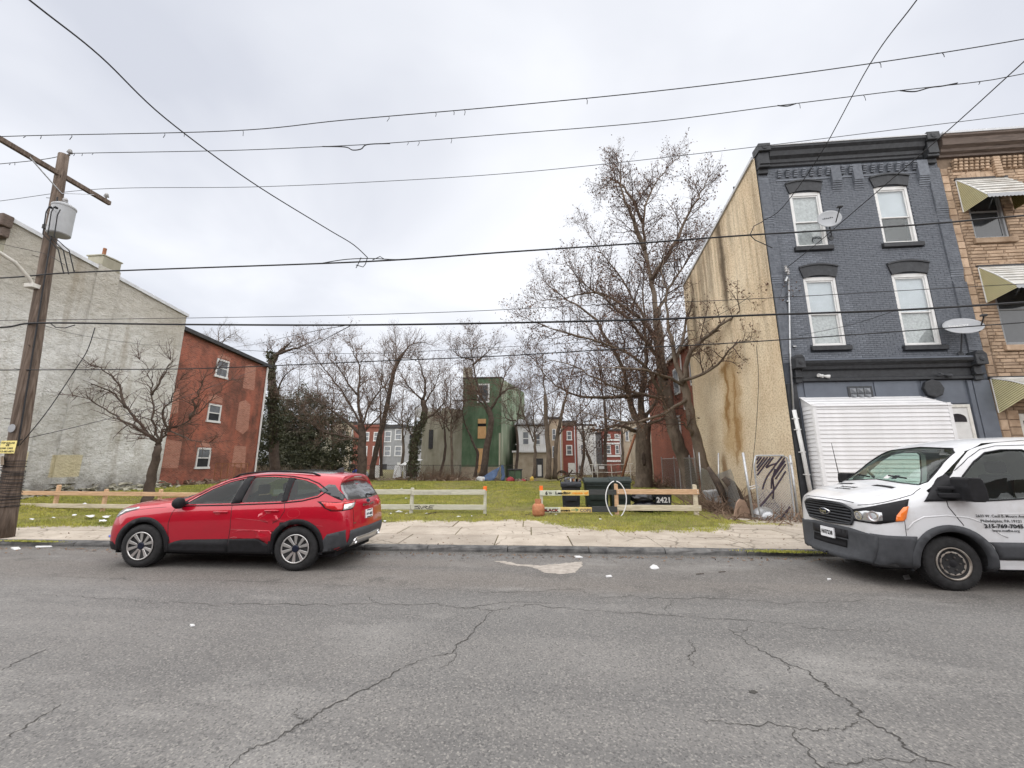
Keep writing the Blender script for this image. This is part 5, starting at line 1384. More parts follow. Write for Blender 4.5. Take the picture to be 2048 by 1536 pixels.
        sk.patch([(a + TL, b) for a, b in pts], 'rearq', o_, .05, .02).build('taillight', MAT[m_], t, smooth=True)
    sk.patch([(.40,1.075),(.55,1.08),(.64,1.05),(.62,.97),(.52,.955)], 'rear', .012, .05).build('taillight', MAT['taillight_red'], t, smooth=True)
    sk.patch([(-.80,.83),(-.70,.92),(-.47,.985),(-.24,1.01),(-.22,.985),(-.42,.92),(-.62,.83)], 'side', .008, .05).build('headlight', MAT['headlight'], t, smooth=True)
    # cladding, arches, bumpers
    for x in WX:
        for ax in ('side', 'far'):
            sk.patch(ring(x, WR, WR + .045, WR + .125, R(-18), R(198), 22), ax, .016, .07, .05).build('arch_trim', MAT['black'], t, smooth=True)
    for ax in ('side', 'far'):
        sk.patch([(.44,.27),(.46,.40),(.62,.455),(.72,.475),(1.52,.50),(1.52,.27)], ax, .014, .08, .04).build('sill_cladding', MAT['black'], t, smooth=True)
        sk.patch([(1.53,.27),(1.53,.50),(1.98,.515),(2.06,.505),(2.26,.40),(2.28,.27)], ax, .014, .08, .04).build('sill_cladding', MAT['black'], t, smooth=True)
        sk.patch([(-.86,.30),(-.86,.42),(-.60,.42),(-.50,.36),(-.44,.27)], ax, .012, .06, .04).build('front_bumper_trim', MAT['black'], t, smooth=True)
        sk.patch([(3.12,.30),(3.14,.46),(3.26,.60),(3.60,.66),(3.60,.36)], ax, .014, .06, .05).build('rear_bumper_trim', MAT['grey_plastic'], t, smooth=True)
    sk.patch([(-.70,.37),(-.72,.64),(.72,.64),(.70,.37)], 'rear', .022, .08, .06).build('rear_bumper', MAT['grey_plastic'], t, smooth=True)
    sk.patch([(-.62,.38),(-.50,.50),(.50,.50),(.62,.38)], 'rear', .032, .08, .05).build('diffuser', MAT['alloy'], t, smooth=True)
    for y in (-.52, .52):
        mb = MB(); mb.lathe([(.05, -.25), (.05, 0), (.042, 0), (.038, -.2)], (3.70, y, .43), (1, 0, -.05), 16, cap=False); mb.build('exhaust_tip', MAT['chrome'], t, smooth=True)
        mb = MB(); mb.lathe([(.001, 0), (.04, 0)], (3.6, y, .435), (1, 0, 0), 12, cap=False); mb.build('exhaust_dark', MAT['dark_room'], t)
    MB().box(-.7, 3.35, -.72, .72, .20, .30).build('underbody', MAT['dark_room'], t)
    # tailgate details
    sk.patch([(-.34,.76),(-.36,.93),(.36,.93),(.34,.76)], 'rear', -.004, .06, 0).build('plate_recess', MAT['red_paint'], t, smooth=True)
    pl = sk.patch([(-.155,.775),(-.155,.93),(.155,.93),(.155,.775)], 'rear', .020, .1, .02); pl = pl.build('licence_plate', MAT['plate'], t)
    sk.text('VF-4825', -.135, .82, .07, 'rear', .024, .27, .002).build('lettering', MAT['ink'], pl)
    sk.patch([(-.12,.908),(-.12,.925),(.12,.925),(.12,.908)], 'rear', .0235, .1, 0).build('plate_band', MAT['badge_blue'], pl)
    sk.patch([(-.12,.78),(-.12,.795),(.12,.795),(.12,.78)], 'rear', .0235, .1, 0).build('plate_band', MAT['ink'], pl)
    sk.text('ESCAPE', -.25, 1.005, .055, 'rear', .012, .50, .002).build('lettering', MAT['chrome'], t)
    sk.patch([(.085 * math.cos(a), 1.085 + .033 * math.sin(a)) for a in np.linspace(0, 2 * math.pi, 16, endpoint=False)], 'rear', .014, .05, .01).build('oval_badge', MAT['chrome'], t)
    sk.patch([(.07 * math.cos(a), 1.085 + .025 * math.sin(a)) for a in np.linspace(0, 2 * math.pi, 16, endpoint=False)], 'rear', .017, .05, .01).build('oval_badge', MAT['badge_blue'], t)
    sk.text('SEL', -.60, .735, .03, 'rear', .010, .09, .001).build('lettering', MAT['chrome'], t)
    sk.seam([(-.02,1.14),(.05,1.19),(.32,1.16)], 'rear', .012, .025).build('wiper', MAT['black'], t)
    sk.seam([(-.66,1.08),(-.60,.95),(-.60,.66)], 'rear', .005, .001).build('panel_gap', MAT['ink'], t)
    # side seams, handles, fuel door, dents
    for ax in ('side', 'far'):
        sk.seam([(1.50,1.07),(1.535,.90),(1.55,.70),(1.53,.50)], ax, .0045, .0).build('panel_gap', MAT['ink'], t)
        sk.seam([(.50,1.03),(.46,.92),(.44,.75),(.46,.55),(.50,.42)], ax, .0045, .0).build('panel_gap', MAT['ink'], t)
        sk.seam([(2.42,1.12),(2.46,.98),(2.40,.86),(2.28,.77)], ax, .0045, .0).build('panel_gap', MAT['ink'], t)
        sk.seam([(.30,1.02),(.0,.995),(-.35,.945),(-.6,.90)], ax, .0035, .0).build('panel_gap', MAT['ink'], t)
    sk.seam([(2.62 + .11 * math.cos(a), .94 + .075 * math.sin(a)) for a in np.linspace(0, 2 * math.pi, 17)], 'side', .003, .0).build('fuel_door', MAT['ink_red'], t)
    for (xa, xb, z_) in ((1.22, 1.47, .945), (2.12, 2.36, .975)):
        mb = MB(); pts = [sk.hit(x, z_ + (x - xa) * .02, 'side') for x in np.linspace(xa, xb, 7)]
        mb.tube([p + nn * (.012 + .028 * math.sin(math.pi * i / 6)) for i, (p, nn) in enumerate(pts)], .014, 6); mb.build('door_handle', MAT['red_paint'], t, smooth=True)
        sk.patch([((xa + xb) / 2 - .06 + .05 * math.cos(a), z_ - .022 + .022 * math.sin(a)) for a in np.linspace(0, 2*math.pi, 10, endpoint=False)], 'side', .003, .05, 0).build('handle_recess', MAT['ink_red'], t)
    from mathutils import noise as mn
    def dent(u, v):
        d = math.exp(-((u - 1.80) / .22) ** 2 - ((v - .57) / .05) ** 2) * -.06 + math.exp(-((u - 2.14) / .10) ** 2 - ((v - .55) / .06) ** 2) * .03
        return d + .022 * mn.noise(Vector((u * 9, v * 14, 1))) + .006
    sk.patch([(1.555,.505),(1.57,.60),(1.70,.655),(1.95,.66),(2.22,.655),(2.28,.62),(2.27,.45),(2.18,.46),(2.06,.515)], 'side', .006, .035, .02, fn=dent).build('dented_panel', MAT['red_paint'], t, smooth=True)
    for pts, r_ in (([(1.56,.665),(1.75,.662),(2.0,.655),(2.26,.65)], .003), ([(1.62,.85),(1.9,.83),(2.2,.80)], .0022), ([(1.56,.52),(1.62,.535),(1.68,.53)], .005), ([(2.05,.86),(2.16,.93),(2.14,.98)], .0025), ([(2.35,.84),(2.55,.80),(2.70,.74)], .002), ([(3.02,.75),(3.16,.735)], .002)):
        sk.seam(pts, 'side', r_ * .7, .005, .04).build('scratch', MAT['scratch'], t)
    def dent2(u, v): return -.003 + .007 * mn.noise(Vector((u * 7, v * 8, 4)))
    sk.patch([(1.98,.84),(2.02,.92),(2.10,.96),(2.34,.90),(2.40,.80),(2.2,.77)], 'side', .004, .05, .02, fn=dent2).build('dented_panel', MAT['red_paint'], t, smooth=True)
    # mirrors
    for s_, ax in ((-1, 'side'), (1, 'far')):
        mb = MB(); y = s_ * .98
        mb.lathe([(.001, -.07), (.07, -.06), (.10, -.01), (.095, .05), (.07, .075), (.001, .075)], (.60, y, 1.10), (1, 0, 0), 14); o = mb.build('mirror', MAT['black'], t, smooth=True)
        mb = MB(); mb.bar((.58, s_ * .86, 1.05), (.60, s_ * .95, 1.07), .07, .05); mb.build('mirror_arm', MAT['black'], o)
    # cabin
    seats(t, (1.45,), (-.38, .38), .62, 1.40); 
    mb = MB(); mb.box(2.35, 2.5, -.68, .68, .70, 1.22); mb.build('rear_bench', MAT['seat'], t, bevel=.05)
    MB().prism([(.62, -.74, .75), (.95, -.74, .75), (.98, -.74, 1.03), (.66, -.74, 1.06)], (0, 1.48, 0)).build('dashboard', MAT['black'], t, bevel=.03)
    mb = MB(); c = Vector((1.08, -.38, 1.03)); a1 = Vector((0, 1, 0)); a2 = Vector((.45, 0, .9)).normalized()
    mb.tube([c + a1 * .18 * math.cos(q) + a2 * .18 * math.sin(q) for q in np.linspace(0, 2 * math.pi, 21)], .016, 6); mb.build('steering_wheel', MAT['black'], t)
    for o in t.children_recursive:                  # short overhangs at both ends
        for v in (o.data.vertices if o.type == 'MESH' else ()):
            if v.co.x > 3.1: v.co.x = 3.1 + (v.co.x - 3.1) * .74
            elif v.co.x < -.5: v.co.x = -.5 + (v.co.x + .5) * .72
    for x in WX:
        for y, s_ in ((-.83, -1), (.83, 1)): wheel(t, x, y, s_, WR, .215, 'alloy')
    return t
suv = make_suv()
# ================= white passenger van (its rear runs out of the frame)
def make_van():
    t = thing('parked_van', 'white cargo van with grey bumper and printed address on its door', 'van', (5.80, 7.66, 0), rz=R(.6), scale=(1.10, 1.0, 1.045))
    def st(x, b1, sill, low, mid, sh, belt, pil, rail, rm, c, zb=.27, dx=None):
        L = [(0, zb), b1, sill, low, mid, sh, belt, pil, rail, rm, (0, c)]; d = dx or [0] * 11
        return [(x + d[i], L[i][0], L[i][1]) for i in range(11)]
    T = [
     st(-1.03, (.50,.30), (.66,.36), (.74,.52), (.74,.72), (.70,.88), (.64,1.00), (.54,1.08), (.40,1.12), (.20,1.135), 1.14, .30, [0,.06,.12,.16,.17,.17,.16,.13,.09,.02,0]),
     st(-.88, (.80,.27), (.92,.36), (.955,.55), (.955,.78), (.92,.96), (.85,1.08), (.71,1.155), (.48,1.195), (.24,1.21), 1.215, .28, [0,.06,.10,.12,.13,.12,.10,.07,.03,0,0]),
     st(-.55, (.86,.26), (.985,.35), (1.01,.58), (1.01,.84), (.985,1.05), (.92,1.18), (.77,1.265), (.51,1.305), (.26,1.32), 1.325),
     st(-.16, (.88,.26), (1.0,.35), (1.025,.60), (1.025,.88), (1.005,1.12), (.95,1.265), (.82,1.355), (.56,1.40), (.29,1.415), 1.42),
     st(.20, (.88,.26), (1.0,.35), (1.03,.60), (1.03,.90), (1.012,1.15), (.97,1.31), (.885,1.50), (.70,1.635), (.37,1.67), 1.68),
     st(.55, (.88,.26), (1.0,.35), (1.03,.60), (1.03,.90), (1.018,1.16), (.985,1.34), (.915,1.62), (.775,1.86), (.43,1.915), 1.93),
     st(.88, (.88,.26), (1.0,.35), (1.03,.60), (1.03,.90), (1.02,1.17), (.992,1.36), (.925,1.68), (.80,1.975), (.46,2.045), 2.06),
     st(1.30, (.88,.26), (1.0,.35), (1.03,.60), (1.03,.90), (1.022,1.18), (.995,1.37), (.93,1.70), (.81,2.02), (.47,2.10), 2.12),
     st(2.2, (.88,.26), (1.0,.35), (1.03,.60), (1.03,.90), (1.022,1.18), (.997,1.38), (.935,1.71), (.82,2.04), (.48,2.125), 2.145),
     st(4.3, (.88,.28), (1.0,.37), (1.03,.60), (1.03,.90), (1.022,1.18), (.997,1.38), (.935,1.71), (.82,2.03), (.48,2.115), 2.135),
     st(4.5, (.80,.34), (.94,.42), (.97,.60), (.97,.90), (.96,1.18), (.93,1.38), (.87,1.70), (.76,1.98), (.45,2.06), 2.08, .32),
    ]
    V, F = loft_body(T, 4, 2, (.05, .02)); body = to_obj(V, F, 'body', MAT['white_paint']); sk = Skin(body)
    WX = (0.0, 3.30); WR = .356
    dwin = [(.235,1.355),(.40,1.545),(.62,1.755),(.80,1.875),(1.00,1.915),(1.26,1.915),(1.32,1.87),(1.345,1.55),(1.33,1.36),(1.26,1.29),(1.08,1.245),(.85,1.225),(.55,1.205),(.30,1.20)]
    rwin = [(1.65,1.36),(1.65,1.90),(2.9,1.90),(2.9,1.36)]
    wsh = [(-.77,1.405),(-.80,1.45),(-.69,1.88),(-.58,1.945),(0,1.985),(.58,1.945),(.69,1.88),(.80,1.45),(.77,1.405),(0,1.46)]
    cut = [cyl_obj((x, y, WR), (0, 1 if y > 0 else -1, 0), WR + .085, .8) for x in WX for y in (.62, -.62)]
    cab = [(-.05,.95),(-.10,1.33),(.05,1.42),(.62,1.90),(.92,2.02),(1.4,2.06),(4.2,2.07),(4.2,.60),(.55,.60),(.50,.95)]
    wv = lambda z: .93 if z < 1.35 else .93 - (z - 1.35) * .26
    n = len(cab); CV = [(a, -wv(b), b) for a, b in cab] + [(a, wv(b), b) for a, b in cab]
    CF = [tuple(range(n)), tuple(range(2*n-1, n-1, -1))] + [((i+1) % n, i, n+i, n+(i+1) % n) for i in range(n)]
    cut.append(to_obj(CV, CF, 'cutter', MAT['black']))
    for w in (dwin, rwin): cut.append(poly_cutter(w, -1.4, 1.4))
    cut.append(prism_obj([(-.6, a, b) for a, b in wsh], (1.35, 0, 0)))
    bool_cut(body, cut); smooth_by_angle(body, 30); dark_bottom(body, .37, WX, WR + .10); body.parent = t
    sk.patch(wsh, 'front', -.004, .08, 0).build('windshield', MAT['glass_shield'], t, smooth=True)
    mb = MB(); sk.seam(wsh + wsh[:1], 'front', .011, .0, mb=mb); mb.build('windshield_seal', MAT['black'], t, smooth=True)
    for ax in ('side', 'far'):
        sk.patch(dwin, ax, -.004, .08, 0).build('window_glass', MAT['glass_shield' if ax == 'far' else 'glass_car'], t, smooth=True)
        sk.patch(rwin, ax, -.004, .12, 0).build('window_glass', MAT['glass_dark'], t, smooth=True)
        mb = MB(); sk.seam(dwin + dwin[:1], ax, .013, .0, mb=mb); mb.build('window_seal', MAT['black'], t, smooth=True)
        # arches, bumper, side moulding
        sk.patch(ring(0, WR, WR + .075, WR + .165, R(-12), R(192), 24), ax, .022, .07, .06).build('arch_trim', MAT['grey_plastic'], t, smooth=True)
        sk.patch([(-.86,.28),(-.90,.55),(-.90,.715),(-.42,.715),(-.46,.50),(-.44,.30)], ax, .016, .07, .05).build('bumper_side', MAT['grey_plastic'], t, smooth=True)
        sk.patch([(.53,.43),(.49,.60),(.44,.655),(4.3,.655),(4.3,.43)], ax, .016, .1, .05).build('side_moulding', MAT['grey_plastic'], t, smooth=True)
    sk.patch([(-.80,.30),(-.88,.56),(-.88,.70),(-.42,.745),(.42,.745),(.88,.70),(.88,.56),(.80,.30)], 'front', .022, .07, .05).build('front_bumper', MAT['grey_plastic'], t, smooth=True)
    sk.patch([(-.40,.43),(-.40,.55),(.40,.55),(.40,.43)], 'front', .026, .08, 0).build('lower_intake', MAT['dark_room'], t, smooth=True)
    sk.patch([(-.42,.57),(-.42,.70),(.42,.70),(.42,.57)], 'front', .028, .08, .01).build('plate_panel', MAT['black'], t, smooth=True)
    # grille with slats
    gr = [(-.50,.80),(-.58,.93),(-.565,1.04),(-.42,1.105),(0,1.125),(.42,1.105),(.565,1.04),(.58,.93),(.50,.80),(0,.775)]
    g = sk.patch(gr, 'front', .012, .07, .03).build('grille', MAT['dark_room'], t, smooth=True)
    mb = MB(); sk.seam(gr + gr[:1], 'front', .018, .018, mb=mb); mb.build('grille_frame', MAT['grey_plastic'], g, smooth=True)
    for i in range(6):
        z_ = .825 + i * .048; w_ = .50 + .05 * math.sin(math.pi * (i + .5) / 6) - (.06 if i == 5 else 0)
        mb = MB(); sk.seam([(-w_, z_), (0, z_ + .008), (w_, z_)], 'front', .013, .024, mb=mb); mb.build('slat', MAT['grey_plastic'], g, smooth=True)
    el = lambda a_, b_, cz: [(a_ * math.cos(q), cz + b_ * math.sin(q)) for q in np.linspace(0, 2 * math.pi, 20, endpoint=False)]
    sk.patch(el(.125, .052, .95), 'front', .045, .04, .03).build('oval_badge', MAT['chrome'], t, smooth=True)
    sk.patch(el(.108, .040, .95), 'front', .050, .04, .01).build('oval_badge', MAT['badge_blue'], t, smooth=True)
    vs, fs = text_mesh('Ford', .06, .001, .12); mb = MB()
    out = []
    for q in vs:
        p, nn = sk.hit(.06 - q.x, .93 + q.y, 'front'); out.append(p + nn * .053)
    mb.add(out, fs); mb.build('lettering', MAT['chrome'], t)
    pl = sk.patch([(-.16,.535),(-.16,.69),(.16,.69),(.16,.535)], 'front', .045, .1, .02).build('licence_plate', MAT['plate'], t)
    vs, fs = text_mesh('HH77238', .085, .003, .27); mb = MB()
    mb.add([sk.hit(.135 - q.x, .585 + q.y, 'front')[0] + Vector((-.049, 0, 0)) for q in vs], fs); mb.build('lettering', MAT['ink'], pl)
    # headlights: u runs along the corner
    fq = lambda x, y: ((x + 6) * .7071 - (y + 6) * .7071)
    for sy in (-1,):
        A = [(-.98,-.60,.86),(-.98,-.66,1.03),(-.80,-.86,1.10),(-.40,-.97,1.215),(-.48,-1.0,1.02),(-.55,-1.0,.92),(-.80,-.90,.855)]
        Pq = [(fq(x, y), z) for x, y, z in A]
        sk.patch(Pq, 'frontq', .010, .05, .03).build('headlight', MAT['black'], t, smooth=True)
        B = [(-.99,-.62,.89),(-.98,-.67,.99),(-.86,-.80,1.03),(-.72,-.91,1.02),(-.72,-.91,.91),(-.86,-.84,.875)]
        sk.patch([(fq(x, y), z) for x, y, z in B], 'frontq', .016, .05, .01).build('headlight_lens', MAT['headlight'], t, smooth=True)
        for (x, y, z_, r_) in ((-.92, -.72, .95, .055), (-.80, -.86, .96, .065)):
            c, nn = sk.hit(fq(x, y), z_, 'frontq'); mb = MB(); mb.lathe([(.001, .0), (r_ * .6, .004), (r_, .016), (r_ + .012, .014)], c + nn * .006, nn, 20, cap=False); mb.build('reflector', MAT['chrome'], t, smooth=True)
        Cc = [(-.62,-.98,.91),(-.60,-.985,.99),(-.50,-.985,1.10),(-.43,-.985,1.115),(-.50,-1.0,.955),(-.54,-1.0,.915)]
        sk.patch([(fq(x, y), z) for x, y, z in Cc], 'frontq', .018, .04, .01).build('turn_signal', MAT['amber'], t, smooth=True)
    # hood: shut lines, vents, emblem, wipers
    sk.seam([(.60,1.13),(.42,1.155),(0,1.165),(-.42,1.155),(-.60,1.13)], 'front', .006, .0).build('panel_gap', MAT['ink'], t)
    for ax in ('side', 'far'):
        sk.seam([(-.86,1.10),(-.66,1.16),(-.45,1.225),(-.30,1.27),(-.12,1.36)], ax, .006, .0).build('panel_gap', MAT['ink'], t)
        sk.seam([(.06,1.24),(.05,1.12),(.12,.98),(.18,.87)], ax, .006, .0).build('panel_gap', MAT['ink'], t)
        sk.seam([(.13,1.42),(.33,1.60),(.58,1.80),(.78,1.925),(.98,1.975),(1.34,1.985),(1.46,1.95),(1.49,1.5),(1.50,.43)], ax, .006, .0).build('panel_gap', MAT['ink'], t)
        sk.seam([(-.46,1.22),(-.52,.98),(-.54,.72)], ax, .004, .0).build('panel_gap', MAT['ink'], t)
    for y0, y1 in ((-.62, -.22), (.22, .62)):
        sk.patch([(-.335, y0), (-.26, y0 + .02), (-.26, y1 - .02), (-.335, y1)], 'top', .004, .08, 0).build('hood_vent', MAT['black'], t, smooth=True)
    for txt, x_, s_ in (('M W F H E', -.50, .07), ('Housing', -.60, .05)):
        vs, fs = text_mesh(txt, s_, .006, .34); mb = MB(); out = []
        for q in vs:
            p, nn = sk.hit(x_ - q.y * 1.0 + .0, .17 - q.x, 'top'); out.append(p + nn * .004)
        mb.add(out, fs); mb.build('hood_marks', MAT['ink'], t)
    for y in (-.55, .15):
        sk.seam([(y, 1.47), (y + .35, 1.50)], 'front', .012, .03).build('wiper', MAT['black'], t)
    c, _ = sk.hit(-.18, .72, 'top'); mb = MB(); mb.tube([c, c + Vector((-.02, .0, .16)), c + Vector((-.06, .0, .72))], [.014, .007, .004], 6); mb.lathe([(.02, 0), (.02, .03), (.001, .04)], c, (0, 0, 1), 8); mb.build('aerial', MAT['black'], t)
    # mirror with black triangle
    for s_, ax in ((-1, 'side'), (1, 'far')):
        sk.patch([(-.22,1.185),(-.05,1.34),(.13,1.50),(.24,1.56),(.26,1.24),(.20,1.20)], ax, .02, .06, .04).build('mirror_base', MAT['black'], t, smooth=True)
        y = s_ * 1.02
        prof = [(.40,1.225),(.38,1.40),(.39,1.51),(.42,1.535),(.56,1.53),(.59,1.50),(.615,1.38),(.62,1.24),(.57,1.205),(.45,1.205)]
        mb = MB(); mb.prism([(a - .27, y, b) for a, b in prof], (0, s_ * .26, 0)); o = mb.build('mirror', MAT['black'], t, bevel=.045, seg=3)
        mb = MB(); mb.bar((.0, y - s_ * .06, 1.27), (.2, y + s_ * .12, 1.28), .10, .07); mb.bar((.0, y - s_ * .06, 1.37), (.2, y + s_ * .12, 1.38), .05, .05); mb.build('mirror_arm', MAT['black'], o, bevel=.015)
    mb = MB(); p, nn = sk.hit(1.36, 1.10, 'side'); mb.bar(p + Vector((-.02, -.03, 0)), p + Vector((.24, -.03, .01)), .05, .035); mb.build('door_handle', MAT['black'], t, bevel=.012)
    # raised line over the wheel and door crease
    sk.seam([(-.52,.80),(-.42,.905),(-.28,.975),(0,1.0),(.26,.975),(.44,.90),(.60,.76),(.68,.72)], 'side', .016, -.008).build('body_crease', MAT['white_paint'], t, smooth=True)
    sk.seam([(.62,1.03),(1.2,1.045),(2.2,1.06)], 'side', .016, -.010).build('body_crease', MAT['white_paint'], t, smooth=True)
    for txt, u, v, s_, w_, bo in (('2603 W. Cecil B. Moore Ave.', .345, .985, .05, .60, .001), ('Philadelphia, PA 19121', .39, .92, .05, .49, .001), ('215-769-7045', .42, .845, .07, .47, .003), ('www.mwfhe.org', .50, .795, .045, .33, .001)):
        sk.text(txt, u, v, s_, 'side', .011, w_, bo).build('lettering', MAT['ink'], t)
    MB().box(-.75, 4.3, -.75, .75, .22, .34).build('underbody', MAT['dark_room'], t)
    sk.patch([(.53,.30),(.53,.42),(4.3,.42),(4.3,.30)], 'side', .01, .1, .02).build('step_rail', MAT['white_paint'], t)
    # cab
    seats(t, (1.0,), (-.45, .45), .85, 1.75, 'seat')
    MB().prism([(-.12, -.9, .95), (.42, -.9, .95), (.40, -.9, 1.30), (.10, -.9, 1.42), (-.05, -.9, 1.36)], (0, 1.8, 0)).build('dashboard', MAT['black'], t, bevel=.03)
    MB().box(1.55, 1.60, -.90, .90, .7, 2.0).build('bulkhead', MAT['beige_trim'], t)
    mb = MB(); c = Vector((.50, -.45, 1.33)); a1 = Vector((0, 1, 0)); a2 = Vector((.6, 0, .8)).normalized()
    mb.tube([c + a1 * .2 * math.cos(q) + a2 * .2 * math.sin(q) for q in np.linspace(0, 2 * math.pi, 21)], .018, 6); mb.build('steering_wheel', MAT['black'], t)
    mb = MB(); mb.tube([(.34, .80, 1.62), (.30, .74, 1.58), (.36, .74, 1.50), (.42, .80, 1.47)], .025, 6); mb.build('grab_handle', MAT['beige_trim'], t)
    for y in (-.35, -.20): sk.patch([(y, 1.475), (y, 1.53), (y + .10, 1.53), (y + .10, 1.475)], 'front', .002, .1, 0).build('sticker', MAT['badge_blue' if y < -.3 else 'paper'], t)
    for x in WX:
        for y, s_ in ((-.87, -1), (.87, 1)): wheel(t, x, y, s_, WR, .235, 'steel')
    return t
van = make_van()
# ------------------------------------------------------------------ utility pole and cables
PX, PY = -12.75, 8.62
pole = thing('utility_pole', 'weathered wooden utility pole with crossarm at the kerb', 'utility pole', (PX, PY, 0.08))
pt = lambda z: Vector((PX - .092 * (z - .1), PY, z))
prng = random.Random(4)
mb = MB(); zs = np.linspace(.05, 10.45, 18); mb.tube([pt(z) + Vector((prng.uniform(-.004, .004), 0, 0)) for z in zs], [.188 - .0072 * z for z in zs], 18); mb.build('shaft', MAT['pole'], pole, smooth=True)
c9 = pt(9.78)
mb = MB(); mb.bar(c9 + Vector((.05, -1.55, .0)), c9 + Vector((.05, 1.25, .0)), .10, .13); mb.build('crossarm', MAT['pole'], pole, bevel=.01)
for s_ in (-1, 1):
    mb = MB(); mb.bar(c9 + Vector((.12, s_ * .75, -.06)), pt(9.2) + Vector((.12, 0, 0)), .035, .015); mb.build('brace', MAT['steel'], pole)
def insul(p, h=.12):
    mb = MB(); mb.lathe([(.025, -.08), (.02, 0), (.065, .01), (.03, .035), (.06, .05), (.03, .075), (.045, .09), (.03, h), (.001, h + .005)], p, (0, 0, 1), 12); return mb.build('insulator', MAT['insulator'], pole, smooth=True)
I1 = c9 + Vector((.05, -1.45, .14)); I2 = pt(10.45) + Vector((.1, .05, .10)); I3 = c9 + Vector((.05, 1.12, .14))
for p in (I1, I2, I3): insul(p)
for k_ in range(14):
    z = 1.6 + k_ * .62; a = prng.uniform(0, 6.28); mb = MB(); p = pt(z); d = Vector((math.cos(a), -abs(math.sin(a)), .05)); mb.tube([p, p + d * .27], .008, 5); mb.build('step_bolt', MAT['iron'], pole)
mb = MB(); mb.bar(pt(1.75) + Vector((-.02, -.20, 0)), pt(1.95) + Vector((-.02, -.23, 0)), .36, .04); mb.build('wrap_plate', MAT['wood_old'], pole)
mb = MB()
for k_ in range(22):
    z = .75 + k_ * .052 + prng.uniform(-.02, .02); c = pt(z); ti = prng.uniform(-.06, .06)
    mb.tube([c + Vector((.20 * math.cos(a), .20 * math.sin(a), ti * math.cos(a))) for a in np.linspace(0, 2 * math.pi, 15)], .006, 4)
tag(mb.build('wire_wrap', MAT['cable'], pole), kind='stuff')
mb = MB(); mb.tube([pt(z) + Vector((.17, -.10, 0)) for z in (2.2, 5.4, 9.0)], .018, 5); mb.build('ground_wire', MAT['cable'], pole)
mb = MB(); mb.lathe([(.001, 0), (.10, .0), (.10, .008), (.001, .01)], pt(2.62) + Vector((.04, -.18, 0)), (0, -1, 0), 16); mb.build('round_tag', MAT['dish'], pole)
# yellow paper sign
sg = thing('paper_sign', 'small yellow junk car sign nailed to the wooden pole', 'sign', pt(2.16) + Vector((.02, -.20, 0)))
o = pt(2.02) + Vector((-.17, -.20, 0))
MB().box(o.x, o.x + .42, o.y - .006, o.y, o.z, o.z + .30).build('board', MAT['yellow_sign'], sg)
for txt, dz, s_, w in (('TOP DOLLAR', .225, .065, .37), ('FOR', .168, .05, .09), ('JUNK CARS', .10, .06, .35), ('215-681-6874', .025, .06, .39)):
    text_flat(txt, (o.x + .012 + (.14 if txt == 'FOR' else 0), o.y - .009, o.z + dz), (1, 0, 0), (0, 0, 1), s_, MAT['ink'], sg, width=w, bold=.002)
# transformer
tr = thing('pole_transformer', 'grey cylindrical transformer hung on the utility pole', 'transformer', pt(7.5) + Vector((.35, -.10, 0)))
c = at(112, 469, 8.45); c.y = 8.5
mb = MB(); mb.lathe([(.001, 0), (.205, 0), (.23, .03), (.23, .80), (.243, .82), (.243, .86), (.17, .92), (.001, .95)], c, (-.03, 0, 1), 28); mb.build('tank', MAT['transformer'], tr, smooth=False, bevel=.01)
MB().box(c.x - .45, c.x - .2, 8.42, 8.58, c.z + .2, c.z + .32).build('bracket', MAT['iron'], tr)
mb = MB(); mb.lathe([(.05, 0), (.07, .02), (.04, .05), (.07, .08), (.04, .11), (.06, .14), (.03, .2), (.001, .22)], c + Vector((-.05, .0, .93)), (0, 0, 1), 12); mb.build('bushing', MAT['insulator'], tr)
for (dx, dz) in ((.05, .62), (.22, .60)):
    mb = MB(); mb.lathe([(.03, 0), (.035, .05), (.001, .07)], c + Vector((dx, -.29, dz)), (0, -1, 0), 8); mb.build('terminal', MAT['ink'], tr)
J = at(145, 545, 8.55)
for (a, b) in ((Vector((.05, -.35, .62)), Vector((-.25, 0, .02))), (Vector((.22, -.36, .60)), Vector((-.1, .0, .0))), (Vector((.33, -.3, .55)), Vector((.05, 0, .05)))):
    s0 = c + a; e0 = J + b; mb = MB(); mb.tube([s0, s0 + Vector((.03, -.05, -.2)), s0 + Vector((.02, 0, -.8)), (s0 + e0) / 2 + Vector((.12, 0, -.3)), e0 + Vector((0, 0, -.05)), e0], .013, 5); mb.build('lead', MAT['cable'], tr)
# street-lamp arm bolted to the pole; its lantern is outside the frame
la = thing('street_lamp_arm', 'curved pale street lamp arm bolted to the utility pole', 'street lamp', at(60, 572, 8.5))
mb = MB(); mb.tube([at(76, 574, 8.5), at(66, 573, 8.45), at(58, 556, 8.3), at(30, 525, 8.0), at(0, 506, 7.7), at(-120, 440, 6.6)], .045, 10); mb.build('arm', MAT['off_white'], la, smooth=True)
mb = MB(); p = at(70, 574, 8.5); mb.box(p.x - .12, p.x + .14, 8.35, 8.7, p.z - .06, p.z + .05); mb.build('clamp', MAT['off_white'], la, bevel=.01)
e = at(-120, 440, 6.6); mb = MB(); mb.lathe([(.001, -.2), (.12, -.15), (.14, .2), (.08, .5), (.001, .55)], e, (-.6, -.6, .1), 14); mb.build('lantern', MAT['transformer'], la)

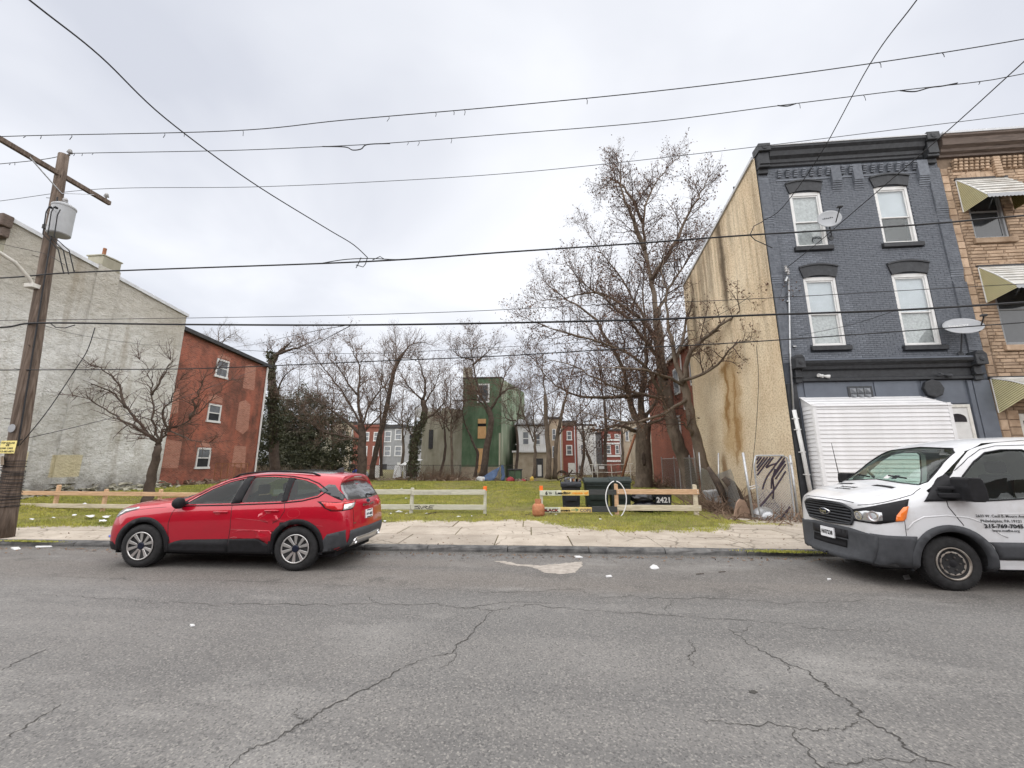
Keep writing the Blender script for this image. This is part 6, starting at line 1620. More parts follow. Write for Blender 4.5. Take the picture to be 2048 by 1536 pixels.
def cable(label, pts, r, name='overhead_cable', group='overhead cables', sub=8, cat='cable', dangles=0, seed=0, ext=0):
    r *= .85
    """pts: list of (px, py, Y)"""
    P = [at(*p) for p in pts]
    if ext: P = [P[1] + (P[1] - P[2]).normalized() * ext * k_ / 6 for k_ in range(6, 0, -1)] + P[1:]       # runs on over the street to the far side
    L = crom([tuple(p) for p in P], sub)
    q = random.Random(seed)
    L = [Vector(p) for p in L]
    mb = MB(); mb.tube(L, r, 6); o = mb.build(name, MAT['cable'], None, org=tuple(L[0]))
    tag(o, label, cat, group)
    for k_ in range(dangles):
        i = q.randrange(2, len(L) - 2); p = L[i].lerp(L[i + 1], q.random()); mb = MB(); h = q.uniform(.05, .16)
        mb.tube([p + Vector((-.10, 0, .0)), p, p + Vector((.02, 0, -h * .4)), p + Vector((q.uniform(-.03, .03), 0, -h))], r * .8, 4); mb.build('loose_tie', MAT['cable'], o)
    return o
def W(Y, *pp): return [(x, y, Y) for x, y in pp]
Y1, Y2, Y3 = I1.y, I2.y, I3.y
cable('highest cable of all, running to the top right corner with loose ties', W(Y1, (-300, 290), (5, 273), (455, 262), (690, 240), (1000, 213), (1350, 178), (1700, 133), (2060, 76), (2500, -10)), .011, dangles=15, seed=1)
o = cable('second highest cable, fixed to the pole top, with a drooping loop', W(Y2, (-200, 345), (60, 322), (140, 308), (180, 306), (455, 301), (650, 293), (780, 286), (1000, 269), (1300, 244), (1560, 211), (1800, 181), (1960, 163), (2060, 145), (2500, 60)), .011, dangles=13, seed=2)
for lp in ([(645, 293), (690, 294), (705, 300), (722, 298), (735, 289), (780, 287)], [(1555, 211), (1575, 212), (1592, 207)], [(1800, 181), (1830, 183), (1860, 175), (1885, 172), (1915, 166)]):
    mb = MB(); mb.tube([Vector(v) for v in crom([tuple(at(x, y, Y2 - .02)) for x, y in lp], 6)], .014, 5); mb.build('loop', MAT['cable'], o)
cable('third cable down, from the end of the crossarm, thin and bare', W(Y3, (-200, 428), (0, 402), (200, 378), (500, 374), (760, 363), (1000, 348), (1220, 327), (1500, 295), (1800, 258), (2060, 225), (2500, 160)), .009)
YC = 8.45
o = cable('twisted black service cable joined by the diagonal drop in mid sky', W(YC, (-200, 560), (0, 556), (130, 546), (330, 538), (735, 523), (1000, 505), (1270, 487), (1500, 470), (1800, 452), (2060, 430), (2500, 390)), .021)
mb = MB(); mb.tube([Vector(v) for v in crom([tuple(at(x, y, YC)) for x, y in ((640, 527), (690, 519), (740, 517), (790, 519), (830, 517))], 6)], .011, 5); mb.build('splice', MAT['cable'], o)
for q_ in ([(722, 515), (718, 525), (712, 536)], [(735, 515), (731, 528), (726, 534), (712, 530)], [(745, 520), (760, 513), (768, 518)]):
    mb = MB(); mb.tube([at(x, y, YC) for x, y in q_], .010, 5); mb.build('splice_tail', MAT['cable'], o)
for q_ in ([(1500, 470), (1510, 480), (1528, 488), (1545, 496)], [(1500, 470), (1508, 452), (1524, 444), (1530, 438)]):
    mb = MB(); mb.tube([at(x, y, YC) for x, y in q_], .010, 5); mb.build('splice_tail', MAT['cable'], o)
cable('thin wire just above the thick telephone cable', W(YC + .1, (-200, 642), (80, 640), (560, 633), (900, 624), (1230, 608), (1480, 599), (2060, 567), (2500, 545)), .008)
o = cable('thickest black telephone cable crossing the whole street view', W(YC, (-200, 660), (0, 655), (80, 646), (370, 649), (700, 650), (1000, 646), (1300, 639), (1520, 630), (1800, 620), (2060, 604), (2500, 575)), .026)
mb = MB(); mb.tube([at(x, y, YC - .05) for x, y in ((100, 646), (112, 655), (130, 656), (150, 650))], .012, 5); mb.build('loop', MAT['cable'], o)
cable('lowest black cable crossing in front of the bare trees', W(YC + .05, (-200, 741), (0, 740), (350, 738), (530, 732), (760, 722), (1000, 712), (1250, 697), (1480, 685), (1840, 660), (2060, 644), (2500, 610)), .014)
cable('faint distant wire dipping behind the bare trees', W(30, (380, 695), (500, 701), (590, 706), (724, 707), (801, 705), (910, 699), (1060, 691), (1300, 675)), .022)
cable('black drop cable falling from the upper left corner', [(40, -20, 3.0), (64, 4, 3.2), (200, 112, 4.0), (330, 236, 5.0), (500, 362, 6.4), (650, 455, 7.8), (705, 488, 8.3), (735, 515, YC)], .013, ext=9)
cable('steep drop cable from the top edge to the corner of the blue house', [(1850, -25, 6.0), (1832, 2, 6.3), (1740, 128, 8.0), (1640, 310, 10.5), (1565, 415, 12.6), (1529, 440, 13.3)], .014, ext=10)
cable('diagonal drop cable crossing the blue facade to its conduit', [(2120, 55, 7.0), (2048, 123, 7.6), (1880, 275, 9.5), (1700, 430, 12.0), (1640, 482, 12.9), (1578, 532, 13.45)], .014, ext=10)
cable('sagging wire from the blue house towards the tall tree', [(1578, 532, 13.45), (1540, 562, 14.2), (1480, 606, 15.5), (1400, 650, 18)], .010)
cable('short drop wire from the telephone cable to the lower left blue window', [(1788, 622, YC), (1700, 650, 11), (1599, 671, 13.5)], .008)
cable('drop wire from the telephone cable to the brick house roof', [(700, 652, YC), (620, 693, 15), (534, 734, 29)], .012)
cable('second wire from the telephone cable towards the brick house', [(697, 650, YC), (600, 668, 12), (500, 690, 22), (420, 700, 29)], .010)
cable('wire slanting up from the pole to the brick house gutter', [(38, 880, 8.5), (191, 844, 11), (355, 799, 15.5), (519, 737, 28)], .011)
cable('steep guy wire from the pole base to the telephone cable', [(40, 890, 8.5), (95, 822, 8.45), (150, 740, 8.4), (175, 700, 8.4), (190, 655, 8.4)], .012)
cable('loose wire hanging down the beige wall to the gate', [(1515, 640, 15.0), (1513, 690, 15.05), (1517, 760, 15), (1512, 860, 15.5), (1504, 940, 16.0), (1499, 985, 16.3)], .010)
cable('thin wire pair left of the pole', W(8.2, (-60, 470), (0, 487), (80, 505), (100, 512), (130, 530)), .007)
cable('thin wire slanting across the grey house from the pole', [(85, 650, 8.5), (170, 672, 11), (300, 690, 15), (372, 692, 20)], .008)

# ------------------------------------------------------------------ timber rail fences
def rail(parent, a, b, h, th, mat, name='rail', tilt=0):
    mb = MB(); mb.bar(a, b, th, h, (0, 0, 1)); return mb.build(name, MAT[mat], parent, bevel=.006, seg=1)
def post(parent, p, w, z0, z1, mat, cap=None):
    mb = MB(); x, y = p; mb.prism([(x - w/2, y - w/2, z0), (x + w/2, y - w/2, z0), (x + w/2, y - w/2, z1 - .02), (x + w * .2, y - w/2, z1), (x - w * .3, y - w/2, z1)], (0, w, 0))
    o = mb.build('post', MAT[mat], parent, bevel=.006, seg=1)
    if cap: MB().box(x - w/2 - .003, x + w/2 + .003, y - w/2 - .003, y + w/2 + .003, z1 - .14, z1 + .006).build('painted_top', MAT[cap], o)
    return o
f1 = thing('rail_fence', 'unpainted two rail timber fence beside the utility pole', 'fence', (-15, 12.6, .1))
def fp(px, py, y): return at(px, py, y)
fy1 = lambda x: 13.05 + .045 * (x + 14)
prev = None
for px_ in (-140, 20, 113, 205, 310):
    x = at(px_, 1000, 13).x; post(f1, (x, fy1(x) + .09), .10, .05, gh(x, 13) + .80, 'wood_new')
for (z, m_) in ((.66, 'wood_new'), (.24, 'wood_pale')):
    a, b, c_ = Vector((-22.5, fy1(-22.5), z + .1)), Vector((-14.2, fy1(-14.2), z + .06)), Vector((-9.6, fy1(-9.6), z + .02))
    rail(f1, a, b, .14, .04, m_); rail(f1, b + Vector((.01, 0, 0)), c_, .14, .04, m_)
f2 = thing('rail_fence', 'cream painted two rail fence with an orange topped end post behind the red car', 'fence', (-4.5, 13.6, .1))
fy2 = lambda x: 13.55 + .05 * (x + 4.5)
for px_, cap in ((470, None), (640, None), (822, None), (968, 'orange')):
    x = at(px_, 1000, fy2(-4.5)).x; post(f2, (x, fy2(x) + .085), .115 if cap is None else .105, .03, .95 + (0 if cap is None else .05), 'wood_white', cap)
xa, xb, xc = -9.5, at(822, 1000, 13.55).x, at(969, 1000, 13.7).x
for zc in (.80, .325):
    for (a, b) in ((xa, xb - .005), (xb + .005, xc + .04)):
        r_ = rail(f2, (a, fy2(a), zc), (b, fy2(b), zc + (.02 if zc > .5 else .0)), .165, .04, 'wood_white')
text_flat('Fred Hampton   Crawford', (xb + .12, fy2(xb) - .024, .765), (1, .05, 0), (0, 0, 1), .10, MAT['ink_faint'], f2, width=1.25)
# black scrawl on the lower board
def stroke(pts, w, y, mat, parent, name='graffiti', ox=0, oz=0, k=1.0, slope=.05):
    mb = MB()
    for line in pts:
        L = [Vector((ox + a * k, y + slope * a * k, oz + b * k)) for a, b in line]
        for a, b in zip(L, L[1:]): mb.bar(a, b, w, .003, (0, 1, 0)) if False else mb.bar(a, b, .003, w, (0, 0, 1))
    return mb.build(name, MAT[mat], parent)
stroke([[(0, .10), (.20, .11)], [(0, .06), (.12, .08), (.22, .02)], [(0, .0), (.22, .01), (.16, .05)], [(.20, .12), (.30, -.01), (.36, .11)], [(.36, .02), (.42, .11), (.52, .10), (.42, .05), (.54, -.01)], [(.56, .0), (.60, .12), (.78, .11)], [(.58, .06), (.72, .06)], [(.56, 0), (.74, .0)]], .016, fy2(xb + .1) - .024, 'ink', f2, ox=xb + .14, oz=.27, k=.86)
f3 = thing('rail_fence', 'short rail fence with painted lettering in front of the wheelie bins', 'fence', (2, 14.1, .1))
fy3 = lambda x: 13.72 + .06 * x
X = lambda px: at(px, 1005, 14).x
x0, x1, x2, x3 = X(1083), X(1172), X(1232), X(1397)
post(f3, (X(1083), fy3(x0) + .08), .105, .03, 1.02, 'wood_white', 'orange'); post(f3, (x2, fy3(x2) + .08), .13, .03, 1.10, 'wood_new'); post(f3, (X(1393), fy3(x3) + .08), .13, .03, 1.08, 'wood_pale')
def board(xa, xb, z, m_, h=.165): return rail(f3, (xa, fy3(xa), z), (xb, fy3(xb), z), h, .04, m_)
xm = X(1123); xo = X(1163); xbk = X(1177)
board(x0 - .05, xm, .80, 'paint_teal'); board(xm + .003, xbk, .805, 'paint_yellow'); board(xbk + .003, x2 - .0, .83, 'wood_black'); board(x2 + .01, x3 + .05, .85, 'wood_new')
xl = X(1083) + .06; xt = X(1120)
board(xl, xt, .26, 'paint_teal'); board(xt + .003, X(1182), .265, 'paint_yellow'); board(X(1182) + .003, x2, .285, 'wood_black', .18); board(x2 + .01, x3 + .08, .335, 'wood_pale', .18)
def wr(txt, x, z, s_, w, m_, bold=.004): text_flat(txt, (x, fy3(x) - .026, z), (1, .06, 0), (0, 0, 1), s_, MAT[m_], f3, width=w, bold=bold)
wr('6', X(1091), .745, .15, .08, 'ink', .006); wr('TH', X(1098), .765, .075, .10, 'ink'); wr('Leading', X(1111), .765, .12, X(1141) - X(1111), 'ink', .005)
wr('cause of', X(1144), .77, .11, X(1176) - X(1144), 'ink_orange', .005)
wr('BLACK', X(1087), .205, .13, X(1117) - X(1087), 'ink', .007); wr('BLACK', X(1087) + .01, .225, .08, X(1117) - X(1087) - .02, 'ink_red', .002); wr('men', X(1121), .215, .11, X(1139) - X(1121), 'ink', .005)
stroke([[(0, .04), (.22, .05)], [(.14, .09), (.24, .05), (.15, .0)]], .02, fy3(X(1141)) - .026, 'ink_green', f3, 'lettering', ox=X(1141), oz=.22, slope=.06)
wr('COPS', X(1158), .21, .125, X(1181) - X(1158), 'wood_old', .008)
for (x, z) in ((x2 + .06, .88), (x2 + .06, .82), (x3, .88), (x3, .82), (x3 + .02, .36)):
    mb = MB(); mb.lathe([(.001, 0), (.014, 0), (.001, .006)], (x, fy3(x) - .021, z), (0, -1, 0), 8); mb.build('screw_head', MAT['white_trim'], f3)

# ------------------------------------------------------------------ bins, bags and odds and ends by the fence
def bin_(name, label, x0, x1, y, z0, h, d, mat, lid='flat', wheels=True, group=None):
    t = thing(name, label, 'bin', ((x0 + x1) / 2, y, z0), group); w = x1 - x0; xc = (x0 + x1) / 2; tp = .86
    mb = MB(); b = w / 2 * tp
    vs = [(xc - b, y + .06, z0 + .03), (xc + b, y + .06, z0 + .03), (xc + b, y + d * .85, z0 + .03), (xc - b, y + d * .85, z0 + .03), (xc - w / 2, y, z0 + h * .88), (xc + w / 2, y, z0 + h * .88), (xc + w / 2, y + d, z0 + h * .88), (xc - w / 2, y + d, z0 + h * .88)]
    mb.add(vs, [(0, 3, 2, 1), (4, 5, 6, 7), (0, 1, 5, 4), (1, 2, 6, 5), (2, 3, 7, 6), (3, 0, 4, 7)]); mb.build('body', MAT[mat], t, bevel=.03, seg=3)
    MB().box(x0 - .02, x1 + .02, y - .03, y + d + .02, z0 + h * .84, z0 + h * .885).build('rim', MAT[mat], t, bevel=.012)
    if lid == 'flat':
        mb = MB(); mb.prism([(x0 - .03, y - .05, z0 + h * .89), (x0 - .03, y + d + .03, z0 + h * .89), (x0 - .03, y + d, z0 + h * 1.0), (x0 - .03, y + d * .4, z0 + h * 1.02), (x0 - .03, y, z0 + h * .97)], (w + .06, 0, 0)); mb.build('lid', MAT[mat], t, bevel=.02)
        mb = MB(); mb.bar((x0 + .06, y - .03, z0 + h * .78), (x1 - .06, y - .03, z0 + h * .78), .03, .03); mb.build('handle', MAT[mat], t)
    else:
        mb = MB(); mb.prism([(x0 - .03, y - .05, z0 + h * .80), (x0 - .03, y + d + .03, z0 + h * .80), (x0 - .03, y + d, z0 + h * .96), (x0 - .03, y + .05, z0 + h * .98), (x0 - .03, y - .05, z0 + h * .93)], (w + .06, 0, 0)); mb.build('lid', MAT[mat], t, bevel=.03)
        MB().box(xc - w * .22, xc + w * .22, y - .075, y - .04, z0 + h * .84, z0 + h * .90).build('handle', MAT[mat], t, bevel=.01)
    MB().box(xc - w * .30, xc + w * .30, y - .004, y + .05, z0 + h * .36, z0 + h * .62).build('panel', MAT[mat], t, bevel=.01)
    if wheels:
        for s_ in (-1, 1):
            mb = MB(); mb.lathe([(.001, 0), (.11, 0), (.12, .02), (.12, .05), (.11, .07), (.001, .07)], (xc + s_ * w * .36 - .035, y + .06, z0 + .12), (1, 0, 0), 16); mb.build('wheel', MAT['rubber'], t)
        mb = MB(); mb.tube([(xc - w * .36, y + .06, z0 + .12), (xc + w * .36, y + .06, z0 + .12)], .014, 6); mb.build('axle', MAT['steel'], t)
    return t
BY = 14.6
bx = lambda px: at(px, 1005, BY).x
b1 = bin_('wheelie_bin', 'black wheelie bin overflowing with black bag, behind the lettered rails', bx(1124), bx(1162), BY, .08, 1.07, .6, 'bin_black', lid='raised')
bg = thing('rubbish_heap', 'small heap of rubbish poking out on top of the black wheelie bin', 'rubbish', ((bx(1124) + bx(1162)) / 2, BY + .3, 1.1))
mb = MB(); q = random.Random(5)
for k_ in range(9):
    c = Vector((bx(1127) + q.random() * (bx(1158) - bx(1127)), BY + .1 + .3 * q.random(), 1.08 + .10 * q.random())); mb.prism([c + Vector((q.uniform(-.14, .14), q.uniform(-.1, .1), q.uniform(-.05, .12))) for _ in range(4)], (0, .05, .02))
mb.build('bags', MAT['bag'], bg)
for k_ in range(4): 
    c = Vector((bx(1130) + q.random() * .4, BY + .1, 1.13)); MB().box(c.x, c.x + .1, c.y, c.y + .06, c.z, c.z + .10).build('carton', MAT['paper' if k_ % 2 else 'rust'], bg)
bin_('wheelie_bin', 'dark green wheelie bin behind the black painted rail, beside the bagged black bin', bx(1172), bx(1221), BY + .15, .08, 1.16, .75, 'bin_green')
bin_('wheelie_bin', 'dark green wheelie bin behind the fence post with white hoop', bx(1224), bx(1266), BY + .15, .08, 1.19, .75, 'bin_green')
b4 = bin_('rubbish_bin', 'short black bin with white painted house number', bx(1312), bx(1347), BY + .1, .08, .80, .5, 'bin_black', lid='raised', wheels=False)
text_flat('2421', (bx(1314), BY + .055, .44), (1, 0, 0), (0, 0, 1), .25, MAT['white_trim'], b4, width=bx(1341) - bx(1314), bold=.008)
def blob_bag(name, label, c, sx, sy, sz, seed):
    from mathutils import noise as mn
    bm = bmesh.new(); bmesh.ops.create_icosphere(bm, subdivisions=4, radius=1)
    for v in bm.verts:
        n = v.co.normalized(); d = 1 + .16 * mn.noise(n * 2.2 + Vector((seed, 0, 0))) + .09 * abs(mn.noise(n * 5 + Vector((0, seed, 0)))) + .03 * mn.noise(n * 12)
        p = n * d; p.z = max(p.z, -.75); v.co = Vector((p.x * sx, p.y * sy, (p.z + .75) * sz))
    me = bpy.data.meshes.new(name); bm.to_mesh(me); bm.free(); me.materials.append(MAT['bag']); me.polygons.foreach_set('use_smooth', [True] * len(me.polygons))
    o = link(bpy.data.objects.new(name, me)); o.location = c; return tag(o, label, 'rubbish bag', 'black rubbish bags by the bins')
blob_bag('rubbish_bag', 'glossy black rubbish bag lying on another bag beside the short bin', (bx(1288), BY + .25, .42), .40, .30, .20, 1)
blob_bag('rubbish_bag', 'flattened black rubbish bag on the grass under the other bag', (bx(1292), BY + .22, .06), .46, .36, .24, 2)
# hoop
mb = MB(); cx = (bx(1204) + bx(1243)) / 2; rx_ = (bx(1243) - bx(1204)) / 2
hp = [Vector((cx + rx_ * math.sin(a) * (1 - .12 * max(0, -math.cos(a))), 13.62 + .02 * math.sin(a), .62 + .58 * math.cos(a))) for a in np.linspace(.12, 2 * math.pi - .12, 40)]
mb.tube(hp, .016, 8); o = mb.build('hoop', MAT['plate'], None, org=(cx, 13.6, .05), smooth=True); tag(o, 'thin white plastic hoop hung over the middle fence post', 'hoop')
# gas cylinder
c = gz(1077, 1032, .08); c.y = 13.35; c = at(1077, 1032, c.y); c.z = .075
gc = thing('gas_cylinder', 'rusty orange gas cylinder standing by the first post of the lettered fence', 'gas cylinder', c)
mb = MB(); mb.lathe([(.13, 0), (.15, .01), (.155, .05), (.19, .07), (.20, .12), (.20, .30), (.185, .37), (.13, .42), (.001, .44)], c, (0, 0, 1), 24); mb.build('tank', MAT['tank_rust'], gc, smooth=True)
mb = MB(); mb.lathe([(.201, .215), (.206, .22), (.206, .235), (.201, .24)], c, (0, 0, 1), 24, cap=False); mb.build('weld_seam', MAT['tank_rust'], gc)
mb = MB(); rows = []
for z in (.41, .56):
    rows.append([c + Vector((.105 * math.cos(a), .105 * math.sin(a), z)) for a in np.linspace(.6, 5.4, 14)])
mb.sheet(rows); mb.build('collar', MAT['tank_rust'], gc, solid=.012)
mb = MB(); mb.lathe([(.02, .43), (.025, .5), (.04, .51), (.04, .53), (.001, .54)], c, (0, 0, 1), 10); mb.build('valve', MAT['iron'], gc)

# ------------------------------------------------------------------ chain-link gate and fences by the beige wall
def link_mesh(mb, quad, s, r=.0065):
    """diagonal wires clipped to a quad a(bottom-left) b(bottom-right) c(top-right) d(top-left)"""
    a, b, c, d = [Vector(v) for v in quad]; w = ((b - a).length + (c - d).length) / 2; h = ((d - a).length + (c - b).length) / 2
    def P(u, v): return a.lerp(b, u).lerp(d.lerp(c, u), v)
    n = int((w + h) / s)
    for k_ in range(n + 1):
        for sg in (1, -1):
            t = k_ * s; pts = []
            # line x + z = t  (or mirrored)
            x0_, z0_ = (t, 0) if t <= w else (w, t - w); x1_, z1_ = (0, t) if t <= h else (t - h, h)
            if sg < 0: x0_, x1_ = w - x0_, w - x1_
            p, q_ = P(x0_ / w, z0_ / h), P(x1_ / w, z1_ / h)
            if (p - q_).length > .02:
                m_ = (p + q_) / 2 + Vector((0, .004 * sg, 0)); mb.tube([p, m_, q_], r, 3, cap=False)
G = lambda px, py, y=13.2: at(px, py, y)
gate = thing('chain_link_gate', 'bent chain link gate woven with dark plum slats beside the beige wall', 'gate', G(1540, 1045))
fr_ = [G(1511, 912), G(1518, 911), G(1566, 911), G(1574, 916), G(1577, 930), G(1589, 1026), G(1586, 1040), G(1575, 1043), G(1534, 1043), G(1522, 1036), G(1518, 1020), G(1508, 930), G(1511, 912)]
mb = MB(); mb.tube(fr_, .024, 8); mb.build('frame', MAT['steel'], gate, smooth=True)
mb = MB(); link_mesh(mb, (G(1519, 1040), G(1588, 1040), G(1576, 913), G(1509, 913)), .075); tag(mb.build('wire_mesh', MAT['steel'], gate), kind='stuff')
S5 = lambda x, y: (1380 + x / 7.314, 860 + y / 7.314)
for pts in ([(975, 440), (1010, 395)], [(975, 495), (1045, 398)], [(980, 550), (1090, 400)], [(982, 600), (1135, 398)], [(985, 660), (1180, 398)], [(1110, 545), (1220, 398)], [(1115, 555), (1180, 515), (1260, 490)],
            [(1345, 390), (1260, 500), (1130, 680), (1085, 780), (1062, 870)], [(1385, 405), (1230, 640), (1195, 720), (1190, 860)], [(1390, 450), (1220, 690)], [(1400, 500), (1250, 720)], [(1245, 570), (1210, 700), (1225, 850), (1215, 1010)], [(1400, 605), (1240, 860), (1110, 1020), (1030, 1120)], [(1465, 1125), (1335, 1290)]):
    P_ = [G(*S5(*p), 13.16) for p in pts]; mb = MB(); mb.tube(P_, .026, 4); mb.build('slat', MAT['purple_slat'], gate)
for k_, (x1_, y1_, x2_, y2_) in enumerate(((1486, 905, 1508, 1046), (1580, 910, 1598, 1047))):
    mb = MB(); mb.tube([G(x1_, y1_, 13.25), G(x2_, y2_, 13.25)], .035, 10); mb.build('post', MAT['steel'], gate, smooth=True)
mb = MB(); mb.tube([G(1498, 974), G(1512, 970), G(1518, 974), G(1500, 978)], .012, 5); mb.tube([G(1585, 925), G(1578, 925)], .02, 5); mb.build('tie_wire', MAT['paper'], gate)
# metal bowl and stones
bc = gz(1533, 1040, .08); bc.y = 13.42
mb = MB(); prof = [(.30 * math.sin(a), .24 * math.cos(a)) for a in np.linspace(0.02, math.pi / 2, 10)] + [(.315, -.005), (.30, -.02)]
mb.lathe(prof, bc + Vector((.0, 0, .12)), (-.25, -.45, .85), 28, cap=False); o = mb.build('metal_bowl', MAT['steel'], None, org=tuple(bc), smooth=True); tag(o, 'dented silver metal bowl lying at the foot of the gate', 'bowl')
def slab_(pts, y, th, label, mat='flagstone', name='stone_slab'):
    mb = MB(); mb.prism([G(x, y_, y) for x, y_ in pts], (0, th, 0)); o = mb.build(name, MAT[mat], None, org=tuple(G(*pts[0], y)), bevel=.012); return tag(o, label, 'stone slab')
slab_([(1468, 1036), (1474, 1006), (1480, 998), (1490, 1001), (1499, 1020), (1503, 1038)], 13.55, .09, 'reddish stone slab leaning beside the gate post')
slab_([(1505, 1030), (1504, 1008), (1516, 1008), (1519, 1032)], 13.7, .09, 'smaller reddish stone slab behind the gate post')
mb = MB()
for p in ([(1556, 1047), (1572, 1042), (1580, 1050)], [(1540, 1048), (1560, 1044)], [(1568, 1052), (1590, 1046)]): mb.tube([G(x, y, 13.05) + Vector((0, 0, .01)) for x, y in p], .012, 4)
o = mb.build('plastic_scraps', MAT['paper'], None, org=tuple(G(1560, 1047, 13.05))); tag(o, 'white plastic scraps on the ground under the gate', 'litter')
fc = thing('chain_link_fence', 'sagging chain link fence running back from the gate along the beige wall', 'fence', (6.0, 16, .1))
pts = [(1400, 905, 985, 17.5), (1434, 906, 1000, 16.5)]
for (px, pt_, pb, y) in pts:
    mb = MB(); mb.tube([at(px - (2 if px < 1420 else -3), pt_, y), at(px + 4, pb, y)], .028, 8); mb.build('post', MAT['steel'], fc, smooth=True)
mb = MB(); A = lambda x, y, d: at(x, y, d)
link_mesh(mb, (A(1404, 985, 17.5), A(1440, 1010, 16), A(1424, 945, 16.4), A(1402, 935, 17.5)), .09, .008); link_mesh(mb, (A(1440, 1010, 16), A(1490, 1030, 14), A(1462, 938, 15), A(1430, 950, 16.2)), .09, .008)
tag(mb.build('wire_mesh', MAT['steel'], fc), kind='stuff')
fd = thing('chain_link_fence', 'tall chain link fence in the rear corner between the leaning trunks', 'fence', (7, 26, .1))
for (px, y) in ((1327, 33), (1352, 28), (1362, 26), (1384, 23)):
    p = at(px, 975, y); mb = MB(); mb.tube([(p.x, y, .05), (p.x, y, 2.2)], .035, 8); mb.build('post', MAT['steel'], fd)
mb = MB(); p0, p1, p2 = at(1327, 975, 33), at(1362, 975, 26), at(1400, 975, 20.5)
for a, b in ((p0, p1), (p1, p2)):
    link_mesh(mb, ((a.x, a.y, .1), (b.x, b.y, .1), (b.x, b.y, 2.0), (a.x, a.y, 2.0)), .17, .005)
tag(mb.build('wire_mesh', MAT['steel'], fd), kind='stuff')
mb = MB(); mb.tube([(p0.x, p0.y, 2.05), (p1.x, p1.y, 2.05), (p2.x, p2.y, 2.0)], .022, 6); mb.build('top_rail', MAT['steel'], fd)
# stump and tilted board by the wall
mb = MB(); s0 = at(1475, 1010, 15.2); s0.z = .05
q = random.Random(8); ang = [q.uniform(.75, 1.2) for _ in range(12)]; rows = []
for z, r_, dx in ((0, .30, .22), (.35, .24, .10), (.8, .20, -.08), (1.1, .19, -.18), (1.2, .08, -.22)):
    rows.append([s0 + Vector((dx + r_ * ang[k_ % 12] * (1 + .25 * math.sin(k_ * 7 + z * 9)) * math.cos(k_ * math.pi / 6), r_ * ang[k_ % 12] * math.sin(k_ * math.pi / 6), z + .22 * (ang[(k_ * 5) % 12] - .95))) for k_ in range(13)])
mb.sheet(rows); o = mb.build('tree_stump', MAT['bark_dark'], None, org=tuple(s0), smooth=True); tag(o, 'broken dark tree stump leaning against the beige wall', 'stump')
mb = MB(); mb.tube([at(1455, 1005, 15.4), at(1432, 960, 15.6), at(1416, 935, 15.8)], [.16, .12, .08], 9); o = mb.build('fallen_log', MAT['bark_dark'], None, org=tuple(at(1455, 1005, 15.4)), smooth=True); tag(o, 'slanting broken log behind the chain link fence', 'log')
# grey crate
mb = MB(); mb.prism([at(1414, 983, 15.9), at(1450, 979, 15.7), at(1444, 1005, 15.7), at(1424, 1008, 15.9)], (0, .5, 0)); o = mb.build('plastic_tub', MAT['siding_grey'], None, org=tuple(at(1424, 1008, 15.9)), bevel=.02); tag(o, 'grey tub lying behind the fence end near the stump', 'tub')
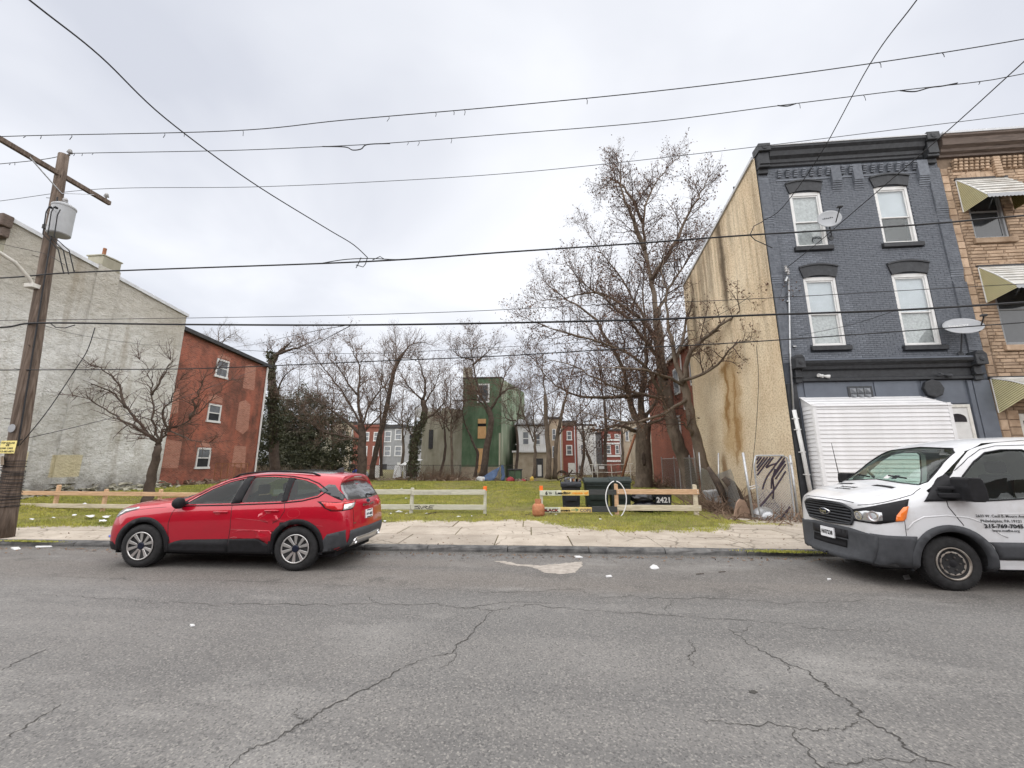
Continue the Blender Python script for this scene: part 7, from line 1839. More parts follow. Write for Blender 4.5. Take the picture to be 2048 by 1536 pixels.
# ------------------------------------------------------------------ trees
def rvec(q): 
    v = Vector((q.gauss(0, 1), q.gauss(0, 1), q.gauss(0, 1))); return v.normalized()
class Tree:
    """trunk and limbs follow surveyed points; boughs, branches and twigs grow from them"""
    def __init__(s, seed): s.q = random.Random(seed); s.trunk = MB(); s.crown = MB(); s.tips = []; s.nt = 0
    def limb(s, pts, r0, r1, n=10, into='trunk', wob=.03, sub=4, flare=1.0):
        L = [Vector(p) for p in crom([tuple(p) for p in pts], sub)]
        L = [p + Vector((s.q.gauss(0, wob), s.q.gauss(0, wob), 0)) * (0 if i in (0,) else 1) for i, p in enumerate(L)]
        R_ = [r1 + (r0 - r1) * (1 - i / (len(L) - 1)) ** (1.35 if r1 < .05 else .9) for i in range(len(L))]
        R_[0] *= flare
        getattr(s, into).tube(L, R_, n); return L, R_
    def grow(s, L, R_, level, dens, ln, up=.25, start=.25, spread=1.0, gate=None):
        """side shoots along polyline L"""
        q = s.q; tot = sum((b - a).length for a, b in zip(L, L[1:])); n = max(1, int(tot * dens)); 
        for k_ in range(n):
            t = start + (1 - start) * ((k_ + q.random()) / n); f = t * (len(L) - 1); i = min(int(f), len(L) - 2)
            p = L[i].lerp(L[i + 1], f - i); d = (L[i + 1] - L[i]).normalized()
            if gate and not gate(p): continue
            side = d.cross(rvec(q)).normalized(); v = (d * q.uniform(.3, .8) + side * spread * q.uniform(.6, 1.1) + Vector((0, 0, up))).normalized()
            l = ln * q.uniform(.5, 1.15) * (1 - .45 * t); r = min(R_[i] * .62, .007 + l * .012)
            s.shoot(p, v, l, r, level, up)
    def shoot(s, p, v, l, r, level, up):
        q = s.q; m = 5 if level > 1 else (4 if level == 1 else 3); L = [p]; c = p.copy(); d = v.copy(); seg = l / (m - 1)
        for k_ in range(m - 1):
            d = (d + rvec(q) * .28 + Vector((0, 0, up * .35))).normalized(); c = c + d * seg; L.append(c.copy())
        r1 = max(.005, r * .35); RR = [r + (r1 - r) * i / (m - 1) for i in range(m)]
        s.crown.tube(L, RR, 5 if level > 1 else 3, cap=False)
        if level == 0: s.tips.append((L[-1], d)); return
        s.grow(L, RR, level - 1, s.dens[level - 1], l * s.ratio, up, .15)
        s.tips.append((L[-1], d))
    def tuft(s, L, ln, level, up):
        d = (L[-1] - L[-2]).normalized()
        for k_ in range(5): s.shoot(L[-1], (d + rvec(s.q) * .7).normalized(), ln * s.q.uniform(.5, .9), .013, max(0, level - 1), up)
    def done(s, name, label, cat='tree', base=(0, 0, 0), group=None, bark='bark', twig='twig', leaf=None, leafn=3, leafs=.05, leafgate=None):
        t = thing(name, label, cat, base, group)
        s.trunk.build('trunk', MAT[bark], t, smooth=True); s.crown.build('branches', MAT[twig], t)
        if leaf:
            g = np.random.default_rng(s.q.randrange(9999)); tips = [p for p, d in s.tips if not leafgate or leafgate(p)]
            P = np.array([tuple(p) for p in tips]); P = np.repeat(P, leafn, 0); n = len(P)
            P = P + g.normal(0, leafs * 1.6, (n, 3)) + np.array([0, 0, -leafs * .6])
            a = g.normal(0, 1, (n, 3)); a /= np.linalg.norm(a, axis=1)[:, None]; b = np.cross(a, g.normal(0, 1, (n, 3))); b /= np.linalg.norm(b, axis=1)[:, None]
            sz = leafs * g.uniform(.5, 1.15, (n, 1)); V = np.empty((n, 4, 3)); V[:, 0] = P - a * sz; V[:, 1] = P + b * sz * .6; V[:, 2] = P + a * sz; V[:, 3] = P - b * sz * .6
            V -= np.array(ORG[t.name])
            o = link(bpy.data.objects.new('seed_clusters' if leaf == 'seed' else 'leaves', fast_mesh('leaves', V.reshape(-1, 3), np.arange(n * 4).reshape(-1, 4), MAT[leaf]))); o.parent = t; o['kind'] = 'stuff'
        return t
def PT(D, *pp):
    """pixels at a distance -> points; a third value shifts the depth"""
    return [at(p[0], p[1], D + (p[2] if len(p) > 2 else 0)) for p in pp]

# two leaning sycamores and the thick one behind them
def big_a():
    T = Tree(11); T.dens = [6.0, 4.6, 2]; T.ratio = .55
    D = 24.5
    tr, rr = T.limb(PT(D, (1385, 992), (1372, 930), (1352, 880), (1335, 800, .3), (1322, 720, .5), (1313, 640, .8)), .42, .25, 14, flare=1.3)
    limbs = [((1313, 640, .8), (1302, 570, 1), (1290, 505, 1), (1286, 445, 1.2), (1302, 380, 1.2), (1335, 335, 1.5), (1358, 312, 2)),
             ((1290, 500, 1), (1270, 450, .5), (1252, 405, 0), (1240, 355, 0), (1235, 322, 0)), ((1300, 560, 1), (1335, 510, 0), (1372, 440, -.5), (1400, 385, -1), (1418, 355, -1)),
             ((1330, 760, .3), (1305, 700, -.5), (1270, 655, -1), (1220, 605, -1.5), (1165, 565, -2), (1125, 515, -2)), ((1340, 830, .2), (1300, 745, -1), (1240, 700, -2), (1160, 672, -3), (1090, 650, -3), (1045, 635, -3)),
             ((1322, 720, .5), (1290, 640, 2), (1245, 560, 3), (1205, 505, 3), (1165, 450, 3.5)), ((1313, 640, .8), (1335, 580, 1.5), (1365, 535, 2), (1392, 490, 2.5), (1415, 455, 3)), ((1286, 445, 1.2), (1255, 385, 2), (1225, 360, 2), (1200, 385, 2)),
             ((1338, 800, .2), (1290, 790, -1), (1220, 770, -1.5), (1140, 730, -2), (1075, 715, -2)), ((1318, 680, .6), (1260, 620, 0), (1190, 585, 0), (1120, 600, 0), (1075, 600, 0))]
    for k_, l in enumerate(limbs):
        L, RR = T.limb(PT(D, *l), .19 if k_ < 4 else .13, .012, 8, wob=.06); T.grow(L, RR, 2, 4.2, 2.8, .2, .12); T.tuft(L, 1.7, 2, .15)
    T.done('leafless_tree', 'tallest pale trunked tree with dark seed clusters, left of two leaning trunks', base=PT(D, (1385, 992))[0], leaf='seed', leafn=1, leafs=.068)
big_a()
def big_b():
    T = Tree(12); T.dens = [6.0, 4.4, 2]; T.ratio = .55; D = 19.8
    T.limb(PT(D, (1420, 993), (1408, 935), (1392, 880), (1378, 820, .1), (1365, 762, .2)), .27, .18, 14, flare=1.3)
    limbs = [((1365, 762, .2), (1352, 720, .3), (1338, 660, .5), (1332, 590, .7), (1325, 540, 1), (1330, 470, 1.2)), ((1362, 765), (1385, 700, -.6), (1430, 660, -2.2), (1480, 625, -3.7), (1535, 590, -5.3)),
             ((1364, 770), (1330, 752, -.6), (1270, 738, -1.5), (1200, 735, -2), (1150, 745, -2.5)), ((1352, 720, .3), (1375, 640, 1), (1392, 560, 1), (1420, 500, 1)), ((1365, 762), (1420, 740, -1.6), (1470, 690, -3.4), (1500, 680, -4.4)),
             ((1372, 800), (1320, 830, -1), (1260, 845, -1.6), (1190, 830, -2), (1140, 820, -2)), ((1392, 875), (1370, 850, -.5), (1345, 835, -.8))]
    for k_, l in enumerate(limbs):
        L, RR = T.limb(PT(D, *l), .15 if k_ < 2 else .09, .012, 8, wob=.05); T.grow(L, RR, 2, 3.0, 2.0, .16, .15); T.tuft(L, 1.7, 2, .15)
    T.done('leafless_tree', 'leaning bare tree nearest the beige wall with branches crossing in front of it', base=PT(D, (1420, 990))[0], leaf='seed', leafn=2, leafs=.05)
big_b()
def big_c():
    T = Tree(13); T.dens = [6.0, 4.4, 2]; T.ratio = .55; D = 29
    T.limb(PT(D, (1287, 978), (1288, 930), (1285, 880), (1288, 850)), .60, .46, 16, flare=1.3)
    limbs = [((1288, 850), (1283, 790), (1292, 720), (1290, 650, .5), (1285, 560, 1), (1295, 480, 1)), ((1285, 855), (1258, 800), (1250, 745, -.5), (1225, 700, -1), (1190, 690, -1.5)), ((1270, 862), (1235, 850, -.5), (1210, 858, -.8), (1180, 865, -1), (1170, 885, -1.2)),
             ((1292, 840), (1320, 780, .5), (1345, 700, 1), (1360, 620, 1.2)), ((1283, 790), (1215, 795, -2), (1150, 790, -3), (1100, 760, -3.5), (1060, 700, -3.5)), ((1250, 745), (1190, 640, 0), (1120, 590, 0), (1085, 560, 0)), ((1290, 850), (1330, 835, -1), (1355, 800, -1.5))]
    for k_, l in enumerate(limbs):
        L, RR = T.limb(PT(D, *l), .28 if k_ < 2 else .15, .014, 8, wob=.07); T.grow(L, RR, 2, 3.4, 2.8, .14, .15); T.tuft(L, 1.7, 2, .15)
    t = T.done('leafless_tree', 'thick trunked tree with a hollow scar in its trunk at the back of the lot', base=PT(D, (1287, 978))[0], leaf='seed', leafn=1, leafs=.055)
    c = at(1287, 918, D - .56); mb = MB(); mb.lathe([(.09, 0), (.13, .05), (.10, .07), (.001, .03)], c, (0, -1, 0), 14); mb.V = [(x, y, c.z + (z - c.z) * 3.6) for x, y, z in mb.V]; mb.build('hollow_scar', MAT['bark_dark'], t, smooth=True)
big_c()
def simple(seed, D, trunk, limbs, r0, label, dens=(5.5, 4.2), ln=1.7, twig='twig_back', bark='bark_dark', leaf=None, up=.25, ldens=5.7, rl=None, group=None, levels=1, leafn=2, leafs=.06, ratio=.55):
    T = Tree(seed); T.dens = list(dens); T.ratio = ratio
    P = PT(D, *trunk); T.limb(P, r0, r0 * .62, 12, flare=1.35)
    for k_, l in enumerate(limbs):
        L, RR = T.limb(PT(D, *l), (rl or r0 * .5) * (.95 if k_ < 2 else .62), .010, 7, wob=.05); T.grow(L, RR, levels, ldens, ln, up, .1); T.tuft(L, ln, levels, up)
    return T.done('leafless_tree', label, base=P[0], leaf=leaf, bark=bark, twig=twig, group=group, leafn=leafn, leafs=leafs)
# the spreading tree in front of the grey house
simple(21, 15.5, [(296, 1004), (300, 970), (308, 930), (316, 892)], [((316, 892), (300, 872, -.2), (262, 850, -.4), (220, 825, -.6), (180, 800, -.8), (150, 790, -.8)), ((314, 890), (290, 860), (250, 815, .3), (215, 780, .4), (165, 765, .5), (135, 775, .5)), ((318, 888), (308, 840), (302, 790), (300, 750), (285, 720)), ((304, 790), (320, 760), (335, 735, .2), (345, 720, .2)),
       ((318, 886), (330, 860, .2), (360, 850, .3), (395, 825, .3), (430, 790, .3), (460, 760, .4)), ((330, 865), (328, 820, -.3), (345, 790, -.4), (355, 760, -.5)), ((380, 838), (390, 800), (400, 770), (430, 740)), ((250, 815), (235, 770), (200, 735), (180, 730)), ((322, 880), (340, 862), (380, 880, -.3), (415, 885, -.4))],
       .20, 'small spreading bare tree in front of the grey stucco wall', ln=1.15, twig='twig', dens=(5.5, 4.0), ldens=7.9, rl=.085, levels=2, bark='bark_dark', up=.12, ratio=.5)
# the row at the back of the lot, left to right
B = 'bare trees at the back of the lot'
simple(31, 33, [(722, 962), (724, 920), (725, 880), (722, 845)], [((722, 845), (715, 790), (720, 740), (705, 700), (700, 680)), ((722, 870), (690, 840), (655, 815), (620, 790), (585, 780)), ((720, 850), (690, 790), (650, 740), (625, 700), (610, 680)), ((724, 850), (745, 800), (770, 770), (790, 730), (800, 700)), ((715, 790), (680, 740), (665, 690)), ((722, 880), (680, 870), (640, 860), (600, 820), (560, 790)), ((724, 870), (760, 830), (800, 800))],
       .42, 'mossy trunked bare tree behind the rear of the red car', ldens=4.5, ln=2.6, dens=(5.5, 4.2), levels=2, leaf='seed', group=B, rl=.16, leafn=1)
simple(32, 36, [(742, 958), (752, 900), (765, 850), (778, 790), (790, 735), (808, 706)], [((808, 706), (822, 690), (845, 685), (862, 690)), ((790, 735), (792, 700), (790, 668)), ((778, 790), (760, 760), (745, 720)), ((800, 715), (830, 720), (850, 740)), ((790, 735), (770, 710), (765, 690))], .26, 'dark slim tree leaning right between two larger bare trees', ldens=7.2, ln=2.2, dens=(5.5, 4.2), levels=2, group=B, rl=.10)
simple(33, 35, [(824, 952), (828, 900), (836, 860), (848, 838), (846, 800)], [((846, 800), (850, 770), (840, 730), (830, 700)), ((846, 838), (870, 825), (890, 800), (900, 765)), ((846, 800), (815, 770), (800, 740)), ((846, 810), (870, 770), (880, 735)), ((830, 880), (815, 850), (818, 830))], .40, 'ivy wrapped trunk with a twisted crown in front of the grey sided house', ldens=5.7, ln=2.2, dens=(5.5, 4.2), levels=2, group=B, rl=.16, leaf='seed', leafn=1)
simple(34, 38, [(966, 952), (972, 905), (980, 860), (982, 835), (978, 815)], [((978, 818), (960, 790), (945, 775), (930, 740), (925, 700)), ((980, 820), (1000, 790), (1025, 775), (1050, 780)), ((960, 790), (945, 720), (940, 690), (938, 664)), ((1000, 790), (1010, 750), (1030, 720)), ((978, 830), (955, 800), (905, 800), (890, 770)), ((945, 720), (915, 710), (900, 690)), ((945, 730), (975, 705), (990, 690))], .36, 'forked tree standing in front of the tall green house', ldens=5.2, ln=2.4, dens=(5.5, 4.2), levels=2, group=B, rl=.17, leaf='seed', leafn=2)
simple(35, 40, [(950, 955), (956, 910), (948, 890), (935, 860)], [((935, 860), (925, 830), (930, 790), (915, 760))], .16, 'thin crooked tree close to the left edge of the green house', ldens=4.2, ln=1.8, levels=1, group=B, rl=.09)
simple(36, 36, [(1096, 958), (1097, 900), (1092, 840), (1090, 790)], [((1090, 790), (1086, 740), (1080, 700)), ((1094, 860), (1110, 810), (1120, 770)), ((1092, 840), (1070, 800), (1055, 770))], .25, 'straight bare tree in front of the tan house beside the balcony', ldens=7.2, ln=1.8, levels=2, dens=(5.5, 4.2), group=B, rl=.09, leaf='seed', leafn=1, bark='bark')
simple(37, 36.5, [(1110, 958), (1112, 900), (1118, 850), (1130, 800)], [((1130, 800), (1140, 760), (1150, 720)), ((1116, 870), (1135, 850), (1160, 835))], .20, 'second straight trunk just right of the first before the tan house', ldens=6.4, ln=1.8, levels=2, dens=(5.5, 4.2), group=B, rl=.09, bark='bark')
simple(38, 38, [(1190, 955), (1180, 920), (1173, 900)], [((1173, 900), (1168, 888), (1166, 892))], .18, 'broken topped dead trunk before the white house', ldens=.4, ln=.8, levels=1, group=B, rl=.08)
simple(39, 40, [(1212, 955), (1210, 900), (1212, 850), (1208, 800)], [((1208, 800), (1200, 750), (1195, 700)), ((1212, 850), (1225, 810), (1240, 780))], .20, 'bare tree in front of the banded brick house', ldens=6.6, ln=2.0, levels=2, dens=(5.5, 4.2), group=B, rl=.10, leaf='seed', leafn=1)
simple(40, 39, [(632, 945), (634, 900), (640, 870), (650, 850)], [((650, 850), (620, 815), (580, 800), (545, 800)), ((648, 850), (670, 820), (690, 790)), ((640, 870), (600, 850), (560, 850), (530, 860)), ((634, 900), (610, 880), (590, 860))], .22, 'pale drooping bare tree over the dark ivy thicket', ldens=5.7, ln=2.4, dens=(5.5, 4.2), levels=2, group=B, twig='twig_grey', rl=.09, up=.0, bark='bark')
simple(42, 45, [(432, 760), (438, 700), (440, 685)], [((440, 690), (436, 665), (448, 648)), ((440, 690), (455, 675), (470, 680)), ((438, 700), (420, 680), (415, 670)), ((440, 685), (470, 668), (490, 690))], .16, 'top of a bare tree showing above the brick house roof', ldens=5.9, ln=1.6, levels=2, dens=(5.5, 4.2), group=B, rl=.07, twig='twig_grey')
simple(43, 34, [(550, 950), (548, 860), (545, 780), (543, 730), (552, 710)], [((552, 710), (580, 700), (610, 690), (640, 675)), ((552, 712), (575, 690), (585, 680)), ((543, 735), (535, 705), (540, 695)), ((548, 800), (570, 750), (600, 730))], .42, 'dark leaning ivy trunk beside the white downspout', ldens=5.9, ln=1.9, levels=2, dens=(5.5, 4.2), group=B, rl=.2, leaf='seed', leafn=1)

for k_, (bx_, D_, tx, ty, lb) in enumerate(((590, 42, 600, 715, 'slim bare tree rising out of the ivy thicket'), (672, 41, 660, 700, 'bare tree at the right end of the ivy thicket'), (762, 43, 770, 690, 'thin bare tree in front of the far red brick house'), (800, 42, 815, 740, 'bare sapling in front of the far grey house'),
        (878, 42, 890, 745, 'bare tree before the stained stucco wall'), (905, 41, 900, 720, 'second bare tree before the stained stucco wall, nearer the green house'), (1030, 41, 1040, 735, 'bare tree at the right corner of the green house'), (1068, 39, 1062, 760, 'thin bare tree before the white balcony house'), (1160, 41, 1165, 760, 'bare tree before the narrow white house'), (1245, 42, 1250, 740, 'bare tree behind the leaning rusty pole'))):
    q_ = random.Random(70 + k_); m_ = (bx_ + tx) / 2 + q_.uniform(-6, 6); f_ = ty + (950 - ty) * .55
    simple(70 + k_, D_, [(bx_, 956), (m_ + 2, 905), (m_, f_)], [((m_, f_), (m_ + q_.uniform(-8, 8), (f_ + ty) / 2), (tx, ty))] + [((m_ + q_.uniform(-3, 3), f_ + q_.uniform(-30, 30)), (m_ + s_ * q_.uniform(15, 28), f_ - q_.uniform(10, 40)), (m_ + s_ * q_.uniform(25, 50), ty + q_.uniform(5, 70))) for s_ in (-1, 1, -1, 1)], .17, lb, ldens=4.4, ln=2.3, dens=(4.5, 3.4), levels=2, group=B, rl=.085, twig='twig_back' if k_ % 3 else 'twig_grey', bark='bark' if k_ % 2 else 'bark_dark')
# ivy thicket and ivy on trunks: leaf clumps in an uneven volume
def leaf_cloud(name, label, cat, blobs, n, size, mat, seed, stem=None, base=None):
    g = np.random.default_rng(seed); Ps = []
    W_ = np.array([b[3] * b[4] * b[5] for b in blobs]); W_ = W_ / W_.sum()
    for b, w in zip(blobs, W_):
        m = int(n * w); d = g.normal(0, 1, (m, 3)); d /= np.linalg.norm(d, axis=1)[:, None]
        r = g.uniform(.55, 1.0, (m, 1)) ** .5 * (1 + .22 * np.sin(d[:, :1] * 9 + seed) + .18 * np.sin(d[:, 2:] * 13)) + g.exponential(.05, (m, 1)); Ps.append(np.array(b[:3]) + d * r * np.array(b[3:6]))
    P = np.concatenate(Ps); P = P[P[:, 2] > .02]; n = len(P)
    a = g.normal(0, 1, (n, 3)); a /= np.linalg.norm(a, axis=1)[:, None]; b = np.cross(a, g.normal(0, 1, (n, 3))); b /= np.linalg.norm(b, axis=1)[:, None]
    sz = size * g.uniform(.5, 1.3, (n, 1)); V = np.empty((n, 4, 3)); V[:, 0] = P - a * sz; V[:, 1] = P + b * sz * .7; V[:, 2] = P + a * sz; V[:, 3] = P - b * sz * .7
    t = thing(name, label, cat, base or tuple(blobs[0][:3])); V -= np.array(ORG[t.name])
    o = link(bpy.data.objects.new('leaves', fast_mesh('leaves', V.reshape(-1, 3), np.arange(n * 4).reshape(-1, 4), MAT[mat]))); o.parent = t; o['kind'] = 'stuff'
    if stem:
        mb = MB(); [mb.tube(st_, r_, 7) for st_, r_ in stem]; mb.build('stems', MAT['bark_dark'], t)
    return t
def bl(px, py, D, rx, ry, rz): p = at(px, py, D); return (p.x, p.y, p.z, rx, ry, rz)
leaf_cloud('ivy_thicket', 'dark evergreen thicket behind the brick house and red car', 'shrub', [bl(560, 890, 40, 2.6, 2.2, 3.6), bl(605, 850, 41, 2.5, 2.2, 3.8), bl(650, 885, 40, 2.6, 2, 3.4), bl(690, 915, 39, 1.7, 1.6, 2.2), bl(535, 920, 39, 1.6, 1.6, 2.4), bl(590, 930, 38, 2.4, 1.5, 2.2), bl(545, 830, 41, 1.6, 1.5, 2.2), bl(640, 935, 38, 2.4, 1.3, 1.8)], 70000, .085, 'ivy', 3,
           [([at(560, 950, 40), at(565, 850, 40)], .12), ([at(610, 950, 40), at(612, 820, 41)], .12)])
leaf_cloud('ivy', 'ivy climbing the twisted trunk before the grey sided house', 'ivy', [bl(826, 930, 34.8, .5, .5, 1.1), bl(829, 895, 34.8, .48, .5, 1.1), bl(836, 862, 34.8, .45, .45, 1.0), bl(847, 838, 34.8, .32, .4, .7), bl(817, 848, 34.8, .18, .2, .6)], 3800, .07, 'ivy', 5)
leaf_cloud('ivy', 'ivy on the dark trunk beside the white downspout', 'ivy', [bl(545, 800, 33.8, .5, .5, 1.5), bl(548, 860, 33.8, .6, .5, 1.6), bl(543, 745, 33.8, .35, .35, .9), bl(541, 712, 33.8, .45, .3, .5)], 4500, .09, 'ivy', 6)
# dry brush heaps
def brush(name, label, cx, cy, D, w, h, n, seed, mat='brown_brush'):
    q = random.Random(seed); c = at(cx, cy, D); c.z = .08; t = thing(name, label, 'brush pile', c); mb = MB()
    for k_ in range(n):
        p = c + Vector((q.gauss(0, w * .5), q.gauss(0, .5), 0)); d = Vector((q.gauss(0, .6), q.gauss(0, .3), abs(q.gauss(.5, .4)))).normalized(); l = h * q.uniform(.4, 1.3)
        m_ = p + d * l * .5 + rvec(q) * l * .12; mb.tube([p, m_, p + d * l + Vector((0, 0, -l * .15))], [.022, .014, .006], 3, cap=False)
    tag(mb.build('twigs', MAT[mat], t), kind='stuff'); return t
brush('brush_pile', 'heap of dry brown brush before the stained wall', 880, 950, 37.5, 3.2, 1.7, 420, 1)
brush('brush_pile', 'tangled dry undergrowth along the brick house corner', 545, 945, 35, 2.2, 1.6, 260, 2)
brush('brush_pile', 'brown scrub beneath the dark thicket behind the car', 660, 950, 36, 3.0, 1.5, 260, 5)
brush('brush_pile', 'dry sticks around the foot of the thick hollow trunk', 1310, 965, 30, 1.6, 1.1, 180, 3)
brush('brush_pile', 'brambles between the wheelie bins and back fence', 1210, 955, 40, 3.0, 2.2, 260, 4)
brush('brush_pile', 'dry weeds along the foot of the beige wall', 1455, 1008, 15.6, 1.3, .9, 420, 6)
brush('brush_pile', 'dry stalks and weeds around the foot of the chain link gate', 1535, 1040, 13.5, 1.4, .5, 240, 8)
brush('brush_pile', 'dry weeds at the foot of the brick house wall', 400, 965, 26.5, 3.4, 1.0, 260, 7)
# ------------------------------------------------------------------ houses, fences and clutter at the back
def far_house(label, x0, y0, x1, D, depth, mat, wins=(), zb=0.0, roof='dark_roof', name='rowhouse', cornice=None, doors=(), wmat='white_trim', group=None, pane='pane_grey', over=.12):
    a, b = at(x0, y0, D), at(x1, y0, D); zt = a.z
    t = thing(name, label, 'house', ((a.x + b.x) / 2, D, zb), group)
    MB().box(a.x, b.x, D, D + depth, zb - .1, zt).build('wall', MAT[mat], t)
    mb = MB(); mb.box(a.x - over, b.x + over, D - over * 1.5, D + depth, zt + .002, zt + .25); mb.build('roof', MAT[roof], t)
    if cornice: MB().box(a.x - .05, b.x + .05, D - .25, D - .002, zt - .45, zt - .02).build('cornice', MAT[cornice], t, bevel=.03)
    MB().box(b.x - .32, b.x - .2, D - .1, D - .002, zb, zt - .5).build('downspout', MAT['roof_edge'], t)
    for w in wins: far_window(t, *w[:4], D, wmat if len(w) < 5 else w[4], pane if len(w) < 6 else w[5])
    for (px0, py0, px1, m_) in doors:
        p, q = at(px0, py0, D), at(px1, py0, D); MB().box(p.x, q.x, D - .05, D + .02, zb, p.z).build('door', MAT[m_], t)
    return t
def far_window(t, x0, y0, x1, y1, D, wm, pm, dy=0):
    p, q = at(x0, y0, D + dy), at(x1, y1, D + dy); f = min(.14, (q.x - p.x) * .16); Y = D + dy
    mb = MB(); mb.box(p.x, p.x + f, Y - .06, Y + .02, q.z, p.z); mb.box(q.x - f, q.x, Y - .06, Y + .02, q.z, p.z); mb.box(p.x + f, q.x - f, Y - .06, Y + .02, p.z - f, p.z); mb.box(p.x - .04, q.x + .04, Y - .10, Y + .02, q.z - .05, q.z + f * .8)
    zm = (p.z + q.z) / 2; mb.box(p.x + f, q.x - f, Y - .045, Y + .02, zm - f * .35, zm + f * .35)
    w = mb.build('window', MAT[wm], t)
    MB().box(p.x + f, q.x - f, Y - .025, Y + .01, q.z + f * .8, zm - f * .35).build('pane', MAT[pm], w); MB().box(p.x + f, q.x - f, Y - .028, Y + .01, zm + f * .35, p.z - f).build('pane', MAT[pm], w)
far_house('far red brick rowhouse with white windows seen under bare branches', 709, 850, 767, 72, 8, 'brick_far_red', [(727, 864, 738, 882), (748, 864, 758, 882), (722, 892, 734, 912), (746, 892, 757, 912)], cornice='brick_far_red', doors=[(742, 930, 752, 'white_trim')])
far_house('far grey rowhouse with white framed windows beside the red brick one', 767, 852, 812, 72.5, 8, 'grey_wall', [(770, 862, 782, 884), (791, 858, 803, 880), (769, 892, 781, 912), (790, 892, 803, 912)], cornice='dark_roof', doors=[(764, 928, 774, 'dark_roof')])
far_house('far salmon rowhouse left of the red brick one behind the thicket', 668, 846, 709, 72.2, 8, 'tan_wall', [(680, 862, 690, 882), (680, 892, 690, 912)])
h = far_house('weathered grey sided house with a dark bay behind the ivy trunk', 812, 855, 868, 62, 9, 'siding_grey', [(818, 868, 828, 890, 'siding_grey', 'pane'), (838, 865, 850, 892, 'siding_grey', 'pane')])
MB().box(*[f(at(830, 920, 60)) for f in (lambda p: p.x - 2.2, lambda p: p.x + 2.6)], 58.5, 62, 0, at(830, 925, 60).z).build('porch', MAT['pale_wall'], h)
# stained plastered house beside the green one
st_ = thing('stucco_house', 'stained pale stucco house wall left of the green house', 'house', (at(885, 950, 46).x, 46, 0))
a, b = at(846, 822, 46), at(932, 820, 46)
mb = MB(); rough_sheet(mb, lambda u, v: (a.x + u * (b.x - a.x), 46, -.1 + v * (a.z + .1 + (0.5 if u > .45 else 0) - .4 * u)), 24, 24, .04, 4, (0, -1, 0)); mb.box(a.x, b.x, 46.1, 58, 0, a.z - .3); mb.build('wall', MAT['stained'], st_)
mb = MB(); p, q = at(835, 818, 47), at(872, 818, 47); mb.box(p.x, q.x, 46.5, 52, a.z - .6, p.z + .1); mb.build('parapet', MAT['pale_wall'], st_)
MB().box(p.x - .1, p.x + .12, 46.3, 46.5, 2, p.z).build('corner_board', MAT['white_trim'], st_)
p, q = at(832, 872, 45.9), at(852, 955, 45.9); MB().box(at(858, 868, 45.9).x, at(866, 868, 45.9).x, 45.86, 46.0, at(0, 900, 46).z, at(0, 866, 46).z).build('window', MAT['dark_roof'], st_)
# tall green house
g = thing('green_house', 'tall narrow green painted house with boarded openings', 'house', (at(965, 955, 44).x, 44, 0))
a, b = at(927, 757, 44), at(1003, 757, 44); zt = a.z
MB().box(a.x, b.x, 44, 56, 1.3, zt).build('wall', MAT['green_wall'], g); MB().box(a.x + .03, b.x - .01, 44.03, 56, -.1, 1.3).build('plinth', MAT['tan_wall'], g)
# weathered wing of the same house, set back to the right
c, d = at(1003, 770, 44), at(1046, 770, 52)
mb = MB(); mb.prism([(b.x, 44.05, 0), (b.x + 1.9, 56, 0), (b.x + 1.9, 56, zt + .3), (b.x, 44.05, zt - .05)], (-.3, 0, 0)); mb.build('side_wall', MAT['green_worn'], g)
MB().box(a.x - .1, b.x + .1, 43.9, 56, zt + .002, zt + .12).build('roof', MAT['dark_roof'], g)
p, q = at(930, 742, 46), at(944, 757, 46); mb = MB(); mb.box(p.x, q.x, 45, 46.2, zt + .12, p.z + .2); mb.build('chimney', MAT['stained'], g)
p, q = at(955, 768, 44), at(979, 805, 44); w = MB(); w.box(p.x, p.x + .2, 43.93, 44.02, q.z, p.z); w.box(q.x - .2, q.x, 43.93, 44.02, q.z, p.z); w.box(p.x + .2, q.x - .2, 43.93, 44.02, p.z - .16, p.z); w.box(p.x + .2, q.x - .2, 43.93, 44.02, q.z, q.z + .16); w = w.build('window', MAT['pale_wall'], g)
MB().box(p.x + .2, q.x - .2, 43.97, 44.01, q.z + .16, p.z - .16).build('pane', MAT['pane'], w); MB().box(p.x + .2, q.x - .2, 43.95, 44.0, (p.z + q.z) / 2 - .06, (p.z + q.z) / 2 + .06).build('mid_rail', MAT['dark_roof'], w)
for (x0, y0, x1, y1) in ((956, 838, 972, 847), (956, 853, 972, 877), (954, 897, 974, 945)):
    p, q = at(x0, y0, 44), at(x1, y1, 44); MB().box(p.x, q.x, 43.93, 44.01, q.z, p.z).build('plywood_board', MAT['ply'], g)
p, q = at(956, 846, 44), at(972, 853, 44); MB().box(p.x, q.x, 43.96, 44.01, q.z, p.z).build('opening', MAT['dark_room'], g)
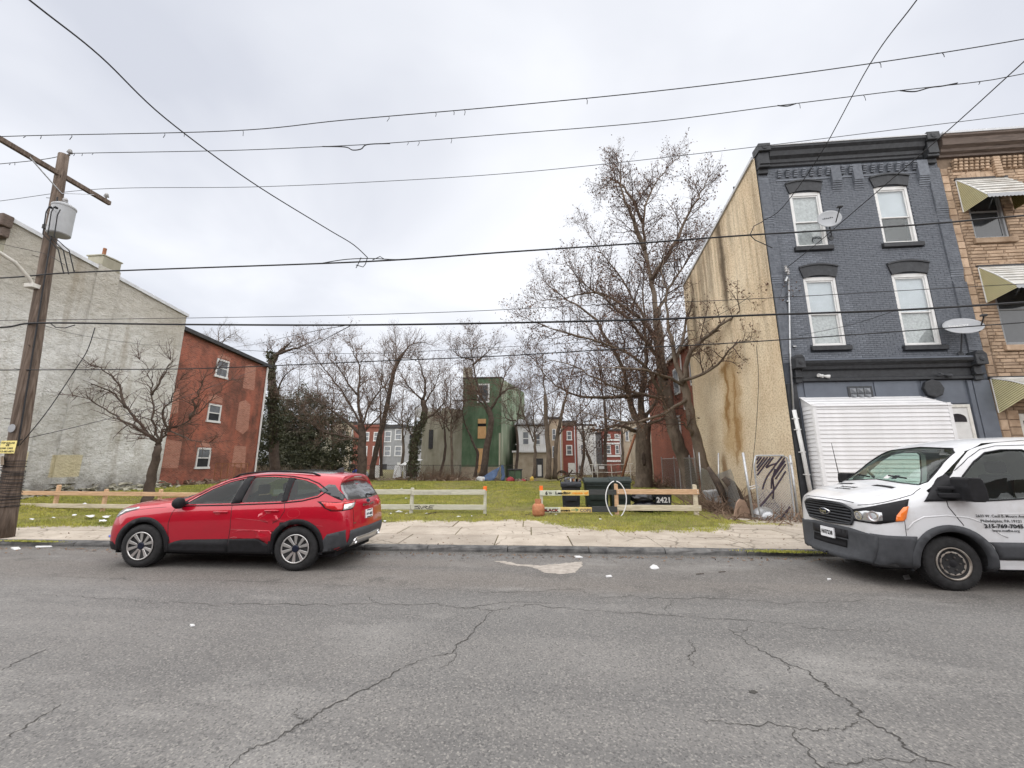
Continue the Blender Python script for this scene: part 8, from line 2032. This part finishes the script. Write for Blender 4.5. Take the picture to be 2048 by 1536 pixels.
# white house with a balcony
h = far_house('white sided house with a balcony above a pale stucco ground floor', 1034, 852, 1092, 47, 9, 'vinyl', [(1044, 862, 1059, 892), (1066, 866, 1082, 893)])
p, q = at(1026, 905, 45.5), at(1094, 905, 45.5)
MB().box(p.x, q.x, 45.5, 47, -.1, p.z).build('ground_floor', MAT['tan_wall'], h); MB().box(p.x - .1, q.x + .1, 45.2, 47, p.z + .002, p.z + .2).build('balcony_floor', MAT['pale_wall'], h)
for i in range(14): x = p.x + .5 + i * .23; MB().box(x, x + .13, 45.3, 45.36, p.z + .2, p.z + .85).build('baluster', MAT['white_trim'], h)
MB().box(p.x + .3, p.x + 3.7, 45.28, 45.38, p.z + .85, p.z + .93).build('railing', MAT['white_trim'], h)
a_, b_ = at(1072, 917, 45.5), at(1086, 917, 45.5); dr = MB().box(a_.x, b_.x, 45.44, 45.52, .1, a_.z).build('door', MAT['dark_roof'], h); MB().box(a_.x + .18, b_.x - .18, 45.42, 45.45, .25, 1.5).build('door_panel', MAT['pale_wall'], dr)
mb = MB(); p = at(1032, 850, 47); q = at(1094, 850, 47); mb.prism([(p.x - .2, 46.6, p.z), (p.x - .2, 52, p.z), (p.x - .2, 52, p.z + 1.2)], (q.x - p.x + .4, 0, 0)); mb.build('gable_roof', MAT['grey_wall'], h)
far_house('tan brick house right of the white balcony house', 1096, 838, 1124, 52, 9, 'brick_far_tan', [(1104, 858, 1112, 880), (1104, 892, 1112, 915)])
far_house('narrow bright red house with two windows stacked', 1123, 845, 1152, 56, 9, 'brick_far_bright', [(1133, 862, 1144, 880), (1132, 890, 1145, 910)], cornice='brown_cornice', doors=[(1136, 926, 1150, 'white_trim')])
far_house('narrow white house between the red house and banded brick house', 1153, 852, 1190, 56.5, 9, 'pale_wall', [(1160, 860, 1172, 880), (1160, 888, 1172, 910), (1156, 930, 1166, 950)], cornice='white_trim')
h = far_house('red brick house with white stone bands', 1206, 862, 1243, 58, 9, 'brick_far_bright', [(1212, 868, 1221, 876), (1229, 868, 1238, 876), (1212, 890, 1222, 908), (1230, 890, 1239, 908)])
for y_ in (880, 887, 912, 922): p, q = at(1206, y_, 57.9), at(1243, y_, 57.9); MB().box(p.x, q.x, 57.9, 58, p.z - .12, p.z + .12).build('stone_band', MAT['white_trim'], h)
far_house('low grey house filling the gap before the banded brick house', 1190, 868, 1207, 60, 8, 'grey_wall', [(1195, 880, 1202, 895)])
far_house('tan rendered house behind the thick hollow trunk', 1243, 846, 1290, 60, 9, 'tan_wall', [(1250, 862, 1258, 882), (1264, 862, 1272, 882)])
far_house('beige house with dark windows right of the thick trunk', 1292, 852, 1332, 44, 9, 'tan_wall', [(1317, 862, 1331, 888, 'white_trim', 'pane'), (1316, 920, 1330, 940, 'white_trim', 'pane')], roof='grey_wall')
h = far_house('low white sided shed beside the beige house', 1328, 885, 1356, 40, 6, 'vinyl', [(1333, 903, 1340, 925)])
for i in range(14): MB().box(at(1328, 900, 40).x, at(1356, 900, 40).x, 39.96, 39.99, .2 + i * .27, .44 + i * .27).build('siding_board', MAT['vinyl'], h)
# far ridge of roofs so that the skyline does not fall away
far_house('long pale row of houses far behind on the left', 560, 862, 668, 88, 8, 'stained', [(600, 880, 608, 894), (640, 880, 648, 894)])

# chain-link at the back, posts, rails
bf = thing('chain_link_fence', 'long rusty chain link fence across the back of the lot', 'fence', (-6, 37.6, .08))
x0, x1 = at(505, 955, 37.6).x, at(1030, 955, 37.6).x
n = int((x1 - x0) / 2.4)
for i in range(n + 1): x = x0 + (x1 - x0) * i / n; mb = MB(); mb.tube([(x, 37.6, .05), (x, 37.6, 1.55)], .035, 6); mb.build('post', MAT['iron'], bf)
mb = MB(); mb.tube([(x0, 37.6, 1.5), (x1, 37.6, 1.52)], .022, 5); mb.build('top_rail', MAT['iron'], bf)
mb = MB(); link_mesh(mb, ((x0, 37.6, .1), (x1, 37.6, .1), (x1, 37.6, 1.5), (x0, 37.6, 1.5)), .22, .007); tag(mb.build('wire_mesh', MAT['iron'], bf), kind='stuff')
lf = thing('chain_link_fence', 'rusty chain link fence in front of the brick house', 'fence', (-20, 25, .4))
xa, xb = -21.8, at(545, 935, 27).x
for i in range(6): x = xa + (xb - xa) * i / 5; mb = MB(); mb.tube([(x, 24.6, .1), (x, 24.6, 1.75)], .03, 6); mb.build('post', MAT['rust'], lf)
mb = MB(); mb.tube([(xa, 24.6, 1.72), (xb, 24.6, 1.72)], .02, 5); mb.build('top_rail', MAT['rust'], lf)
mb = MB(); link_mesh(mb, ((xa, 24.6, .3), (xb, 24.6, .15), (xb, 24.6, 1.7), (xa, 24.6, 1.7)), .15, .005); tag(mb.build('wire_mesh', MAT['rust'], lf), kind='stuff')
gf = thing('plank_fence', 'low grey weathered plank fence behind the car roof', 'fence', (at(580, 945, 38).x, 38, .08))
xa, xb = at(512, 945, 38).x, at(640, 945, 38).x; q = random.Random(2); x = xa
while x < xb: w = q.uniform(.14, .2); MB().box(x, x + w - .02, 38 + q.uniform(-.02, .02), 38.05, .05, 1.45 + q.uniform(-.05, .05)).build('plank', MAT['wood_old'], gf); x += w
rf = thing('pipe_railing', 'thin white pipe railing behind the wheelie bins', 'railing', (at(1225, 955, 36).x, 36, .08))
for px_ in (1185, 1195, 1225, 1262): p = at(px_, 955, 36); mb = MB(); mb.tube([(p.x, 36, .05), (p.x + q.uniform(-.1, .1), 36, at(px_, 928, 36).z)], .03, 6); mb.build('upright', MAT['off_white'], rf)
for y_ in (929, 944): mb = MB(); mb.tube([at(1180, y_, 36), at(1225, y_ + 1, 36), at(1265, y_ - 2, 36)], .025, 5); mb.build('rail', MAT['off_white'], rf)
p = at(1198, 935, 35.9); MB().box(p.x, p.x + .45, 35.88, 35.92, p.z - .12, p.z + .12).build('notice', MAT['paper'], rf)
mb = MB(); mb.tube([at(1243, 958, 34), at(1256, 912, 34), at(1271, 868, 34)], .10, 8); o = mb.build('leaning_pole', MAT['rust'], None, org=tuple(at(1243, 958, 34)), smooth=True); tag(o, 'rusty brown pole leaning against the thick trunk', 'pole')
mb = MB(); p = at(999, 962, 38); mb.tube([(p.x, 38, 0), (p.x, 38, at(999, 866, 38).z)], .09, 8); o = mb.build('grey_post', MAT['stained'], None, org=(p.x, 38, 0)); tag(o, 'tall pale pipe post beside the blue tarp', 'post')
# tarp, green chest, coloured litter
from mathutils import noise as mn
def drape(label, pts, D, mat, name, cat, depth=.6):
    n = 10; rows = []
    a, b, c, d = [at(x, y, D) for x, y in pts]
    for j in range(n + 1):
        row = []
        for i in range(n + 1):
            p = a.lerp(b, i / n).lerp(d.lerp(c, i / n), j / n); p.y += depth * (1 - j / n) * -1 + .25 * mn.noise(p * 1.7); p.x += .12 * mn.noise(p * 2.3 + Vector((4, 0, 0))); p.z = max(.06, p.z + .08 * mn.noise(p * 2 + Vector((0, 9, 0)))); row.append(p)
        rows.append(row)
    mb = MB(); mb.sheet(rows); o = mb.build(name, MAT[mat], None, org=tuple(a), smooth=True, solid=.02); return tag(o, label, cat)
drape('crumpled blue tarpaulin hung on the fence before the green house', [(955, 961), (990, 962), (1000, 934), (985, 942)], 37.3, 'tarp', 'tarpaulin', 'tarp')
drape('narrow strip of blue tarpaulin right of the pale post', [(1003, 960), (1011, 961), (1008, 930), (1003, 932)], 37.2, 'tarp', 'tarpaulin', 'tarp', .2)
p, q_ = at(1016, 938, 38.2), at(1043, 962, 38.2)
ch = thing('metal_chest', 'green metal chest with a dark rim next to the blue tarpaulin', 'chest', ((p.x + q_.x) / 2, 38.2, .05))
MB().box(p.x, q_.x, 38.2, 39.0, .08, p.z - .12).build('body', MAT['green_wall'], ch, bevel=.02); MB().box(p.x - .06, q_.x + .06, 38.12, 39.05, p.z - .12, p.z).build('lid', MAT['dark_roof'], ch, bevel=.02)
for x in (p.x, q_.x - .08): MB().box(x, x + .08, 38.17, 38.2, .05, p.z - .12).build('leg', MAT['dark_roof'], ch)
def lump(name, label, cat, px, py, D, sx, sy, sz, mat, seed, z=.05, group=None):
    bm = bmesh.new(); bmesh.ops.create_icosphere(bm, subdivisions=2, radius=1)
    for v in bm.verts:
        d = 1 + .35 * mn.noise(v.co * 1.6 + Vector((seed, seed * 2, 0))); p = v.co * d; v.co = Vector((p.x * sx, p.y * sy, max(-.3, p.z) * sz + .3 * sz))
    me = bpy.data.meshes.new(name); bm.to_mesh(me); bm.free(); me.materials.append(MAT[mat]); o = link(bpy.data.objects.new(name, me)); c = at(px, py, D); o.location = (c.x, D, z)
    return tag(o, label, cat, group)
lump('plastic_bag', 'red bag on the ground before the green chest', 'bag', 1021, 962, 37.0, .40, .3, .35, 'red_plastic', 1); lump('plastic_bag', 'small red bag right of the green chest', 'bag', 1047, 962, 37.0, .22, .2, .18, 'red_plastic', 2)
lump('yellow_bucket', 'bright yellow tub right of the red bags', 'tub', 1064, 960, 37.0, .20, .2, .38, 'yellow_plastic', 3); lump('plastic_bag', 'white bag below the blue tarpaulin', 'bag', 962, 962, 36.9, .5, .3, .4, 'paper', 4)
lump('plastic_bag', 'blue bag on the rubbish behind the car tailgate', 'bag', 714, 946, 38.5, .5, .4, .5, 'blue_plastic', 5, .5); lump('plastic_bag', 'pale bag right of the blue bag behind the car', 'bag', 728, 950, 38.4, .6, .4, .6, 'dish', 6, .2)
mb = MB(); mb.prism([at(785, 957, 39), at(801, 957, 39), at(804, 932, 39.5), at(790, 930, 39.5)], (0, .08, 0)); o = mb.build('white_board', MAT['white_trim'], None, org=tuple(at(785, 957, 39))); tag(o, 'white door panel leaning among the rubbish', 'panel')
mb = MB(); mb.prism([at(747, 957, 39.2), at(758, 957, 39.2), at(758, 931, 39.6), at(747, 931, 39.6)], (0, .08, 0)); o = mb.build('white_board', MAT['off_white'], None, org=tuple(at(747, 957, 39.2))); tag(o, 'narrow white door leaning by the far red brick house', 'panel')
p, q_ = at(806, 958, 39.5), at(824, 930, 39.5); sh = thing('shed', 'small pale shed beside the ivy covered trunk', 'shed', ((p.x + q_.x) / 2, 39.5, 0)); MB().box(p.x, q_.x, 39.5, 42, 0, q_.z).build('wall', MAT['pale_wall'], sh); mb = MB(); mb.prism([(p.x - .3, 39.2, q_.z - .1), (p.x - .3, 42.2, q_.z + .5), (p.x - .3, 42.2, q_.z + .6), (p.x - .3, 39.2, q_.z)], (q_.x - p.x + .5, 0, 0)); mb.build('roof', MAT['pale_wall'], sh)
# wooden frame wreck
wk = thing('broken_timber_frame', 'collapsed brown timber frame behind the black bin', 'timber frame', at(1145, 958, 38))
for a_, b_ in (((1120, 945), (1162, 948)), ((1128, 962), (1145, 940)), ((1155, 962), (1154, 944)), ((1118, 958), (1140, 952)), ((1130, 948), (1130, 962))): MB().bar(at(*a_, 38), at(*b_, 38.2), .10, .10).build('timber', MAT['bark_dark'], wk)
mb = MB(); c = at(1124, 955, 38); mb.tube([c + Vector((.5 * math.cos(a), 0, .5 * math.sin(a) + .1)) for a in np.linspace(0, 6.28, 13)], .09, 6); mb.build('wheel_ring', MAT['bark_dark'], wk)
# rubble strips: planks, stones and branches, each its own piece
q = random.Random(17); n_ = 0
deb = [('plank', 'wood_old'), ('plank', 'wood_pale'), ('stone', 'stained'), ('branch', 'bark_dark'), ('stone', 'kerb'), ('plank', 'bark_dark')]
rub = MB(); rub2 = MB()
for k_ in range(260):
    x = q.uniform(at(740, 960, 37).x, at(1060, 960, 37).x) if k_ < 200 else q.uniform(at(330, 970, 24).x, at(450, 970, 24).x); y = q.uniform(36.4, 38.6) if k_ < 200 else q.uniform(22.5, 24.3); z = gh(x, y)
    a = q.uniform(0, 3.14); l = q.uniform(.2, 1.6) if k_ % 3 else q.uniform(.1, .3); d = Vector((math.cos(a) * l, math.sin(a) * l * .5, q.uniform(0, .25)))
    (rub if k_ % 2 else rub2).bar((x, y, z + .04), Vector((x, y, z + .04)) + d, q.uniform(.05, .16), q.uniform(.04, .12))
tag(rub.build('rubble', MAT['wood_old']), kind='stuff'); tag(rub2.build('rubble', MAT['brown_brush']), kind='stuff')
# broken stone footing along the grey wall
mb = MB(); q = random.Random(3)
for k_ in range(260):
    y = q.uniform(12.2, 20.2); x = -21 + .05 + abs(q.gauss(0, .45)); s_ = q.uniform(.05, .22); z = gh(x, y) + max(0, .35 - (x + 21) * .5) * q.random()
    v = [Vector((x + q.uniform(-s_, s_), y + q.uniform(-s_, s_), z + q.uniform(-.02, s_))) for _ in range(6)]
    mb.add(v, [(0, 1, 2), (0, 2, 3), (0, 3, 4), (0, 4, 1), (5, 2, 1), (5, 3, 2), (5, 4, 3), (5, 1, 4)])
tag(mb.build('rubble', MAT['stained']), kind='stuff')

# ------------------------------------------------------------------ litter
def leaves_on_ground():
    g_ = np.random.default_rng(12); n = 5200; x = g_.uniform(-20, 8, n); y = 8.7 + 28 * g_.random(n) ** 1.5
    k_ = g_.random(n) < .25; y[k_] = 8.38 + .031 * x[k_] - g_.exponential(.12, k_.sum())
    z = np.where(k_, .006, np.array([max(gh(a, b), KT if b < 14 else 0) for a, b in zip(x, y)]) + .05 * (y > 12)) + .004
    P = np.stack([x, y, z], 1); a = g_.normal(0, 1, (n, 3)) * [1, 1, .3]; b = np.cross(a, [0, 0, 1.]); s_ = g_.uniform(.012, .04, (n, 1)) / np.linalg.norm(a, axis=1)[:, None]
    V = np.stack([P - a * s_, P + b * s_ * .6, P + a * s_, P - b * s_ * .6], 1); o = link(bpy.data.objects.new('dead_leaves', fast_mesh('dead_leaves', V.reshape(-1, 3), np.arange(n * 4).reshape(-1, 4), MAT['brown_brush']))); tag(o, kind='stuff')
leaves_on_ground()
def flake(name, label, pts, z, mat, cat='litter', group=None, h=.012, gzv=None):
    P_ = [gz(x, y, z) for x, y in pts]; c = sum(P_, Vector()) / len(P_)
    n = len(P_); q = random.Random(int(pts[0][0] * 7)); top = [p.lerp(c, .12) + Vector((0, 0, h * q.uniform(.5, 1.5))) for p in P_]
    mb = MB(); mb.add(P_ + top + [c + Vector((0, 0, h * 1.6))], [(i, (i + 1) % n, n + (i + 1) % n, n + i) for i in range(n)] + [(n + i, n + (i + 1) % n, 2 * n) for i in range(n)])
    o = mb.build(name, MAT[mat], None, org=tuple(c)); return tag(o, label, cat, group)
flake('paper_scrap', 'crumpled white paper on the road between kerb and camera, right of the pale patch', [(1299, 1135), (1306, 1130), (1314, 1132), (1319, 1137), (1310, 1139), (1303, 1138)], .004, 'paper', h=.014)
flake('paper_scrap', 'flat white scrap in the gutter below the middle kerb stones', [(1148, 1113), (1160, 1112), (1166, 1115), (1152, 1116)], .004, 'paper')
flake('paper_scrap', 'small pale scrap on the asphalt under the bigger crumpled paper', [(1211, 1152), (1222, 1151), (1225, 1154), (1213, 1155)], .004, 'paper')
flake('paper_scrap', 'white scrap in the left gutter ahead of the red car', [(20, 1096), (38, 1094), (42, 1098), (28, 1100)], .004, 'paper', h=.014)
flake('paper_scrap', 'lone white scrap on open asphalt in front of the red car', [(379, 1251), (389, 1249), (390, 1252), (381, 1254)], .004, 'paper')
flake('paper_scrap', 'thin white strip along the left gutter', [(70, 1093), (104, 1092), (105, 1094), (72, 1095)], .004, 'paper')
flake('paper_scrap', 'white scrap near the front wheel of the van', [(1654, 1158), (1662, 1157), (1663, 1160), (1655, 1161)], .004, 'paper')
flake('paper_scrap', 'white shred under the van bumper', [(1805, 1152), (1818, 1150), (1822, 1158), (1810, 1160)], .004, 'paper', h=.014)
flake('blue_wrapper', 'small blue wrapper on the sidewalk before the red car', [(217, 1071), (224, 1070), (225, 1074), (218, 1074)], KT + .01, 'blue_plastic')
flake('asphalt_stain', 'small dark tar spot on the right foreground road', [(1497, 1381), (1508, 1380), (1516, 1384), (1510, 1387), (1499, 1385)], .003, 'crack', 'stain', h=.002)
q = random.Random(21)
for (px, py, w, lb) in ((180, 1032, 24, 'widest snow patch on the grass below the lower rail, left of the car hood'), (212, 1033, 22, 'snow patch touching the car hood outline beside the wide patch'), (205, 1041, 20, 'long snow patch at the grass edge just ahead of the car'),
    (148, 1030, 13, 'snow patch below the rail halfway between two fence posts'), (107, 1035, 8, 'small snow lump under the first fence post right of the pole'), (64, 1038, 10, 'paper scrap on the grass between the pole and first post'), (21, 1034, 14, 'flat snow strip close to the foot of the pole'),
    (170, 1007, 11, 'snow patch seen between the two rails of the unpainted fence'), (798, 1023, 17, 'largest white scrap left of the cream middle post'), (813, 1027, 8, 'white scrap touching the cream middle post'), (782, 1027, 5, 'tiny scrap behind the car, left of the largest white scrap'),
    (917, 1033, 10, 'pale blue white scrap on grass between the cream posts'), (943, 1032, 5, 'small white scrap just left of the orange topped cream post'), (770, 1042, 9, 'white scrap beside the car bumper at the grass edge'), (812, 996, 6, 'white scrap seen between the cream rails left of their middle post'),
    (803, 977, 5, 'far white scrap above the upper cream rail'), (1112, 1029, 5, 'white scrap on the grass under the lettered lower rail'), (1201, 1038, 6, 'white scrap on the grass below the hoop'), (1303, 971, 4, 'distant white scrap on the grass right of the green bins'), (1390, 1020, 4, 'white scrap at the last post of the lettered fence'), (853, 1027, 7, 'white scrap beside the dark broken branch')):
    h_ = w * .10 + .5; pts = [(px + w * .5 * math.cos(a) * q.uniform(.35, 1.15), py + h_ * math.sin(a) * q.uniform(.35, 1.15)) for a in np.linspace(0, 6.283, 12)[:-1]]
    snow = 'snow' in lb; flake('snow_patch' if snow else 'litter_scrap', lb, pts, .115 + (.3 if px < 180 and py < 1012 else (.08 if px < 215 else 0)), 'snow', 'snow patch' if snow else 'litter', 'snow and scraps on the grass', h=.007)
for lab_, pts, r_ in (('dark broken branch lying before the cream fence post', [(852, 1029), (865, 1027), (874, 1025)], .03), ('twigs beside the rusty gas cylinder', [(1040, 1028), (1055, 1029), (1064, 1027)], .012), ('forked stick on the grass right of the gas cylinder', [(1100, 1027), (1106, 1024), (1112, 1020)], .012), ('small dark stick at the foot of the orange topped post', [(971, 1031), (974, 1028)], .012), ('thin stick lying on the road near the right kerb', [(1392, 1148), (1408, 1147)], .006), ('second thin stick on the road nearer the van', [(1437, 1144), (1451, 1143)], .006)):
    zz = .012 if pts[0][1] > 1100 else .115; P_ = [gz(x, y, zz) for x, y in pts]; mb = MB(); mb.tube(P_, r_, 6); o = mb.build('stick', MAT['bark_dark'], None, org=tuple(P_[0])); tag(o, lab_, 'stick')
